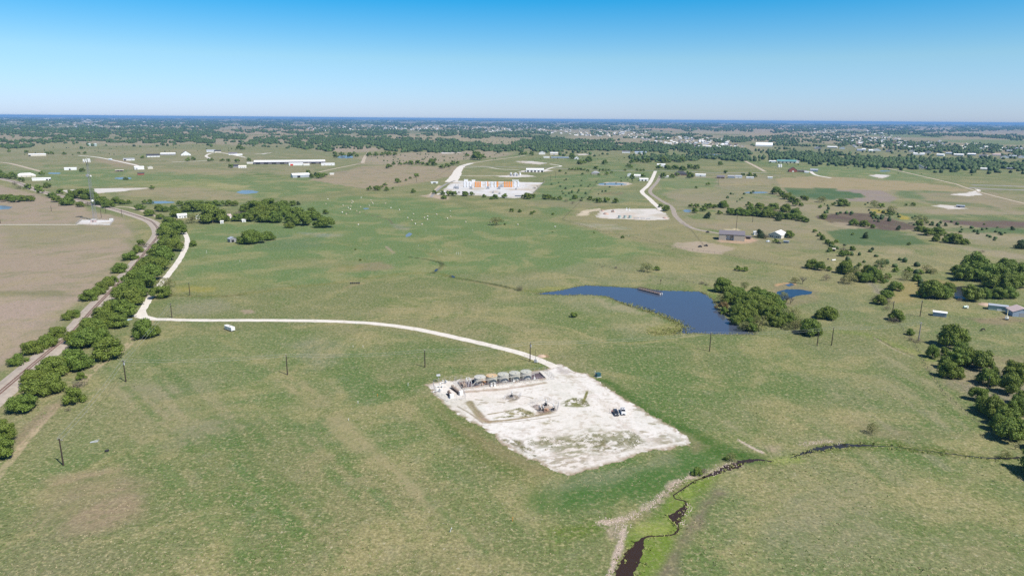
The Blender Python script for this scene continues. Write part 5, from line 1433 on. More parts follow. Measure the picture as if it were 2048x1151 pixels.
B('shed', 'low brown cattle shed in the far left pasture', 'shed', 239, 343, 15, 8, 3, 'cream', 'brown', 0, 'x', .15, ((.3, 5, 2.2, 'opening'), (.7, 5, 2.2, 'opening')))
B('shed', 'dark roofed hay shed by the thin pond', 'shed', 282, 350, 12, 8, 3.4, 'dark', 'red', 0, 'x', .3)
B('house', 'white farmhouse with black roof right of the white track', 'farmhouse', 258, 321, 20, 14, 3.6, 'grey', 'white', 0, 'x', .4, ((.15, 6, 3, 'opening'),), H2)
B('shed', 'tiny blue white shed above the white track', 'shed', 221, 320, 6, 6, 3, 'white', 'blue', 0, 'x', .3)
B('house', 'dark roofed white house, leftmost of the far left houses', 'house', 307, 314, 23, 16, 4, 'dark', 'white', 6, 'x', .6, D1, H2)
B('barn', 'long white roofed house right of the leftmost dark roofed house', 'house', 336, 310, 27, 18, 4, 'white', 'grey', -4, 'x', .3, D1, H2)
B('house', 'dark gabled white house in the middle of the far left houses', 'house', 372, 311, 18, 14, 4, 'dark', 'white', 4, 'y', .7, D1, H2)
B('house', 'pale roofed house on the top loop of the white drive', 'house', 422, 304, 16, 14, 4, 'galv', 'white', 0, 'x', .5, D1, H2)
B('house', 'dark roofed house right of the pale house on the loop', 'house', 436, 305, 12, 14, 4, 'dark', 'cream', 8, 'x', .6, D1)
B('house', 'dark blue roofed white house by two trees in the far left', 'house', 466, 310, 16, 14, 4, 'slate', 'white', 0, 'x', .6, D1, H2)
B('house', 'low white house right of the dark blue roofed one', 'house', 478, 311, 13, 10, 3.4, 'white', 'white', 0, 'x', .3)
B('house', 'black roofed house left of the long poultry shed', 'house', 470, 335, 15, 12, 3.4, 'dark', 'grey', 0, 'x', .6, D1)
B('house', 'plain white house beside the black roofed one', 'house', 485, 336, 15, 12, 3.6, 'cream', 'white', 0, 'x', .4, D1, H2)
B('shed', 'flat white shed left of the poultry shed end', 'shed', 503, 328, 17, 10, 3.4, 'white', 'cream', 0, 'x', .2)
B('poultry_shed', 'very long low shed with white roof and dark open side', 'poultry shed', 580, 328, 136, 28, 6, 'white', 'slate', -3, 'x', .25, tuple(((i + .5) / 9, 11, 3.8, 'opening') for i in range(9)))
B('house', 'white workshop with one bright red panel before the poultry shed', 'workshop', 592, 331, 27, 14, 4.6, 'white', 'white', 0, 'x', .25, ((.2, 7, 4.2, 'orangered'),))
B('shed', 'small cream shed between red panelled workshop and white offices', 'shed', 613, 331, 12, 10, 4, 'cream', 'white', 0, 'x', .3)
B('house', 'white offices at the right end of the poultry shed', 'office', 656, 331, 26, 14, 4.6, 'white', 'white', 0, 'x', .2, D1, H2)
B('barn', 'white roofed grey barn with gable beside the dark windbreak', 'barn', 603, 355, 34, 17, 5.4, 'white', 'galv', 14, 'x', .36, ((.35, 6, 4, 'opening'),))
B('shed', 'tiny white shed beyond the windbreak of the gabled barn', 'shed', 664, 350, 8, 6, 3, 'white', 'cream', 0, 'x', .3)
# --- middle distance
B('workshop', 'low white roofed workshop with a dark open front by the road', 'workshop', 1070, 344, 35, 24, 5.4, 'white', 'white', 0, 'x', .2, tuple(((i + .5) / 5, 5, 3.6, 'opening') for i in range(5)))
B('shed', 'low white block beside the dirt track left of the container yard', 'shed', 869, 367, 14, 9, 2.8, 'white', 'white', 0, 'x', .08, ((.5, 5, 1.7, 'opening'),))
B('barn', 'arched white barn left of the bigger white barn in mid distance', 'barn', 1084, 309, 13, 16, 5, 'white', 'white', 0, 'y', .5)
B('barn', 'bigger square white barn in mid distance', 'barn', 1108, 310, 15, 18, 7, 'white', 'cream', 0, 'x', .25, ((.5, 6, 4, 'door'),))
B('shed', 'small white trailer house before the square white barn', 'trailer house', 1093, 316, 12, 8, 4, 'white', 'white', 0, 'x', .2)
B('greenhouse', 'long flat grey blue roofed shed in mid distance', 'shed', 1120, 316.5, 35, 26, 3, 'blue', 'blue', 0, 'x', .06)
B('shed', 'little white arched shed beside two dark trees in mid distance', 'shed', 1153, 319, 8, 8, 5, 'white', 'white', 0, 'y', .6, ((.5, 4, 3, 'opening'),))
B('barn', 'grey roofed barn left of the long blue white barn', 'barn', 1252, 306, 16, 18, 5, 'slate', 'white', 0, 'x', .3)
B('barn', 'long blue white barn at the foot of the far woods', 'barn', 1281, 308, 23, 20, 6, 'blue', 'white', 0, 'x', .3, ((.3, 6, 4, 'door'),))
B('house', 'white house in a clump of trees above the twin drives', 'house', 1322, 334, 16, 14, 6, 'white', 'white', 0, 'x', .3, D1, H2)
B('house', 'white house left of the twin drives', 'house', 1259, 353, 9, 10, 4, 'white', 'white', 0, 'y', .5, D1)
B('house', 'long white farmhouse left of the twin drives', 'farmhouse', 1273, 355, 15, 12, 4, 'white', 'cream', 0, 'x', .4, D1, H2)
B('garage', 'white garage with dark doors beside the twin drives', 'garage', 1288, 362, 17, 12, 3.6, 'white', 'white', 8, 'x', .3, ((.3, 3, 2.6, 'opening'), (.7, 3, 2.6, 'opening')))
B('house', 'grey hip roofed house among bushes below the road', 'house', 1191, 349, 16, 15, 3.6, 'grey', 'stone', 0, 'x', .5, D1, H2, hip=True)
B('house', 'big dark roofed brick house right of the twin drives', 'house', 1361, 351, 24, 16, 3.8, 'dark', 'brown', 0, 'x', .7, D1, H2, True, hip=True)
B('barn', 'plain white barn right of the dark roofed brick house', 'barn', 1401, 353, 20, 12, 4, 'white', 'white', 0, 'x', .25, ((.5, 3, 2.8, 'door'),))
B('shed', 'small white shed right at the top of the grey drive', 'shed', 1333, 355, 8, 6, 3, 'white', 'white', 0, 'x', .3)
B('house', 'dark house at the left end of the fenced row', 'house', 1441, 357, 15, 12, 3.4, 'slate', 'brown', 0, 'x', .5, D1)
B('house', 'grey house, second from the left in the fenced row', 'house', 1462, 356, 13, 12, 3.4, 'grey', 'blue', 0, 'x', .4, D1)
B('house', 'pale roofed house in the middle of the fenced row', 'house', 1477, 356, 13, 11, 3.4, 'galv', 'white', 0, 'x', .4, D1)
B('house', 'white trailer house at the right end of the fenced row', 'trailer house', 1500, 357, 14, 6, 3.2, 'white', 'white', 0, 'x', .2, D1)
B('shed', 'white low shed beside the fence at the far right lane', 'shed', 1540, 357, 9, 7, 3, 'white', 'white', 0, 'x', .2)
B('barn', 'large bright white arena roof in the far middle right', 'arena', 1528, 293, 32, 45, 7, 'white', 'white', 0, 'x', .5)
B('house', 'small white house left of the teal roofed stable', 'house', 1545, 325, 13, 12, 4, 'white', 'white', 0, 'x', .3)
B('stable', 'long teal roofed stable with white ends', 'stable', 1573, 326, 36, 20, 5, 'teal', 'cream', 0, 'x', .4, tuple(((i + .5) / 5, 4, 3, 'opening') for i in range(5)))
B('shed', 'white shed at the right end of the teal roofed stable', 'shed', 1594, 326, 8, 12, 5, 'white', 'white', 0, 'y', .4)
B('barn', 'dark red brown barn with a pale gable in the green field', 'barn', 1586, 344, 15, 14, 5, 'brown', 'red', 12, 'y', .7, ((.5, 4, 3.4, 'trim'),))
B('shed', 'long low slate shed right of the dark red brown barn', 'shed', 1602, 344, 22, 8, 3, 'slate', 'brown', 0, 'x', .3)
B('shed', 'white end shed of the dark farm sheds', 'shed', 1613, 346, 8, 7, 3, 'white', 'white', 0, 'x', .3)
B('house', 'pale blue house beside a dark clump of trees', 'house', 1628, 343, 14, 11, 4, 'galv', 'blue', 0, 'x', .4, D1, H2)
B('house', 'tan gabled house at the edge of the right hand wood', 'house', 1838, 338, 17, 14, 4.6, 'grey', 'cream', 0, 'y', .6, D1, H2)
B('shed', 'tan outbuilding right of the gabled house at the wood', 'shed', 1856, 339, 8, 9, 4, 'grey', 'cream', 0, 'x', .5)
B('house', 'small pale house below the far right wood', 'house', 1967, 340, 11, 10, 3.6, 'white', 'cream', 0, 'x', .4)
B('house', 'long pale house below the far right wood', 'house', 1986, 339.5, 17, 10, 3.6, 'cream', 'white', 0, 'x', .4, D1, H2)
B('shed', 'grey shelter at the far right below the wood', 'shed', 2019, 339, 10, 8, 3.4, 'galv', 'brown', 0, 'x', .2)
B('shed', 'little white hut at the edge of the wood above the green field', 'shed', 1744, 329, 6, 6, 3.4, 'white', 'white', 0, 'x', .3)
B('shed', 'grey equipment hut on the white pad in the dry field', 'shed', 1921, 415, 14, 7, 2.6, 'galv', 'grey', 4, 'x', .2, ((.3, 3, 2, 'opening'),))
# --- row of houses beyond the right hand wood
for i, (px, py, w, ro, wa) in enumerate([(1719, 302, 9, 'galv', 'blue'), (1727, 301, 7, 'white', 'white'), (1742, 303, 8, 'white', 'white'), (1754, 302, 14, 'cream', 'white'), (1778, 304, 12, 'slate', 'cream'), (1825, 305, 12, 'white', 'cream'), (1838, 310, 20, 'white', 'white'),
                                         (1855, 307, 12, 'grey', 'cream'), (1880, 312, 13, 'white', 'white'), (1898, 309, 12, 'galv', 'cream'), (1917, 312, 17, 'white', 'cream'), (1943, 311, 14, 'white', 'blue'), (1966, 314, 14, 'slate', 'white'), (1993, 312, 14, 'pink', 'cream'),
                                         (2010, 316, 14, 'brown', 'white'), (2026, 315, 12, 'galv', 'white'), (2044, 316, 12, 'pink', 'white'), (1664, 296, 18, 'white', 'cream'), (1636, 298, 13, 'white', 'grey'), (1684, 298, 10, 'grey', 'white')]):
    order = sorted([1719, 1727, 1742, 1754, 1778, 1825, 1838, 1855, 1880, 1898, 1917, 1943, 1966, 1993, 2010, 2026, 2044, 1664, 1636, 1684]).index(px)
    hue = {'galv': 'grey metal', 'white': 'white', 'cream': 'cream', 'slate': 'dark', 'grey': 'grey', 'pink': 'pinkish', 'brown': 'brown'}[ro]
    B('house', 'far house with %s roof beyond the right hand wood, %s from the left' % (hue, nth(order)), 'house', px, py, w, 16, 5, ro, wa, random.uniform(-10, 10), random.choice('xx' 'y'), .4, D1, (), group='houses beyond the right hand wood')

# --- the far towns: tiny copies, one mesh each
M_TR = [PAL['white'], PAL['grey'], PAL['cream'], PAL['slate'], PAL['brown'], PAL['galv']]


def tiny(roof):
    b = MB(); b.ext([(-.5, 0), (.5, 0), (.5, .5), (0, .82), (-.5, .5)], -.5, .5, 0)
    b.ext([(-.56, .47), (0, .84), (.56, .47), (.56, .52), (0, .90), (-.56, .52)], -.54, .54, 1)
    return b.mesh('far_house', [PAL['cream'] if roof is not PAL['cream'] else PAL['white'], roof])


TINY = [tiny(m) for m in M_TR]
RN = ['white', 'grey', 'cream', 'slate', 'brown', 'metal']


def town(place, group, polys, wr, weights):
    spots = []
    for pts, n in polys:
        PP = np.array(pts, float); k = 0
        while k < n:
            x = random.uniform(PP[:, 0].min(), PP[:, 0].max()); y = random.uniform(PP[:, 1].min(), PP[:, 1].max())
            if seg_dist(np.array([x]), np.array([y]), PP, True)[0] > 0: spots.append((x, y)); k += 1
    spots.sort(); cnt = {}
    kinds = [random.choices(range(6), weights)[0] for _ in spots]
    for (x, y), k in zip(spots, kinds):
        p = GT(x, y); o = bpy.data.objects.new('far_house', TINY[k]); COL.objects.link(o)
        w = random.uniform(*wr) * max(1, mpp(x, y) / 4.2)
        o.location = p; o.rotation_euler = (0, 0, random.choice((0, 1.57, .4, -.4))); o.scale = (w * 1.25, w, random.uniform(.85, 1.1) * min(w, 11) * .9)
        c = cnt.get(k, 0); cnt[k] = c + 1
        tag(o, 'tiny %s roofed house %s, %s from left' % (RN[k], place, nth(c)), 'house', group)


town('in the far town left of centre', 'houses of the far town left of centre', [([(600, 258), (700, 252), (840, 252), (840, 262), (700, 263), (640, 262)], 46)], (12, 18), (4, 3, 2, 4, 2, 3))
town('in the far town at the centre', 'houses of the far town at the centre', [([(830, 250), (930, 246), (1060, 246), (1080, 258), (1000, 266), (860, 262)], 64)], (12, 20), (5, 3, 3, 2, 3, 3))
town('in the far town right of centre', 'houses of the far town right of centre', [([(1050, 254), (1250, 256), (1300, 268), (1180, 272), (1060, 268)], 44)], (12, 18), (6, 2, 3, 2, 1, 3))
town('around the lake in the woods', 'houses around the lake in the woods', [([(1235, 274), (1330, 272), (1460, 280), (1480, 296), (1400, 296), (1330, 286)], 52)], (9, 14), (6, 2, 3, 2, 1, 4))
town('on the far right slope', 'houses on the far right slope', [([(1560, 254), (1680, 258), (1770, 268), (1800, 282), (1700, 290), (1640, 276), (1580, 264)], 48)], (10, 16), (4, 3, 3, 3, 2, 3))
town('by the far right woods', 'houses by the far right woods', [([(1790, 284), (1900, 282), (1900, 292), (1800, 296)], 10), ([(1690, 288), (1780, 284), (1780, 294), (1700, 298)], 8)], (9, 13), (5, 2, 3, 2, 1, 3))
town('on the far left horizon', 'buildings on the far left horizon', [([(0, 238), (260, 238), (420, 244), (420, 256), (200, 258), (0, 250)], 34)], (14, 24), (7, 1, 3, 1, 1, 3))
def town_rest(polys):
    src = [(m, np.array([v.co[:] for v in m.vertices]), [tuple(p.vertices) for p in m.polygons], [p.material_index for p in m.polygons]) for m in TINY]
    b = MB(); mats = [PAL['cream']] + M_TR
    for pts, n in polys:
        PP = np.array(pts, float); k = 0
        while k < n:
            x = random.uniform(PP[:, 0].min(), PP[:, 0].max()); y = random.uniform(PP[:, 1].min(), PP[:, 1].max())
            if seg_dist(np.array([x]), np.array([y]), PP, True)[0] <= 0: continue
            k += 1; p = GT(x, y); ki = random.choices(range(6), (6, 2, 4, 2, 1, 3))[0]; m, co, fs, mi = src[ki]
            w = random.uniform(10, 16) * max(1, mpp(x, y) / 4.6); th = random.uniform(0, 3.1); c, s = math.cos(th), math.sin(th)
            V_ = [(p.x + (v[0] * c * 1.25 - v[1] * s) * w, p.y + (v[0] * s * 1.25 + v[1] * c) * w, p.z + v[2] * min(w, 11) * .9) for v in co]
            k0 = len(b.v); b.v += V_; b.f += [tuple(i + k0 for i in f) for f in fs]; b.m += [0 if q == 0 else ki + 1 for q in mi]
    tag(b.build('far_town_houses', mats), 'countless tiny pale houses of the far towns among the trees', 'houses', None, 'stuff')


town_rest([([(600, 256), (700, 250), (860, 250), (860, 262), (700, 264), (620, 262)], 110), ([(830, 248), (930, 245), (1080, 246), (1100, 260), (1000, 266), (860, 262)], 170), ([(1050, 252), (1260, 256), (1330, 270), (1200, 274), (1060, 268)], 120), ([(1240, 272), (1460, 278), (1490, 296), (1380, 298)], 70),
           ([(1560, 252), (1700, 258), (1800, 270), (1810, 284), (1700, 290), (1600, 266)], 130), ([(0, 238), (260, 238), (600, 246), (600, 256), (200, 258), (0, 250)], 130), ([(1700, 284), (1960, 288), (2060, 300), (2060, 306), (1800, 298)], 40), ([(1100, 244), (2060, 254), (2060, 262), (1100, 250)], 80)])

for i, (px, py, w) in enumerate([(25, 233.6, 14), (8, 238.5, 16), (55, 235.5, 10), (95, 238, 12), (125, 237.5, 9), (175, 240, 28), (130, 232, 10), (230, 239, 10), (780, 244, 10), (905, 241.6, 22), (945, 243.5, 9)]):
    p = GT(px, py); s = (p - CAM).dot(FWD) / PF
    b = MB(); b.box(-w * s / 2, 0, 0, w * s / 2, w * s * .5, 14, 0); b.box(-w * s / 2 - 1, -1, 14, w * s / 2 + 1, w * s * .5 + 1, 16, 1); b.box(-w * s * .2, w * s * .2, 16, w * s * .05, w * s * .3, 19, 0)
    o = b.build('warehouse', [PAL['cream'], PAL['white']]); o.location = p; o.rotation_euler = (0, 0, -math.atan2(p.x, p.y))
    tag(o, 'long pale warehouse on the far horizon, %s from the left' % nth(sorted([25, 8, 55, 95, 125, 175, 130, 230, 780, 905, 945]).index(px)), 'warehouse', 'warehouses on the far horizon')

# two silos and two far tanks
for i, (px, py, n_) in enumerate([(1557, 334.5, 'left'), (1561.5, 334.5, 'right'), (179, 292, 'left'), (191, 292, 'right')]):
    t = thing('storage_tank', ('%s one of two white silos near the teal roofed stable' if i < 2 else '%s one of two pale tanks in the far left pasture') % n_, 'tank', tuple(GT(px, py)), 0, 'twin silos near the stable' if i < 2 else 'twin tanks far left')
    r = 2.6 if i < 2 else 6
    MB().lathe([(r, 0), (r, 7 if i < 2 else 9)], n=14).build('body', PAL['white'] if i < 2 else PAL['green'], t)
    MB().lathe([(r + .1, 7 if i < 2 else 9), (.3, 8.4 if i < 2 else 10.4)], n=14).build('roof', PAL['white'], t)

# ================================================================== POLES AND WIRES
M_POLE = mat('creosoted_pole', (.055, .038, .030), .9, .2, 2)
M_PALEPOLE = mat('pale_pole', (.34, .30, .26), .9, .15, 2)
M_INS = mat('insulator', (.62, .62, .60), .3, .05, 3)
M_WIRE = mat('bare_wire', (.50, .50, .48), .4, .05, 1, metal=.3)
M_STEEL = mat('galvanised_steel', (.50, .51, .52), .5, .1, 2, metal=.3)
M_CANS = mat('transformer_can', (.46, .47, .48), .4, .06, 2)


def pole(px, py, top, label, arm=2.4, ang=0.0, can=False, m=None, r=.24, double=False, group='utility poles'):
    h = height_for(px, py, top); g = G(px, py)
    t = thing('utility_pole', label, 'utility pole', tuple(g), ang, group)
    MB().cyl((0, 0, 0), (0, 0, h), r * 1.15, r * .8, 8).build('pole', m or M_POLE, t)
    if arm:
        a = MB().box(-arm / 2, .10, h - .75, arm / 2, .24, h - .60)
        for s in (-1, 1): a.cyl((s * arm * .32, .17, h - .72), (0, .17, h - 1.4), .03, n=5)
        a = a.build('crossarm', m or M_POLE, t)
        for x in (-arm * .46, arm * .46, arm * .2, -arm * .2):
            MB().cyl((x, .17, h - .60), (x, .17, h - .28), .085, .05, 7).build('insulator', M_INS, a)
    MB().cyl((0, 0, h), (0, 0, h + .3), .085, .05, 7).build('insulator', M_INS, t)
    if can: MB().cyl((.34, 0, h - 2.2), (.34, 0, h - 1.1), .26, n=10).build('transformer', M_CANS, t)
    t['h'] = h
    return t, g, h


PL = {}
for k, a in {
    'a': (127, 930, 876, 'brown pole with pale crossarm lowest in the near left field', 2.6, R(-20)),
    'b': (252, 763, 720, 'brown pole with crossarm and can beside the broad hedge tree', 2.6, R(-20), True),
    'c': (344, 635, 606, 'brown pole just above the pad road near the junction', 0, 0),
    'd': (380, 590, 565, 'thin brown pole in the yellowish grass right of the lane', 0, 0),
    'e': (575, 749, 709, 'brown pole standing alone in the middle of the left field', 0, 0),
    'f': (850, 734, 700, 'brown pole left of the tank battery below the curving road', 0, 0),
    'g': (1060, 722, 685, 'dark pole beside the road where it reaches the pad', 0, 0, True),
    'h': (1419, 702, 665, 'brown pole in front of the big pond', 1.6, R(10)),
    'i': (1634, 691, 662, 'left pole of the pair before the round dark tree', 0, 0),
    'j': (1663, 690, 655, 'right taller pole of the pair beside the round dark tree', 0, 0),
    'k': (1785, 624, 602, 'thin pole with crossarm left of the little white shed', 2.0, R(30)),
    'l': (1840, 632, 601, 'tall thin pole nearest the little white shed', 1.8, R(30)),
    'm': (1837, 680, 644, 'thick pale pole with crossarm on the right hand fence line', 2.6, R(30), False, M_PALEPOLE, .34),
    'n': (1972, 797, 755, 'thin brown pole rising out of the right hand hedge', 0, 0, False, None, .14),
    'o': (1472, 461, 429, 'tall pole between the tan barn and its wood', 2.2, R(0)),
    'p': (1687, 500, 487, 'pole in the brush on the crop fence line', 0, 0),
    'q': (103, 422, 411, 'pole left of the lattice tower', 0, 0),
    'r': (203, 436, 417, 'pole just right of the lattice tower', 0, 0),
    's': (212, 426, 412, 'pole behind the lattice tower yard', 0, 0),
    't': (244, 432, 418, 'pole by the railway right of the tower yard', 0, 0),
    'u': (248, 435, 423, 'short pale pole beside the railway curve', 0, 0, False, M_PALEPOLE),
    'v': (1, 447, 428, 'pole at the left edge of the dry field', 0, 0),
    'w': (1101, 361, 350, 'pole right of the container yard, nearest of three', 0, 0),
    'x': (1111, 357, 342, 'pole right of the container yard, middle of three', 0, 0),
    'y': (1087, 366, 355, 'pole at the right corner of the container yard', 0, 0),
    'z': (833, 364, 354, 'pole at the corner of the brown field', 0, 0),
    'A': (1505, 444, 430, 'pole at the back of the barn wood', 0, 0),
    'B': (1605, 345, 334, 'pole by the long low slate shed', 0, 0),
}.items():
    PL[k] = pole(*a)


def wire(k1, k2, dx, label, sag=1.0, z=.2, r=.035):
    (t1, g1, h1), (t2, g2, h2) = PL[k1], PL[k2]
    d = Vector((g2.x - g1.x, g2.y - g1.y)).normalized(); nrm = Vector((d.y, -d.x))
    a = Vector((g1.x + nrm.x * dx, g1.y + nrm.y * dx, h1 + z)); c = Vector((g2.x + nrm.x * dx, g2.y + nrm.y * dx, h2 + z))
    if label is None: return
    b = MB(); n = 14; P = []
    for i in range(n + 1):
        u = i / n; p = a.lerp(c, u); p.z -= sag * 4 * u * (1 - u); P.append(p)
    for i in range(n): b.cyl(P[i], P[i + 1], r, n=4, cap=False)
    tag(b.build('power_line', M_WIRE), label, 'overhead wire', 'overhead wires')


for k1, k2, tx in (('e', 'f', 'from the lone left field pole to the battery pole'), ('f', 'g', 'from the battery pole to the roadside pole'), ('g', 'h', 'from the roadside pole to the pond pole'), ('h', 'j', 'from the pond pole to the paired poles'), ('j', 'm', 'from the paired poles to the thick pale pole'), ('b', 'e', 'from the hedge pole to the lone field pole'),
                   ('a', 'b', 'along the hedge between the two nearest poles'), ('b', 'c', 'from the hedge pole up to the road junction pole')):
    for dx, nm in ((-.5, 'farther'), (.5, 'nearer')):
        wire(k1, k2, dx, '%s wire running %s' % (nm, tx), 1.3, .25 if nm == 'farther' else -.5)

# ================================================================== WELL PAD
AX = G(925, 778); BX = G(1091, 758); ex = Vector((BX.x - AX.x, BX.y - AX.y)).normalized(); AN = math.atan2(ex.y, ex.x)


def loc(u, v, z=0): return (AX.x + ex.x * u - ex.y * v, AX.y + ex.y * u + ex.x * v, z)


M_TANK = mat('tank_paint', (.41, .40, .34), .55, .08, .8)
M_TANKW = mat('bleached_tank_paint', (.46, .44, .39), .55, .08, .8)
M_TANKR = mat('rust_streaked_tank', (.52, .48, .40), .65, .1, .8, col2=(.42, .20, .08), lo=.46, hi=.6)
M_TOPR = mat('rusty_tank_top', (.48, .36, .22), .7, .15, 1, col2=(.44, .24, .10))
M_LINER = mat('dark_liner', (.085, .065, .075), .7, .15, .5, col2=(.15, .11, .11))
M_WALLC = mat('containment_steel', (.40, .38, .34), .7, .12, .6, col2=(.36, .25, .18))
M_RUSTY = mat('rusty_steel', (.24, .17, .135), .8, .2, 1.2, col2=(.16, .105, .08))
M_TANEQ = mat('tan_equipment_paint', (.40, .31, .24), .6, .12, 1)
M_WHITEQ = mat('white_equipment_paint', (.74, .73, .70), .5, .08, 1)
M_IRON = mat('black_iron', (.04, .038, .04), .6, .15, 2)
M_WEATH = mat('grey_equipment_paint', (.32, .33, .35), .5, .1, 1)
M_FENCE = mat('fence_wire', (.46, .44, .45), .6, .1, 3, metal=.2)

LEN, DEP = 41.0, 8.6
t = thing('containment_wall', 'low rusty grey containment wall with dark liner round the tanks', 'containment wall', loc(0, 0), AN)
MB().box(.06, .06, .02, LEN - .06, DEP - .06, .06).build('liner', M_LINER, t)
b = MB(); b.box(0, 0, 0, LEN, .1, .75); b.box(0, DEP - .1, 0, LEN, DEP, .75); b.box(0, .1, 0, .1, DEP - .1, .75); b.box(LEN - .1, .1, 0, LEN, DEP - .1, .75)
for i in range(20):
    x = 1 + i * 2.05; b.box(x - .05, -.08, 0, x + .05, 0, .80)
b.build('wall', M_WALLC, t)
for nm, v0, v1 in (('front', -.004, 0), ('back', 0, 0)): pass

for i in range(5):
    u = 9.6 + 5.72 * i; tm = (M_TANKR, M_TANK, M_TANKW, M_TANK, M_TANKW)[i]
    t = thing('oil_tank', ('leftmost grey tank of the battery with rust on its front', 'tank with the orange rusty top, second in the battery', 'pale tank in the middle of the battery row', 'grey green tank, second from the right in the battery', 'rightmost pale tank of the battery beside the empty liner')[i], 'tank', loc(u, 4.6, .06), AN, 'tanks of the battery')
    b = MB(); b.lathe([(2.62, 0), (2.62, 3.2)], n=28); b.lathe([(2.67, 1.1), (2.67, 1.18)], n=28); b.lathe([(2.67, 2.2), (2.67, 2.28)], n=28)
    b.build('body', tm, t)
    MB().lathe([(2.70, 3.16), (2.70, 3.26), (.3, 3.55)], n=28).build('roof', M_TOPR if i == 1 else (M_TANKW if i == 0 else M_TANK), t)
    MB().cyl((0, -1.7, 3.25), (0, -1.7, 3.7), .28, n=10).build('hatch', M_WEATH, t)
    MB().cyl((-1.1, -.6, 3.3), (-1.1, -.6, 4.1), .07, n=6).build('vent', M_WHITEQ, t)
    b = MB(); b.cyl((.3, -2.62, .5), (.3, -3.1, .5), .12, n=7); b.cyl((.3, -3.1, .2), (.3, -3.1, 1.3), .10, n=7); b.build('outlet_pipe', M_WHITEQ, t)

t = thing('catwalk', 'long pale steel catwalk running along the front of the tanks', 'catwalk', loc(7.0, 0), AN)
b = MB().box(0, .95, 2.72, 28.6, 1.55, 2.78); b.build('walkway', M_TANKW, t)
for x in (.2, 5.5, 11.3, 17.0, 22.7, 28.4):
    b = MB(); b.box(x - .07, .95, 0, x + .07, 1.07, 2.72); b.cyl((x, 1.0, 1.6), (x, 1.5, 2.6), .04, n=5); b.build('leg', M_TANKW, t)
b = MB()
for z in (3.28, 3.74): b.box(0, .95, z, 28.6, .99, z + .04)
for i in range(15): b.box(i * 2.03, .94, 2.78, i * 2.03 + .05, 1.0, 3.8)
b.build('railing', M_TANKW, t)
b = MB()
for s in (.95, 1.5):
    b.cyl((0, s, 2.7), (-2.8, s, .1), .08, n=5)
for i in range(7): b.box(-.35 - i * .34, .95, 2.4 - i * .34, -.10 - i * .34, 1.4, 2.44 - i * .34)
b.build('stair', M_TANKW, t)

t = thing('goal_frame', 'white goal-shaped pipe frame at the left end of the tanks', 'pipe frame', loc(3.2, 4.4, .06), AN)
b = MB()
for x in (0, 1.6):
    b.cyl((x, 1.2, 0), (x, 1.2, 3.1), .13, n=7); b.cyl((x, -2.6, 0), (x, -2.6, 2.3), .12, n=7); b.cyl((x, 1.2, 3.0), (x, -2.6, 2.2), .10, n=7)
b.cyl((0, 1.2, 3.05), (1.6, 1.2, 3.05), .12, n=7); b.build('pipe', M_WHITEQ, t)
t = thing('pump_skid', 'tan pump skid inside the left end of the containment', 'pump skid', loc(1.6, 3.4, .06), AN)
MB().box(-1.1, -2.2, 0, 1.1, 3.2, .3).build('skid', M_RUSTY, t)
b = MB(); b.cyl((-.5, -1.8, 1.0), (-.5, 1.4, 1.0), .42, n=12); b.build('vessel', M_TANEQ, t)
b = MB(); b.cyl((.5, -1.5, .3), (.5, -1.5, 1.4), .35, n=10); b.box(.2, .4, .3, .9, 1.4, 1.1); b.cyl((.5, 2.2, .3), (.5, 2.2, 1.8), .3, n=10); b.build('pump', M_TANEQ, t)
for u, v, lab in ((13.6, -.75, 'left white box of the pair at the foot of the second tank'), (15.2, -.9, 'right white box of the pair at the foot of the second tank'), (24.9, .45, 'white box between the third and fourth tank'), (35.3, .5, 'white box before the rightmost tank')):
    t = thing('valve_box', lab, 'valve box', loc(u, v, .06 if v > 0 else .02), AN, 'white boxes at the tank feet')
    MB().box(-.5, -.35, 0, .5, .35, .95).build('cabinet', M_WHITEQ, t, .03)
    b = MB(); b.cyl((0, 0, .95), (0, 0, 1.5), .10, n=7); b.lathe([(.32, 1.5), (.32, 1.58)], n=12); b.build('valve', M_WHITEQ, t)


def vessel(label, p0, p1, r, m, cab=True):
    a, c = G(*p0), G(*p1); d = Vector((c.x - a.x, c.y - a.y)); ln_ = d.length; rz = math.atan2(d.y, d.x)
    t = thing('separator', label, 'separator', (a.x, a.y, .02), rz, 'separators on the pad')
    MB().box(-.2, -r - .2, 0, ln_ + .2, r + .2, .28).build('skid', M_RUSTY, t)
    b = MB(); n = 14
    prof = [(-.5, .02), (-.35, r * .6), (0, r), (ln_, r), (ln_ + .35, r * .6), (ln_ + .5, .02)]
    for (x0, r0), (x1, r1) in zip(prof[:-1], prof[1:]): b.cyl((x0, 0, r + .55), (x1, 0, r + .55), r0, r1, n, cap=False)
    b.build('vessel', m, t, smooth=True)
    for x in (.15 * ln_, .85 * ln_):
        MB().box(x - .15, -r * .7, .28, x + .15, r * .7, r + .3).build('saddle', M_RUSTY, t)
    b = MB(); b.cyl((ln_ * .5, 0, r * 2 + .5), (ln_ * .5, 0, r * 2 + 1.5), .12, n=7); b.cyl((ln_ * .2, 0, r * 2 + .5), (ln_ * .2, 0, r * 2 + 1.0), .2, n=8)
    b.cyl((ln_ * .2, r * .9, .5), (ln_ * .9, r * 1.2, .5), .08, n=6); b.build('piping', M_TANEQ, t)
    if cab: MB().box(ln_ + .3, -.8, 0, ln_ + 1.6, .8, 1.9).build('cabinet', M_WHITEQ, t, .03)
    return t


vessel('long tan separator slanting down to a white cabinet', (904, 776), (920, 788), .62, M_TANEQ)
vessel('short dark tan separator with a white cabinet left of the long one', (897, 788), (902, 794), .66, M_RUSTY)

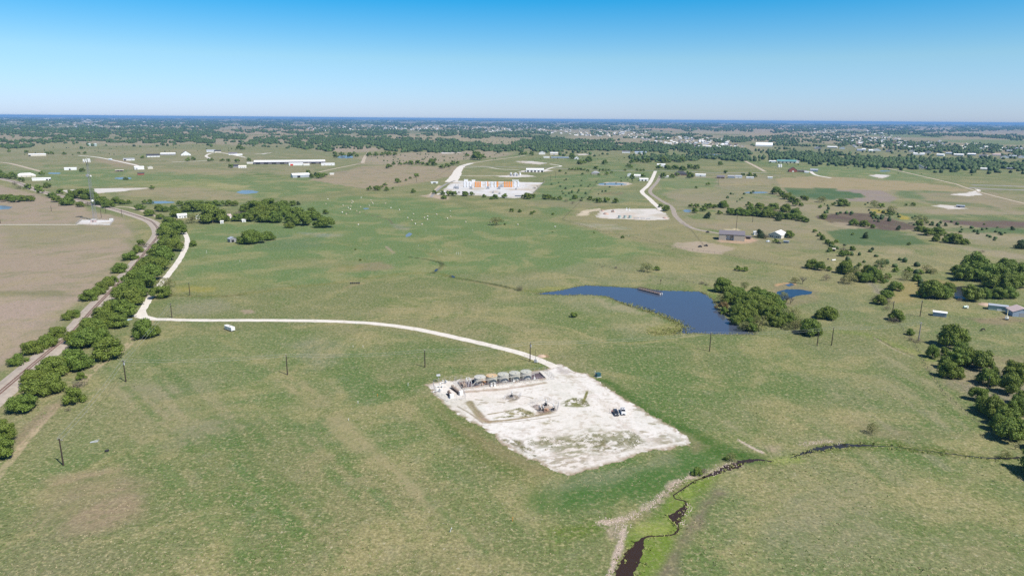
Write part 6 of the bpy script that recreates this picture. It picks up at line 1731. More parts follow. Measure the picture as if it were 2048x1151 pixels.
for i, (px, py) in enumerate([(875, 783), (882, 774), (887, 766)]):
    t = thing('meter_run', ('white meter pipes at the near end of the fenced corner', 'white meter pipes in the middle of the fenced corner', 'white meter pipes at the far end of the fenced corner')[i], 'meter run', tuple(G(px, py)), AN + (.3, -.15, .5)[i], 'meter runs in the fenced corner')
    b = MB(); b.cyl((-2.2, 0, .7), (2.2, 0, .7), .16, n=8)
    for x in (-2.2, 2.2): b.cyl((x, 0, 0), (x, 0, .8), .18, n=8)
    b.build('pipe', M_WHITEQ, t)
    b = MB(); b.cyl((-.4, 0, .7), (-.4, 0, 1.9), .14, n=8); b.lathe([(.36, 1.55), (.36, 1.62)], (-.4, 0, 0), 12); b.cyl((1.0, 0, .7), (1.0, 0, 1.6), .1, n=8); b.build('valve', M_WHITEQ, t)
    MB().box(.5, -.9, 0, 1.0, -.5, 1.5).build('cabinet', M_WEATH if i != 1 else M_WHITEQ, t)
t = thing('solar_panel', 'small solar panel on a mast at the back of the fenced corner', 'solar panel', tuple(G(877, 763)), AN)
MB().cyl((0, 0, 0), (0, 0, 3.2), .08, n=7).build('mast', M_STEEL, t)
b = MB(); b.add([(-.9, -.5, 3.0), (.9, -.5, 3.0), (.9, .4, 3.7), (-.9, .4, 3.7), (-.9, -.47, 2.95), (.9, -.47, 2.95), (.9, .43, 3.65), (-.9, .43, 3.65)], [(0, 1, 2, 3), (7, 6, 5, 4), (0, 4, 5, 1), (1, 5, 6, 2), (2, 6, 7, 3), (3, 7, 4, 0)]); b.build('panel', M_WEATH, t)


def fence(name, label, cat, P, h=2.0, gap=3.0, r=.045, m=None, rails=(1.0,), mesh=True, group=None, closed=False, rr=.022, parts=True):
    P = [Vector((p[0], p[1])) for p in P]
    if closed: P = P + [P[0]]
    t = thing(name, label, cat, (P[0].x, P[0].y, 0), 0, group)
    o = Vector((P[0].x, P[0].y)); m = m or M_FENCE
    pts = []
    for a, c in zip(P[:-1], P[1:]):
        n = max(1, round((c - a).length / gap))
        for k in range(n): pts.append(a.lerp(c, k / n) - o)
    if not closed: pts.append(P[-1] - o)
    proto = MB().cyl((0, 0, 0), (0, 0, h), r, n=6).mesh('post', m)
    if parts and len(pts) <= 100:
        for p in pts:
            q = bpy.data.objects.new('post', proto); COL.objects.link(q); q.parent = t; q.location = (p.x, p.y, 0)
    else:
        b = MB()
        for p in pts: b.cyl((p.x, p.y, 0), (p.x, p.y, h), r, n=5)
        q = b.build('post', m, t); q['kind'] = 'stuff'
    b = MB(); Q = pts + ([pts[0]] if closed else [])
    for a, c in zip(Q[:-1], Q[1:]):
        for z in rails: b.cyl((a.x, a.y, h * z), (c.x, c.y, h * z), rr, n=4, cap=False)
        if mesh:
            L_ = (c - a).length; nd = max(1, int(L_ / .32))
            for k in range(nd + 1):
                u = a.lerp(c, min(1, k / nd)); b.cyl((u.x, u.y, .05), (u.x, u.y, h), .012, n=3, cap=False)
    b.build('rail' if not mesh else 'wire_mesh', m, t)
    return t


def lf(pts): return [Vector(loc(u, v)[:2]) for u, v in pts]


fence('chain_link_fence', 'tall chain link fence round the whole tank battery', 'fence', lf([(-1.2, -1.6), (LEN + 3.4, -1.6), (LEN + 3.4, DEP + 1.4), (-1.2, DEP + 1.4)]), 2.3, 2.9, .055, mesh=True, closed=True)
fence('chain_link_fence', 'chain link fence round the meter and separator corner', 'fence', PX([(866, 771), (872, 788), (896, 803), (913, 800), (931, 797), (927, 784)]), 2.2, 2.8, .05)
fence('chain_link_fence', 'chain link fence behind the meter corner', 'fence', PX([(868, 767), (900, 761), (924, 758)]), 2.2, 2.8, .05)
fence('chain_link_fence', 'fence round the cluster of four wellheads', 'fence', PX([(1060, 808), (1090, 800), (1117, 812), (1114, 823), (1082, 825)]), 2.2, 2.8, .045, closed=True)
fence('chain_link_fence', 'fence round the single wellhead in mid pad', 'fence', PX([(1009, 798), (1022, 790), (1042, 791), (1036, 799)]), 2.0, 2.2, .055, closed=True)


def wellhead(px, py, label, s=1.0, white=True, group='wellheads on the pad'):
    t = thing('wellhead', label, 'wellhead', (*G(px, py).xy, .02), random.uniform(0, 3), group); t.scale = (s, s, s)
    b = MB(); b.lathe([(1.25, 0), (1.25, .25), (1.05, .25), (1.05, .05)], n=18); b.build('cellar_ring', mat('cellar_concrete', (.36, .32, .29), .9, .2, 2), t)
    b = MB(); b.lathe([(.42, .05), (.42, .5), (.3, .5), (.3, .9), (.46, .9), (.46, 1.15), (.26, 1.15), (.26, 1.9)], n=12); b.build('casing_head', M_IRON, t)
    b = MB(); b.lathe([(.24, 1.9), (.24, 2.5), (.14, 2.5), (.14, 2.9)], n=10)
    for sx in (-1, 1): b.cyl((0, 0, 1.65), (sx * 1.0, 0, 1.65), .15, n=8)
    b.build('valve_tree', M_WHITEQ if white else M_IRON, t)
    for sx in (-1, 1):
        b = MB(); b.cyl((sx * .62, -.30, 1.65), (sx * .62, -.36, 1.65), .34, n=12); b.build('handwheel', M_RUSTY, t)
    b = MB(); b.cyl((1.0, 0, 1.65), (1.0, 0, .15), .10, n=7); b.cyl((1.0, 0, .15), (2.6, .4, .1), .10, n=7); b.build('flow_line', M_IRON, t)


wellhead(1024, 793.5, 'single wellhead in the grey brown patch in mid pad')
wellhead(1092, 811, 'black wellhead with white top at the back of the cluster', 1.15)
wellhead(1080, 820.5, 'front left wellhead of the cluster', .95)
wellhead(1086, 821, 'wellhead just right of the front left one', .9)
wellhead(1107, 820, 'wellhead at the right end of the cluster', 1.1)
b = MB(); b.lathe([(1.9, 0), (1.5, .3), (.5, .55)], n=14); b.cyl((0, 0, .5), (0, 0, 1.9), .08, n=6)
t = b.build('capped_well', mat('brown_mound', (.28, .23, .20), .95, .2, 2)); t.location = (*G(1074, 812.5).xy, .02); tag(t, 'low brown mound with a stub pipe at the left of the cluster', 'capped well')
t = thing('pump_unit', 'orange brown pump between the front wellheads of the cluster', 'pump', (*G(1092, 822).xy, .02), .6)
MB().box(-1.4, -.7, 0, 1.4, .7, .25).build('skid', M_RUSTY, t); b = MB(); b.cyl((-.7, 0, .25), (-.7, 0, 1.6), .28, n=10); b.box(.0, -.45, .25, 1.1, .45, 1.1); b.build('motor', mat('orange_rust_paint', (.44, .26, .17), .7, .2, 2), t)

t = thing('transformer_box', 'dark teal transformer box at the top right corner of the pad', 'transformer', tuple(G(1196, 752.5)), .5)
MB().box(-1.1, -.9, .1, 1.1, .9, 1.9).build('cabinet', mat('teal_cabinet', (.035, .10, .11), .5, .08, 2), t, .04)
MB().box(-1.3, -1.1, 0, 1.3, 1.1, .12).build('plinth', M_WHITEQ, t); MB().box(-.02, -.94, .3, .02, -.90, 1.8).build('door_seam', M_IRON, t)
t = thing('marker_post', 'white post beside the teal transformer box', 'post', tuple(G(1190, 748)), 0, 'marker posts'); b = MB(); b.cyl((0, 0, 0), (0, 0, 1.7), .12, .10, 6); b.build('post', M_WHITEQ, t); MB().lathe([(.16, 1.7), (.02, 1.9)], n=6).build('cap', M_WHITEQ, t)
t = thing('meter_pole', 'thin mast with grey boxes right of the roadside pole', 'meter pole', tuple(G(1071, 725)), 0)
MB().cyl((0, 0, 0), (0, 0, 7.4), .09, .07, 7).build('mast', M_POLE, t); MB().box(-.7, -.4, .4, .6, .2, 1.9).build('cabinet', M_WEATH, t); MB().box(.7, -.3, .3, 1.3, .3, 1.3).build('cabinet', M_WHITEQ, t)

# ---- small posts, scraps
for px, py, top, m_, lab in [(712, 648, 643, 'w', 'white post just below the curving road'), (706, 694, 690, 'w', 'left white post of the pair below the road'), (726, 694, 690, 'w', 'right white post of the pair below the road'), (716, 806, 801, 'w', 'white post in the left field, upper of two'), (697, 840, 836, 'w', 'stubby white post in the left field, lower of two'),
                             (816, 771, 765, 'w', 'white post left of the pad corner'), (755, 792, 787, 'o', 'small orange marker left of the pad'), (900, 1063, 1054, 'w', 'leaning white post in the foreground grass'), (1025, 1041, 1033, 'o', 'orange post in the foreground grass'), (1257, 473, 468, 'w', 'white post on the far side of the bale meadow'),
                             (1278, 470, 466, 'w', 'white post farther right on the meadow edge'), (913, 509, 504, 'w', 'left white stake of three in the middle meadow'), (917, 509, 504, 'w', 'middle white stake of three in the middle meadow'), (920.5, 509, 504, 'w', 'right white stake of three in the middle meadow'), (879, 503, 499, 'w', 'left white stake of the pair in the middle meadow'),
                             (883, 504, 500, 'w', 'right white stake of the pair in the middle meadow'), (852, 462, 459, 'w', 'white stake beyond the blue puddle'), (902, 461, 458, 'w', 'white stake in the lush meadow centre'), (945, 461, 458, 'w', 'white stake below the pale round tree'), (413, 506, 500, 'w', 'white A shaped stake near the shed trees'),
                             (480, 524, 519, 'w', 'pale stake in the grass right of the lane'), (837, 492, 489, 'w', 'pale stake above the dry gully')]:
    h = max(.8, height_for(px, py, top)); t = thing('marker_post', lab, 'post', tuple(G(px, py)), 0, 'marker posts')
    mm = M_WHITEQ if m_ == 'w' else mat('orange_marker_paint', (.60, .26, .05), .6, .1, 2)
    MB().cyl((0, 0, 0), (.05 if 'lean' not in lab else .5, 0, h), .11, .10, 6).build('post', mm, t)
    MB().lathe([(.13, h - .3), (.13, h - .12), (.02, h)], (.05 if 'lean' not in lab else .5, 0, 0), 6).build('cap', mm, t)
t = thing('metal_scrap', 'twisted pale metal scrap lying in the near left field', 'scrap metal', tuple(G(190, 883)), .4)
b = MB(); b.box(-1.6, -.5, .05, 1.0, .1, .25); b.cyl((-1.4, .2, .2), (1.4, .6, .5), .08, n=6); b.cyl((-.6, -.4, .1), (1.5, -.2, .35), .06, n=6); b.build('sheet', M_STEEL, t)
t = thing('feed_tub', 'black feed tub in the near left field', 'tub', tuple(G(214, 902)), 0); MB().lathe([(.62, 0), (.75, .5), (.64, .5), (.5, .1)], n=16).build('tub', M_IRON, t)
t = thing('water_trough', 'dark row of drums by the drainage line in the meadow', 'trough', tuple(G(710, 567)), .1)
b = MB()
for i in range(5): b.cyl((i * 1.5 - 3, 0, 0), (i * 1.5 - 3, 0, 1.0), .62, n=10)
b.build('drums', M_IRON, t)
t = thing('debris_heap', 'small heap of junk and blue sheets by the lane corner', 'junk heap', tuple(G(255, 640)), .5)
b = MB(); b.box(-2, -1, 0, 1, .6, .5, top=(.6, .4)); b.box(.3, .2, .0, 2.6, 1.4, .4); b.build('heap', mat('blue_sheet', (.30, .38, .44), .7, .3, 1), t); MB().box(-1.6, -1.8, 0, .2, -1.1, .6, top=(.3, .2)).build('rubble', M_TANEQ, t)
for px, py in ((1083, 712),):
    t = thing('spoil_heap', 'small orange soil heap beside the road at the pad', 'soil heap', tuple(G(px, py)), .3); b = MB(); b.lathe([(2.4, 0), (1.6, .5), (.4, .9)], n=12); b.build('heap', mat('orange_soil', (.46, .33, .24), .95, .2, 1), t)

# ================================================================== VEHICLES
M_CARW = mat('white_car_paint', (.80, .80, .80), .25, .03, 1, coat=.6)
M_CARD = mat('dark_car_paint', (.035, .038, .045), .25, .05, 1, coat=.6)
M_GLASS = mat('car_glass', (.012, .014, .018), .06, .1, 1, spec=.7)
M_TYRE = mat('tyre_rubber', (.02, .02, .02), .9, .1, 3)
M_RIM = mat('alloy_rim', (.55, .55, .57), .3, .05, 3, metal=.8)
M_LAMP = mat('lamp_glass', (.75, .75, .74), .15, .03, 3, spec=.6)
M_TAIL = mat('tail_lamp', (.35, .02, .02), .25, .05, 3)
M_GRILL = mat('black_grille', (.03, .03, .032), .5, .1, 5)


def taper(b, x, y0, y1, z0, z1, ix, iy0, iy1):
    b.add([(-x, y0, z0), (x, y0, z0), (x, y1, z0), (-x, y1, z0), (-x + ix, y0 + iy0, z1), (x - ix, y0 + iy0, z1), (x - ix, y1 - iy1, z1), (-x + ix, y1 - iy1, z1)],
          [(3, 2, 1, 0), (4, 5, 6, 7), (0, 1, 5, 4), (1, 2, 6, 5), (2, 3, 7, 6), (3, 0, 4, 7)])


def car(name, label, cat, px, py, rz, paint, pickup):
    """front faces -y; origin on the ground under the middle"""
    g = G(px, py); t = thing(name, label, cat, (g.x, g.y, .018), rz)
    Ln, W2 = (5.7, .98) if pickup else (4.8, .95)
    f, r = -Ln / 2, Ln / 2
    b = MB(); taper(b, W2, f, r, .42, .82, .0, .0, .0); taper(b, W2, f, r, .82, 1.10 if pickup else 1.0, .05, .08, .03)
    b.build('body', paint, t, .08)
    b = MB(); taper(b, W2 - .08, f + .05, f + 1.75, 1.08 if pickup else .98, 1.22 if pickup else 1.12, .12, .22, .0); b.build('bonnet', paint, t, .05)
    ca, cb = (f + 1.55, f + 3.55) if pickup else (f + 1.35, r - .15)
    zr = 1.90 if pickup else 1.70
    b = MB(); taper(b, W2 - .09, ca, cb, 1.09 if pickup else .99, zr, .20, .62, .18 if pickup else .55); b.build('cabin', M_GLASS, t, .03)
    b = MB(); b.box(-W2 + .30, ca + .66, zr - .03, W2 - .30, cb - (.20 if pickup else .58), zr + .05); roof = b.build('roof', paint, t, .04)
    if pickup: MB().box(-.28, ca + .95, zr + .05, .28, ca + 1.45, zr + .075).build('sunroof', M_GLASS, roof)
    for sx in (-1, 1):
        b = MB()
        for y in (ca + .62, (ca + cb) / 2, cb - .2): b.cyl((sx * (W2 - .09), y - (.3 if y < ca + .7 else 0), 1.08), (sx * (W2 - .29), y + .05, zr), .05, n=5)
        b.build('pillar', paint, t)
        MB().box(sx * W2 - .02 * (sx > 0), ca + .55, 1.2, sx * W2 + sx * .2, ca + .72, 1.36).build('mirror', paint, t, .03)
        MB().box(sx * W2 * .62 - .22, f - .03, .86, sx * W2 * .62 + .22, f + .10, 1.04).build('headlight', M_LAMP, t)
        MB().box(sx * W2 * .82 - .12, r - .06, .75, sx * W2 * .82 + .12, r + .03, 1.05).build('tail_light', M_TAIL, t)
        for y in (f + .95, r - 1.05):
            b = MB(); b.cyl((sx * (W2 - .22), y, .38), (sx * (W2 + .02), y, .38), .38, n=20); w = b.build('wheel', M_TYRE, t)
            MB().cyl((sx * (W2 + .015), y, .38), (sx * (W2 + .035), y, .38), .24, n=14).build('rim', M_RIM, w)
        MB().box(sx * W2 - .01, ca + .9, .92, sx * W2 + sx * .025, ca + 1.06, .97).build('door_handle', M_RIM, t)
    MB().box(-.48, f - .025, .62, .48, f + .08, 1.0).build('grille', M_GRILL, t)
    MB().box(-W2 + .03, f - .10, .40, W2 - .03, f + .06, .60).build('bumper', M_RIM if pickup else paint, t, .03)
    if pickup:
        b = MB(); b.box(-W2 + .10, cb + .06, 1.09, W2 - .10, r - .08, 1.13); b.build('cargo_bed', M_GRILL, t)
        b = MB(); b.box(-W2 + .03, cb + .05, 1.08, -W2 + .12, r - .02, 1.36); b.box(W2 - .12, cb + .05, 1.08, W2 - .03, r - .02, 1.36); b.box(-W2 + .03, r - .08, 1.08, W2 - .03, r - .01, 1.36); b.build('bed_wall', paint, t)
    return t


g1 = G(1231, 827.5); az1 = -math.atan2(g1.x, g1.y)
car('parked_car', 'dark grey car parked on the white pad left of the white pickup', 'car', 1231.5, 827.5, az1 + R(14), M_CARD, False)
car('pickup_truck', 'white pickup with dark windows parked right of the dark car', 'pickup', 1246, 825, az1 + R(6), M_CARW, True)

# ---- person beside the dark car
M_SKIN = mat('skin', (.42, .25, .18), .6, .05, 5); M_RED = mat('red_shirt_cloth', (.62, .10, .12), .8, .1, 8); M_TROUS = mat('dark_trousers_cloth', (.05, .045, .06), .9, .1, 8); M_HAIR = mat('dark_hair', (.03, .022, .018), .8, .2, 10)


def skin(name, verts, edges, radii, m, parent, sub=2, root=0):
    me = bpy.data.meshes.new(name); me.from_pydata(verts, edges, []); o = bpy.data.objects.new(name, me); COL.objects.link(o); o.parent = parent
    mo = o.modifiers.new('skin', 'SKIN'); mo.use_smooth_shade = True
    for i, r in enumerate(radii):
        v = me.skin_vertices[0].data[i]; v.radius = (r, r) if not isinstance(r, tuple) else r; v.use_root = (i == root)
    s = o.modifiers.new('sub', 'SUBSURF'); s.levels = sub; s.render_levels = sub
    me.materials.append(m); return o


def person(label, px, py, rz):
    t = thing('person', label, 'person', (*G(px, py).xy, .018), rz)
    V = [(0, 0, .95), (0, .0, 1.15), (0, 0, 1.38), (0, -.01, 1.50), (0, -.02, 1.57), (0, -.03, 1.68), (0, -.02, 1.76)]
    Rr = [.15, (.15, .11), (.16, .11), .06, .075, .10, .07]; Ed = [(0, 1), (1, 2), (2, 3), (3, 4), (4, 5), (5, 6)]

    def ch(par, pts, rad):
        k = par
        for p, r in zip(pts, rad): V.append(p); Rr.append(r); Ed.append((k, len(V) - 1)); k = len(V) - 1
        return k
    for s in (-1, 1):
        ch(0, [(s * .10, 0, .88), (s * .11, -.02, .50), (s * .115, .02, .09), (s * .12, -.12, .04)], [.095, .065, .045, .035])
        k = ch(2, [(s * .19, 0, 1.42), (s * .24, -.02, 1.16), (s * .20, -.24, 1.08), (s * .17, -.30, 1.08)], [.058, .046, .036, .030])
        for j in range(4): ch(k, [(s * (.14 + .022 * j), -.36, 1.085 - .004 * j), (s * (.14 + .02 * j), -.395, 1.06)], [.011, .009])
        ch(k, [(s * .13, -.32, 1.10), (s * .115, -.345, 1.10)], [.011, .009])
    skin('body', V, Ed, Rr, M_SKIN, t)
    V2 = [(0, 0, .92), (0, 0, 1.15), (0, 0, 1.38), (0, -.005, 1.47), (-.19, 0, 1.41), (-.245, -.02, 1.20), (.19, 0, 1.41), (.245, -.02, 1.20)]
    skin('shirt', V2, [(0, 1), (1, 2), (2, 3), (2, 4), (4, 5), (2, 6), (6, 7)], [(.18, .14), (.18, .135), (.19, .135), .08, .078, .07, .078, .07], M_RED, t)
    V3 = [(0, 0, .97), (-.10, 0, .86), (-.11, -.02, .50), (-.115, .02, .12), (.10, 0, .86), (.11, -.02, .50), (.115, .02, .12)]
    skin('trousers', V3, [(0, 1), (1, 2), (2, 3), (0, 4), (4, 5), (5, 6)], [(.17, .14), .115, .085, .075, .115, .085, .075], M_TROUS, t)
    skin('hair', [(0, .02, 1.64), (0, .0, 1.745)], [(0, 1)], [.085, .102], M_HAIR, t)
    MB().lathe([(.02, 1.66), (.015, 1.655)], (0, -.125, 0), 6).build('nose', M_SKIN, t)
    return t


person('person in a red top and dark trousers standing by the dark car', 1223.6, 826.5, az1 + R(150))
t = thing('camera_tripod', 'thin greenish tripod standing left of the person in red', 'tripod', (*G(1219.3, 826).xy, .018), 0)
b = MB(); b.cyl((0, 0, .9), (0, 0, 1.7), .05, n=6)
for i in range(3): b.cyl((0, 0, 1.0), (.4 * math.cos(i * 2.1), .4 * math.sin(i * 2.1), 0), .03, n=5)
b.build('legs', M_WEATH, t); MB().box(-.15, -.1, 1.7, .15, .1, 1.9).build('head', M_IRON, t)

# ---- trailer by the road
t = thing('horse_trailer', 'white stock trailer parked alone in the grass below the road', 'trailer', tuple(G(460, 660)), R(-38))
b = MB(); b.ext([(-1.2, .5), (1.2, .5), (1.2, 2.4), (1.0, 2.62), (-1.0, 2.62), (-1.2, 2.4)], -3.6, 3.6); b.build('body', M_WHITEQ, t, .06)
MB().box(-4.6, -.9, 1.5, -3.6, .9, 2.5, top=(.0, .1)).build('gooseneck', M_WHITEQ, t, .05)
for i in range(5): MB().box(-2.8 + i * 1.25, -1.23, 1.75, -1.95 + i * 1.25, -1.19, 2.1).build('vent', M_WEATH, t)
for s in (-1, 1):
    for x in (-.2, .75):
        w = MB().cyl((x, s * 1.0, .42), (x, s * 1.26, .42), .42, n=16).build('wheel', M_TYRE, t)
        MB().cyl((x, s * 1.262, .42), (x, s * 1.28, .42), .22, n=10).build('rim', M_RIM, w)
    MB().box(-.75, s * 1.20 - .02, .82, 1.3, s * 1.20 + .10 * s + .02, .92).build('fender', M_WHITEQ, t)
MB().box(3.6, -1.0, .6, 3.64, 1.0, 2.3).build('rear_door', M_WHITEQ, t)
MB().box(-.2, -.5, 2.62, 1.2, .1, 2.70).build('roof_hatch', M_RUSTY, t)

# ---- fishing dock of rusty pipe
M_DOCK = mat('dock_planks', (.24, .19, .18), .9, .25, 2)
a, c = G(1277, 577.5), G(1321, 588.5); d = Vector((c.x - a.x, c.y - a.y)); Ld = d.length; rz = math.atan2(d.y, d.x)
t = thing('dock', 'long narrow dock of rusty pipe reaching over the pond', 'dock', (a.x, a.y, 0), rz)
MB().box(0, -1.6, .55, Ld, 1.6, .68).build('deck', M_DOCK, t)
for s in (-1.55, 0, 1.55):
    b = MB()
    for z in (1.15, 1.7): b.cyl((0, s, z), (Ld, s, z), .10, n=6)
    for i in range(13): b.cyl((i * Ld / 12, s, 0), (i * Ld / 12, s, 1.75), .09, n=6)
    b.build('railing', M_RUSTY, t)
b = MB()
for i in range(7): b.cyl((i * Ld / 6, -1.5, -.6), (i * Ld / 6, -1.5, .6), .14, n=6); b.cyl((i * Ld / 6, 1.5, -.6), (i * Ld / 6, 1.5, .6), .14, n=6)
b.build('piles', M_RUSTY, t)
for s in (-1.0, 1.0): MB().lathe([(.40, .1), (.40, .9)], (Ld + .5, s, 0), 12).build('float', M_WHITEQ, t)
t = thing('bird_house', 'small dark post with a box behind the pond', 'nest box', tuple(G(1321, 568)), 0); MB().cyl((0, 0, 0), (0, 0, 3.0), .09, n=6).build('post', M_POLE, t); MB().box(-.4, -.4, 2.6, .4, .4, 3.4).build('box', M_POLE, t)

# ---- cattle, machine, tanks on the right
M_COW = mat('black_hide', (.018, .015, .014), .7, .2, 4)


def cow(label, px, py, rz, s=1.0, group=None):
    t = thing('cow', label, 'cow', tuple(G(px, py)), rz, group); t.scale = (s, s, s)
    V = [(.0, 0, 1.02), (.55, 0, 1.06), (.95, 0, 1.10), (-.55, 0, 1.0), (-.95, 0, 1.02), (1.22, 0, .80), (1.45, 0, .42), (1.62, 0, .22), (-1.02, 0, .75), (-1.02, .02, .40)]
    Rr = [(.36, .38), (.36, .36), (.26, .28), (.37, .38), (.24, .27), .17, .13, .09, .05, .03]
    Ed = [(0, 1), (1, 2), (0, 3), (3, 4), (2, 5), (5, 6), (6, 7), (4, 8), (8, 9)]
    for sy in (-1, 1):
        for par, pts in ((2, [(.82, sy * .19, .78), (.84, sy * .2, .42), (.83, sy * .2, .06)]), (4, [(-.82, sy * .2, .74), (-.98, sy * .2, .44), (-.92, sy * .2, .06)])):
            k = par
            for p, r in zip(pts, (.15, .075, .06)): V.append(p); Rr.append(r); Ed.append((k, len(V) - 1)); k = len(V) - 1
        V.append((1.36, sy * .20, .50)); Rr.append(.04); Ed.append((6, len(V) - 1))
    skin('body', V, Ed, Rr, M_COW, t, 2)
    return t


cow('black cow grazing on the right hand pasture', 1966, 661.5, R(190), 1.25)
t = thing('boom_loader', 'pale yellow boom machine standing before the blue grey house', 'loader', tuple(G(2013, 639)), .9)
M_YEL = mat('faded_yellow_paint', (.66, .58, .32), .6, .1, 1)
b = MB(); b.box(-1.5, -.9, .6, 1.5, .9, 1.5); b.box(-.3, -.6, 1.5, .8, .6, 2.5); b.build('body', M_WHITEQ, t, .05)
b = MB(); b.cyl((-1.2, 0, 1.4), (.6, .2, 6.2), .24, .16, 8); b.cyl((.6, .2, 6.2), (1.0, .2, 5.6), .18, n=7); b.build('boom', M_YEL, t)
for sx in (-1, 1):
    for sy in (-1, 1): MB().cyl((sx * .95, sy * .7, .5), (sx * .95, sy * 1.0, .5), .5, n=14).build('wheel', M_TYRE, t)
t = thing('water_tank', 'small white and green tank trailer on the right hand lawn', 'tank trailer', tuple(G(1930, 616.5)), .1)
b = MB(); b.cyl((-1.2, 0, 1.1), (1.0, 0, 1.1), .75, n=14); b.build('body', mat('pale_green_tank', (.52, .62, .52), .5, .1, 1), t); MB().box(.9, -.8, .3, 1.8, .8, 1.9).build('cabinet', M_WHITEQ, t)
for sy in (-1, 1): MB().cyl((-.2, sy * .7, .35), (-.2, sy * .9, .35), .35, n=12).build('wheel', M_TYRE, t)
b = MB(); b.lathe([(4.2, 0), (2.6, .7), (.6, 1.2)], n=16); t = b.build('soil_heap', mat('orange_soil', (.46, .33, .24))); t.location = tuple(G(1971, 609)); tag(t, 'orange soil heap left of the long pale green shed', 'soil heap')
for i, (px, py, lab) in enumerate([(1656, 519, 'dark stump on the tan grass by the crop fence'), (1667, 521, 'white sheep-like bale on the tan grass by the crop fence')]):
    t = thing('bale' if i else 'stump', lab, 'bale' if i else 'stump', tuple(G(px, py)), .4); MB().cyl((-1.6 * (i + .3), 0, .6), (1.6 * (i + .3), 0, .6), .6, n=12).build('body', M_WHITEQ if i else M_IRON, t)
for i, (px, py, rz, lab) in enumerate([(1415, 465, .3, 'dark farm machine beside the drive left of the tan barn'), (1400, 494, .2, 'left dark implement on the fence corner below the tan barn'), (1412, 492, -.3, 'right dark implement on the fence corner below the tan barn'), (1245, 475, .1, 'low dark implement in the tan strip of the meadow edge'), (1558, 487, .1, 'dark parked machine before the white roofed house'), (1536, 484, .0, 'white car parked before the dark barn trees')]):
    t = thing('farm_implement' if i < 5 else 'parked_car', lab, 'implement' if i < 5 else 'car', tuple(G(px, py)), rz, 'machines by the tan barn')
    b = MB(); b.box(-2, -.9, .4, 2, .9, 1.2, top=(.3, .1)); b.box(-.6, -.8, 1.2, 1.1, .8, 1.9, top=(.3, .15)); b.build('body', (M_IRON if i < 5 else M_CARW), t, .05)
    for sx in (-1.2, 1.2):
        for sy in (-1, 1): MB().cyl((sx, sy * .75, .42), (sx, sy * .98, .42), .42, n=12).build('wheel', M_TYRE, t)
for i, (px, py) in enumerate([(1380, 451), (1493, 477)]):
    pass

# ---- round hay bales in white wrap
M_WRAP = mat('white_bale_wrap', (.64, .62, .55), .5, .08, 2); M_HAY = mat('hay', (.42, .32, .16), .95, .2, 4)
bp_ = MB(); bp_.cyl((-.75, 0, .85), (.75, 0, .85), .86, n=16); ME_B = bp_.mesh('wrap', M_WRAP)
bp_ = MB(); bp_.cyl((-.80, 0, .85), (-.752, 0, .85), .74, n=14); bp_.cyl((.752, 0, .85), (.80, 0, .85), .74, n=14); ME_E = bp_.mesh('hay_face', M_HAY)
BAL = [(575, 712), (560, 749), (698, 763), (722, 831), (690, 818), (768, 724), (778, 733), (765, 745), (760, 768), (736, 782), (754, 793), (842, 700), (836, 774), (830, 820), (806, 808), (820, 917), (920, 720), (929, 738), (934, 747), (907, 764), (1035, 747), (1080, 782), (1145, 798), (1260, 831), (1215, 862), (1248, 881), (1273, 910), (1330, 913), (1346, 862), (1375, 850), (1372, 875), (1446, 834), (1552, 807), (1556, 852), (1529, 867), (1678, 895), (1880, 895), (2096, 917), (2393, 934)]
for i, (zx, zy) in enumerate(sorted(BAL)):
    px, py = 512 + zx / 4, 221 + zy / 4
    t = thing('hay_bale', 'round white wrapped hay bale on the green meadow, %s from the left' % nth(i), 'hay bale', tuple(G(px, py)), random.uniform(0, 3), 'round hay bales on the meadow'); t.scale = (.88, .88, .88)
    for nm, me in (('wrap', ME_B), ('hay_face', ME_E)):
        o = bpy.data.objects.new(nm, me); COL.objects.link(o); o.parent = t

# ================================================================== LATTICE TOWER
M_TOWER = mat('weathered_tower_steel', (.24, .25, .27), .6, .1, 1)
HT = height_for(190, 441, 319); g = G(190, 441)
t = thing('lattice_tower', 'tall grey lattice communications tower beyond the dry field', 'communications tower', tuple(g), .3)
print('tower', HT)
bw, tw = 2.6, 1.1
for k in range(3):
    an = k * 2.094
    MB().cyl((bw * math.cos(an), bw * math.sin(an), 0), (tw * math.cos(an), tw * math.sin(an), HT), .13, .10, 6).build('leg', M_TOWER, t)
b = MB(); n = 30
for i in range(n):
    z0, z1 = HT * i / n, HT * (i + 1) / n; r0 = bw + (tw - bw) * i / n; r1 = bw + (tw - bw) * (i + 1) / n
    for k in range(3):
        a0, a1 = k * 2.094, (k + 1) * 2.094
        P = lambda r, a, z: (r * math.cos(a), r * math.sin(a), z)
        b.cyl(P(r0, a0, z0), P(r1, a1, z1), .055, n=4); b.cyl(P(r0, a1, z0), P(r1, a0, z1), .055, n=4); b.cyl(P(r1, a0, z1), P(r1, a1, z1), .055, n=4)
b.build('bracing', M_TOWER, t)
b = MB(); b.lathe([(3.2, HT - 2.2), (3.2, HT - 2.0)], n=12); pf = b.build('antenna_platform', M_STEEL, t)
for k in range(9):
    an = k * .698; c, s = 3.4 * math.cos(an), 3.4 * math.sin(an)
    MB().box(c - .35, s - .35, HT - 3.2, c + .35, s + .35, HT + .6).build('panel_antenna', M_WHITEQ, pf)
b = MB(); b.cyl((0, 0, HT), (0, 0, HT + 2.6), .10, n=6); b.cyl((.6, 0, HT + .8), (3.2, 0, HT + 1.0), .3, n=6); b.build('mast_tip', M_WHITEQ, t)
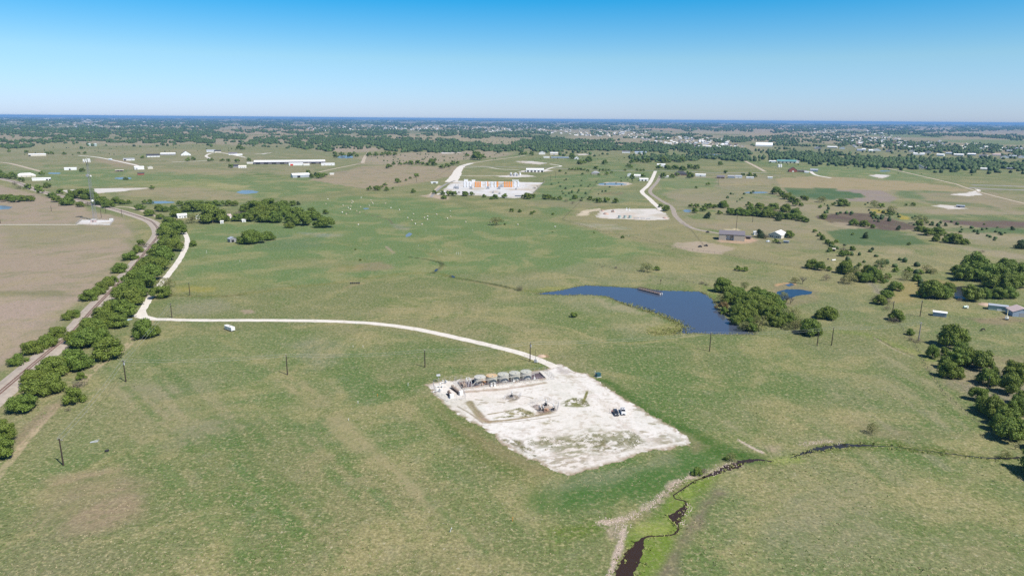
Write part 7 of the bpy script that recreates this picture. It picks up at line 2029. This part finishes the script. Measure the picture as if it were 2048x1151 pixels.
for zf, an, rr_, m_ in ((.745, -1.9, 1.7, M_WEATH), (.735, -.4, 1.0, M_WHITEQ), (.335, -1.2, 1.2, M_WHITEQ)):
    z = HT * zf; d = Vector((math.cos(an), math.sin(an), 0)); q = Vector((0, 0, z)) + d * 2.0
    b = MB(); b.cyl(q, q + d * .8, rr_, rr_ * .96, 16); b.build('dish', m_, t)
t = thing('equipment_shelter', 'pinkish equipment shelter at the foot of the lattice tower', 'equipment shelter', tuple(G(187.5, 444)), .1)
MB().box(-2.6, -1.6, 0, 2.6, 1.6, 3).build('wall', PAL['pink'], t); MB().box(-2.8, -1.8, 3, 2.8, 1.8, 3.2).build('roof', M_WHITEQ, t); MB().box(-.6, -1.66, 0, .5, -1.6, 2.2).build('door', PAL['slate'], t)
t = thing('equipment_cabinet', 'white cabinet at the right corner of the tower yard', 'cabinet', tuple(G(223, 440)), .1); MB().box(-1.8, -1, 0, 1.8, 1, 2).build('cabinet', M_WHITEQ, t); MB().box(-.5, -1.05, .2, .5, -1, 1.7).build('door', M_WEATH, t)
fence('chain_link_fence', 'fence round the white yard of the lattice tower', 'fence', PX([(152, 449), (164, 439.5), (229, 440), (220, 449.5)]), 2.4, 4, .09, closed=True, mesh=False, rails=(1, .5), rr=.05)

# ================================================================== CONTAINER YARD
M_OR = mat('orange_container_paint', (.72, .30, .06), .55, .1, .6); M_CW = mat('white_container_paint', (.70, .71, .73), .55, .06, .6)


def container_mesh(m, w=2.5, l=9.0, h=2.7):
    b = MB(); b.box(-w / 2, 0, .12, w / 2, l, h)
    for i in range(9):
        y = .4 + i * (l - .8) / 8
        for s in (-1, 1): b.box(s * w / 2 - .04, y - .16, .2, s * w / 2 + .04, y + .16, h - .1)
    for i in range(4): x = -w / 2 + .35 + i * .6; b.box(x - .06, -.05, .2, x + .06, .05, h - .1)
    return b.mesh('body', m)


CM = {'orange': container_mesh(M_OR), 'white': container_mesh(M_CW)}
bf = MB()
for x in (-1.22, 1.22):
    for z in (.06, 2.72): bf.box(x - .09, -.07, z - .06, x + .09, 9.07, z + .06)
CFR = bf.mesh('frame', M_STEEL)
blocks = [('white', 'leftmost white block', 929.5, 941, 3), ('orange', 'left orange block', 951.5, 960.5, 3), ('white', 'middle white block', 963, 973, 2), ('orange', 'narrow middle orange block', 974, 976, 1), ('white', 'white block left of the narrow orange one', 984, 991, 2), ('orange', 'small orange block', 993.5, 996.5, 1), ('orange', 'right hand orange block', 1009.5, 1023, 4), ('white', 'rightmost white block', 1030, 1037, 2)]
for colr, bname, xa, xb, nc in blocks:
    for i in range(nc):
        for j in range(4):
            px = xa + (xb - xa) * (i / (nc - 1) if nc > 1 else .5); pyb = 374.3 - j * 2.75
            g = G(px, pyb)
            t = thing('container', 'container in the %s, %s column, %s row' % (bname, nth(i), nth(j)), 'container', (g.x, g.y, .03), -math.atan2(g.x, g.y), '%s containers of the yard' % colr)
            t.scale = (1.2, 1.2, .72)
            for nm, me in (('body', CM[colr]), ('frame', CFR)):
                o = bpy.data.objects.new(nm, me); COL.objects.link(o); o.parent = t
for i, (px, py) in enumerate([(910, 377), (915, 377.5), (942, 377.5), (976, 377.5), (998, 378), (1003, 374), (1032, 379), (986, 386), (999, 388)]):
    g = G(px, py); t = thing('compressor_skid', 'dark grey machine skid with stack in the container yard, %s from the left' % nth(sorted([910, 915, 942, 976, 998, 1003, 1032, 986, 999]).index(px)), 'machine skid', (g.x, g.y, .03), -math.atan2(g.x, g.y), 'machine skids in the container yard')
    s = 1 if i < 6 else .6
    b = MB(); b.box(-2.4 * s, 0, .2, 2.4 * s, 7 * s, 2.6 * s); b.box(-2.0 * s, 1, 2.6 * s, .5 * s, 5 * s, 4.0 * s); b.build('body', M_WEATH, t)
    MB().cyl((1.4 * s, 3 * s, 2.6 * s), (1.4 * s, 3 * s, 7.0 * s), .4 * s, n=8).build('stack', M_WEATH, t)
    MB().box(-2.6 * s, -.4, .03, 2.6 * s, 7.4 * s, .25).build('skid', M_IRON, t)
for i, (px, py, w) in enumerate([(932, 362, 8), (947, 363, 7), (1031, 363, 13)]):
    B('shed', ('white cabin at the back left of the container yard', 'white cabin at the back middle of the container yard', 'long white canopy at the back right of the container yard')[i], 'cabin', px, py, w, 6, 2.8, 'white', 'white', 0, 'x', .1)
for i, px in enumerate((1040, 1046, 1052)):
    t = thing('light_mast', 'thin mast on the right part of the container yard, %s of three' % ('left', 'middle', 'right')[i], 'mast', tuple(G(px, 375)), 0, 'masts in the container yard'); MB().cyl((0, 0, 0), (0, 0, 5), .16, n=6).build('mast', M_WEATH, t); MB().box(-.5, -.5, 0, .5, .5, 1.2).build('base', M_CW, t)
fence('chain_link_fence', 'grey fence along the right and front of the container yard', 'fence', PX([(1089, 364), (1061, 393), (1030, 398), (958, 392)]), 2.4, 8, .12, mesh=False, rails=(1, .5), rr=.06)
t = thing('dark_pond_liner', 'dark blue lined pit at the front right of the container yard', 'lined pit', tuple(G(1036, 392)), .02); MB().box(-5, -6, .05, 5, 6, .5).build('rim', PAL['blue'], t); MB().box(-4.6, -5.6, .5, 4.6, 5.6, .52).build('liner', PAL['dark'], t)

# white cylinders on the pad beyond the yard and on the far pad
for i, (px, py) in enumerate([(1022, 352), (1028, 352), (1034, 352), (1022, 350), (1031, 350), (1040, 350.5)]):
    t = thing('storage_tank', 'small pale tank on the pad behind the container yard, %s from the left' % nth(sorted([(1022, 352), (1028, 352), (1034, 352), (1022, 350), (1031, 350), (1040, 350.5)]).index((px, py))), 'tank', tuple(G(px, py)), 0, 'tanks behind the container yard')
    MB().lathe([(2.2, 0), (2.2, 5)], n=14).build('body', M_WHITEQ if i > 2 else M_WEATH, t); MB().lathe([(2.3, 5), (.3, 5.6)], n=14).build('roof', M_WHITEQ, t)
for i, px in enumerate((1239, 1250, 1260)):
    t = thing('storage_tank', 'grey equipment tank on the front rim of the far pad, %s of three' % ('left', 'middle', 'right')[i], 'tank', tuple(G(px, 436)), 0, 'tanks on the far pad')
    MB().lathe([(1.9, 0), (1.9, 3.4)], n=14).build('body', PAL['green'], t); MB().lathe([(2, 3.4), (.3, 3.8)], n=14).build('roof', M_WEATH, t)
for i, (px, py, w) in enumerate([(1273, 437, 11), (1286, 437.5, 9), (1297, 438, 8)]):
    t = thing('pipe_rack', 'low grey pipe rack on the front rim of the far pad, %s of three' % ('left', 'middle', 'right')[i], 'pipe rack', tuple(G(px, py)), 0, 'pipe racks on the far pad'); ww = w * mpp(px, py) / 2
    b = MB()
    for k in range(3): b.cyl((-ww, k * .6, .9), (ww, k * .6, .9), .22, n=6)
    b.build('pipes', M_WEATH, t); b = MB(); b.box(-ww * .7, -.2, 0, -ww * .6, 1.4, .7); b.box(ww * .6, -.2, 0, ww * .7, 1.4, .7); b.build('legs', M_STEEL, t)
for i, (px, py) in enumerate([(1253, 420), (1259, 421), (1226, 424)]):
    t = thing('pump_unit', ('white pump beside another at the back of the far pad', 'white pump in the middle of the far pad', 'grey frame of junk left on the far pad')[i], 'pump', tuple(G(px, py)), .2, 'pumps on the far pad')
    b = MB(); b.cyl((0, 0, 0), (0, 0, 3.4), .5, n=8); b.box(-1.6, -.6, 0, 1.6, .6, 1.2); b.build('body', M_WHITEQ if i < 2 else M_RUSTY, t); MB().box(.6, -.5, 1.2, 1.4, .5, 2.2).build('motor', M_WEATH, t)
for i, (px, py, w, h) in enumerate([(1212, 428, 12, 2.2), (1226, 423, 9, 2.0), (1205, 422, 8, 1.6), (1330, 436, 10, 1.5)]):
    o = MB().lathe([(w * mpp(px, py) / 2, 0), (w * mpp(px, py) * .3, h * .7), (.5, h)], n=14).build('soil_heap', mat('pinkish_soil', (.42, .30, .24), .95, .25, .5)); o.location = tuple(G(px, py)); o.scale = (1, 2, 1)
    tag(o, ('largest pinkish soil heap at the left of the far pad', 'middle pinkish soil heap of the far pad', 'small soil heap at the back left of the far pad', 'lone soil heap at the right end of the far pad')[i], 'soil heap', 'soil heaps of the far pad')

# ================================================================== FIELD FENCES (far: posts too small for parts)
M_FPOST = mat('fence_post_wood', (.13, .11, .09), .9, .2, 2)
FARF = [
    ('dark field fence running up beside the short tree row', [(1125, 439), (1146, 418), (1168, 396), (1188, 372), (1198, 358)]),
    ('fence between the bale meadow and the far pad grass', [(1126, 440), (1200, 462), (1280, 478), (1340, 493), (1385, 500), (1440, 507), (1520, 522), (1600, 538), (1645, 546)]),
    ('fence from the grey drive down to the meadow corner', [(1364, 446), (1384, 462), (1408, 492)]),
    ('wire fence behind the pond', [(1190, 528), (1240, 540), (1300, 553), (1350, 560), (1400, 568), (1432, 576)]),
    ('fence round the houses right of the twin drives', [(1437, 358), (1437, 372), (1540, 373)]),
    ('pasture fence along the brown field', [(905, 334), (870, 356), (830, 366), (795, 372)]),
    ('fence along the right hand hedge', [(1738, 560), (1768, 600), (1800, 650), (1830, 690), (1850, 730), (1890, 790), (1960, 850)]),
    ('fence below the right hand lawn', [(1780, 630), (1860, 634), (1960, 640), (2060, 646)]),
]
for lab, pts in FARF:
    P = PX(pts); L_ = sum((b_ - a_).length for a_, b_ in zip(P[:-1], P[1:]))
    o0 = P[0]; b = MB(); n_ = 0
    for a_, c_ in zip(P[:-1], P[1:]):
        n = max(1, int((c_ - a_).length / 5))
        for k in range(n):
            p = a_.lerp(c_, k / n) - o0; b.cyl((p.x, p.y, 0), (p.x, p.y, 1.35), .09, n=5)
        for z in (.45, .85, 1.25): b.cyl((*(a_ - o0).xy, z), (*(c_ - o0).xy, z), .02, n=3, cap=False)
    o = b.build('field_fence', M_FPOST); o.location = o0; tag(o, lab, 'fence', 'field fences')

# ================================================================== HAZE, SKY, SUN, CAMERA
hz = MB().box(-60000, -3000, -3, 60000, 62000, 127).build('haze', None)
hm = bpy.data.materials.new('thin_haze'); hm.use_nodes = True; nt = hm.node_tree
nt.nodes.remove(nt.nodes['Principled BSDF'])
pv = nt.nodes.new('ShaderNodeVolumePrincipled'); pv.inputs['Color'].default_value = HAZEC; pv.inputs['Density'].default_value = HAZE
pv.inputs['Anisotropy'].default_value = 0.0
nt.links.new(pv.outputs[0], nt.nodes['Material Output'].inputs['Volume'])
hz.data.materials.clear(); hz.data.materials.append(hm); hz['kind'] = 'stuff'; hz['label'] = 'thin bluish haze over the plain'; hz['category'] = 'haze'

SUN_EL = R(54); sd = Vector((5.0, -4.2, 0)).normalized() * math.cos(SUN_EL); sd.z = math.sin(SUN_EL)      # towards the sun
w = bpy.data.worlds.new('World'); scene.world = w; w.use_nodes = True; nt = w.node_tree; bg = nt.nodes['Background']
sk = nt.nodes.new('ShaderNodeTexSky'); sk.sky_type = 'NISHITA'; sk.sun_disc = False; sk.sun_elevation = SUN_EL
sk.sun_rotation = math.atan2(sd.x, sd.y); sk.altitude = 200; sk.air_density = SKY[0]; sk.dust_density = SKY[1]; sk.ozone_density = SKY[2]
hs = nt.nodes.new('ShaderNodeHueSaturation'); hs.inputs['Saturation'].default_value = SKY[4]; hs.inputs['Value'].default_value = 1.0

# sky tint: deeper blue a few degrees above the horizon
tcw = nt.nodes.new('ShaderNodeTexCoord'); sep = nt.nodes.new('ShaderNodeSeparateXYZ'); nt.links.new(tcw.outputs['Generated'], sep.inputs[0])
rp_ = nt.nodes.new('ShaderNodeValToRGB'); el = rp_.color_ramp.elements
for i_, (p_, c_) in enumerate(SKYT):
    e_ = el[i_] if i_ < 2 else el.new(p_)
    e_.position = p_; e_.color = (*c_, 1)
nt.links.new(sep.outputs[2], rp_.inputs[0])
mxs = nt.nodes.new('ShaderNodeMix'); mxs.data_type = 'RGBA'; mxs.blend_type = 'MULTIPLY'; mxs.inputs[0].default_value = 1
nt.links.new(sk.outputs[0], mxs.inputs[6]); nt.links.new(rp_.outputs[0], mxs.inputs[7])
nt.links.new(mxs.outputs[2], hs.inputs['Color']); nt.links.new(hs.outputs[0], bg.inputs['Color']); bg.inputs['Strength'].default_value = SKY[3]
ld = bpy.data.lights.new('sun', 'SUN'); ld.energy = SUN_E; ld.angle = R(.53); ld.color = (1.0, .95, .87)
lo_ = bpy.data.objects.new('sun', ld); COL.objects.link(lo_); lo_.rotation_euler = sd.to_track_quat('Z', 'Y').to_euler(); lo_.location = (200, -200, 400)

cd = bpy.data.cameras.new('camera'); cam = bpy.data.objects.new('camera', cd); COL.objects.link(cam)
cd.sensor_width = 36; cd.lens = 36 * PF / PW; cd.clip_end = 150000; cd.clip_start = .5
m3 = Matrix((RIGHT, UP, -FWD)).transposed(); cam.matrix_world = Matrix.Translation(CAM) @ m3.to_4x4()
scene.camera = cam
vs = scene.view_settings; vs.view_transform = 'Standard'; vs.look = 'None'; vs.gamma = 1; vs.exposure = EXPO; vs.use_curve_mapping = False
scene.cycles.max_bounces = 5; scene.cycles.volume_bounces = 0; scene.cycles.use_denoising = False
scene.cycles.transparent_max_bounces = 6
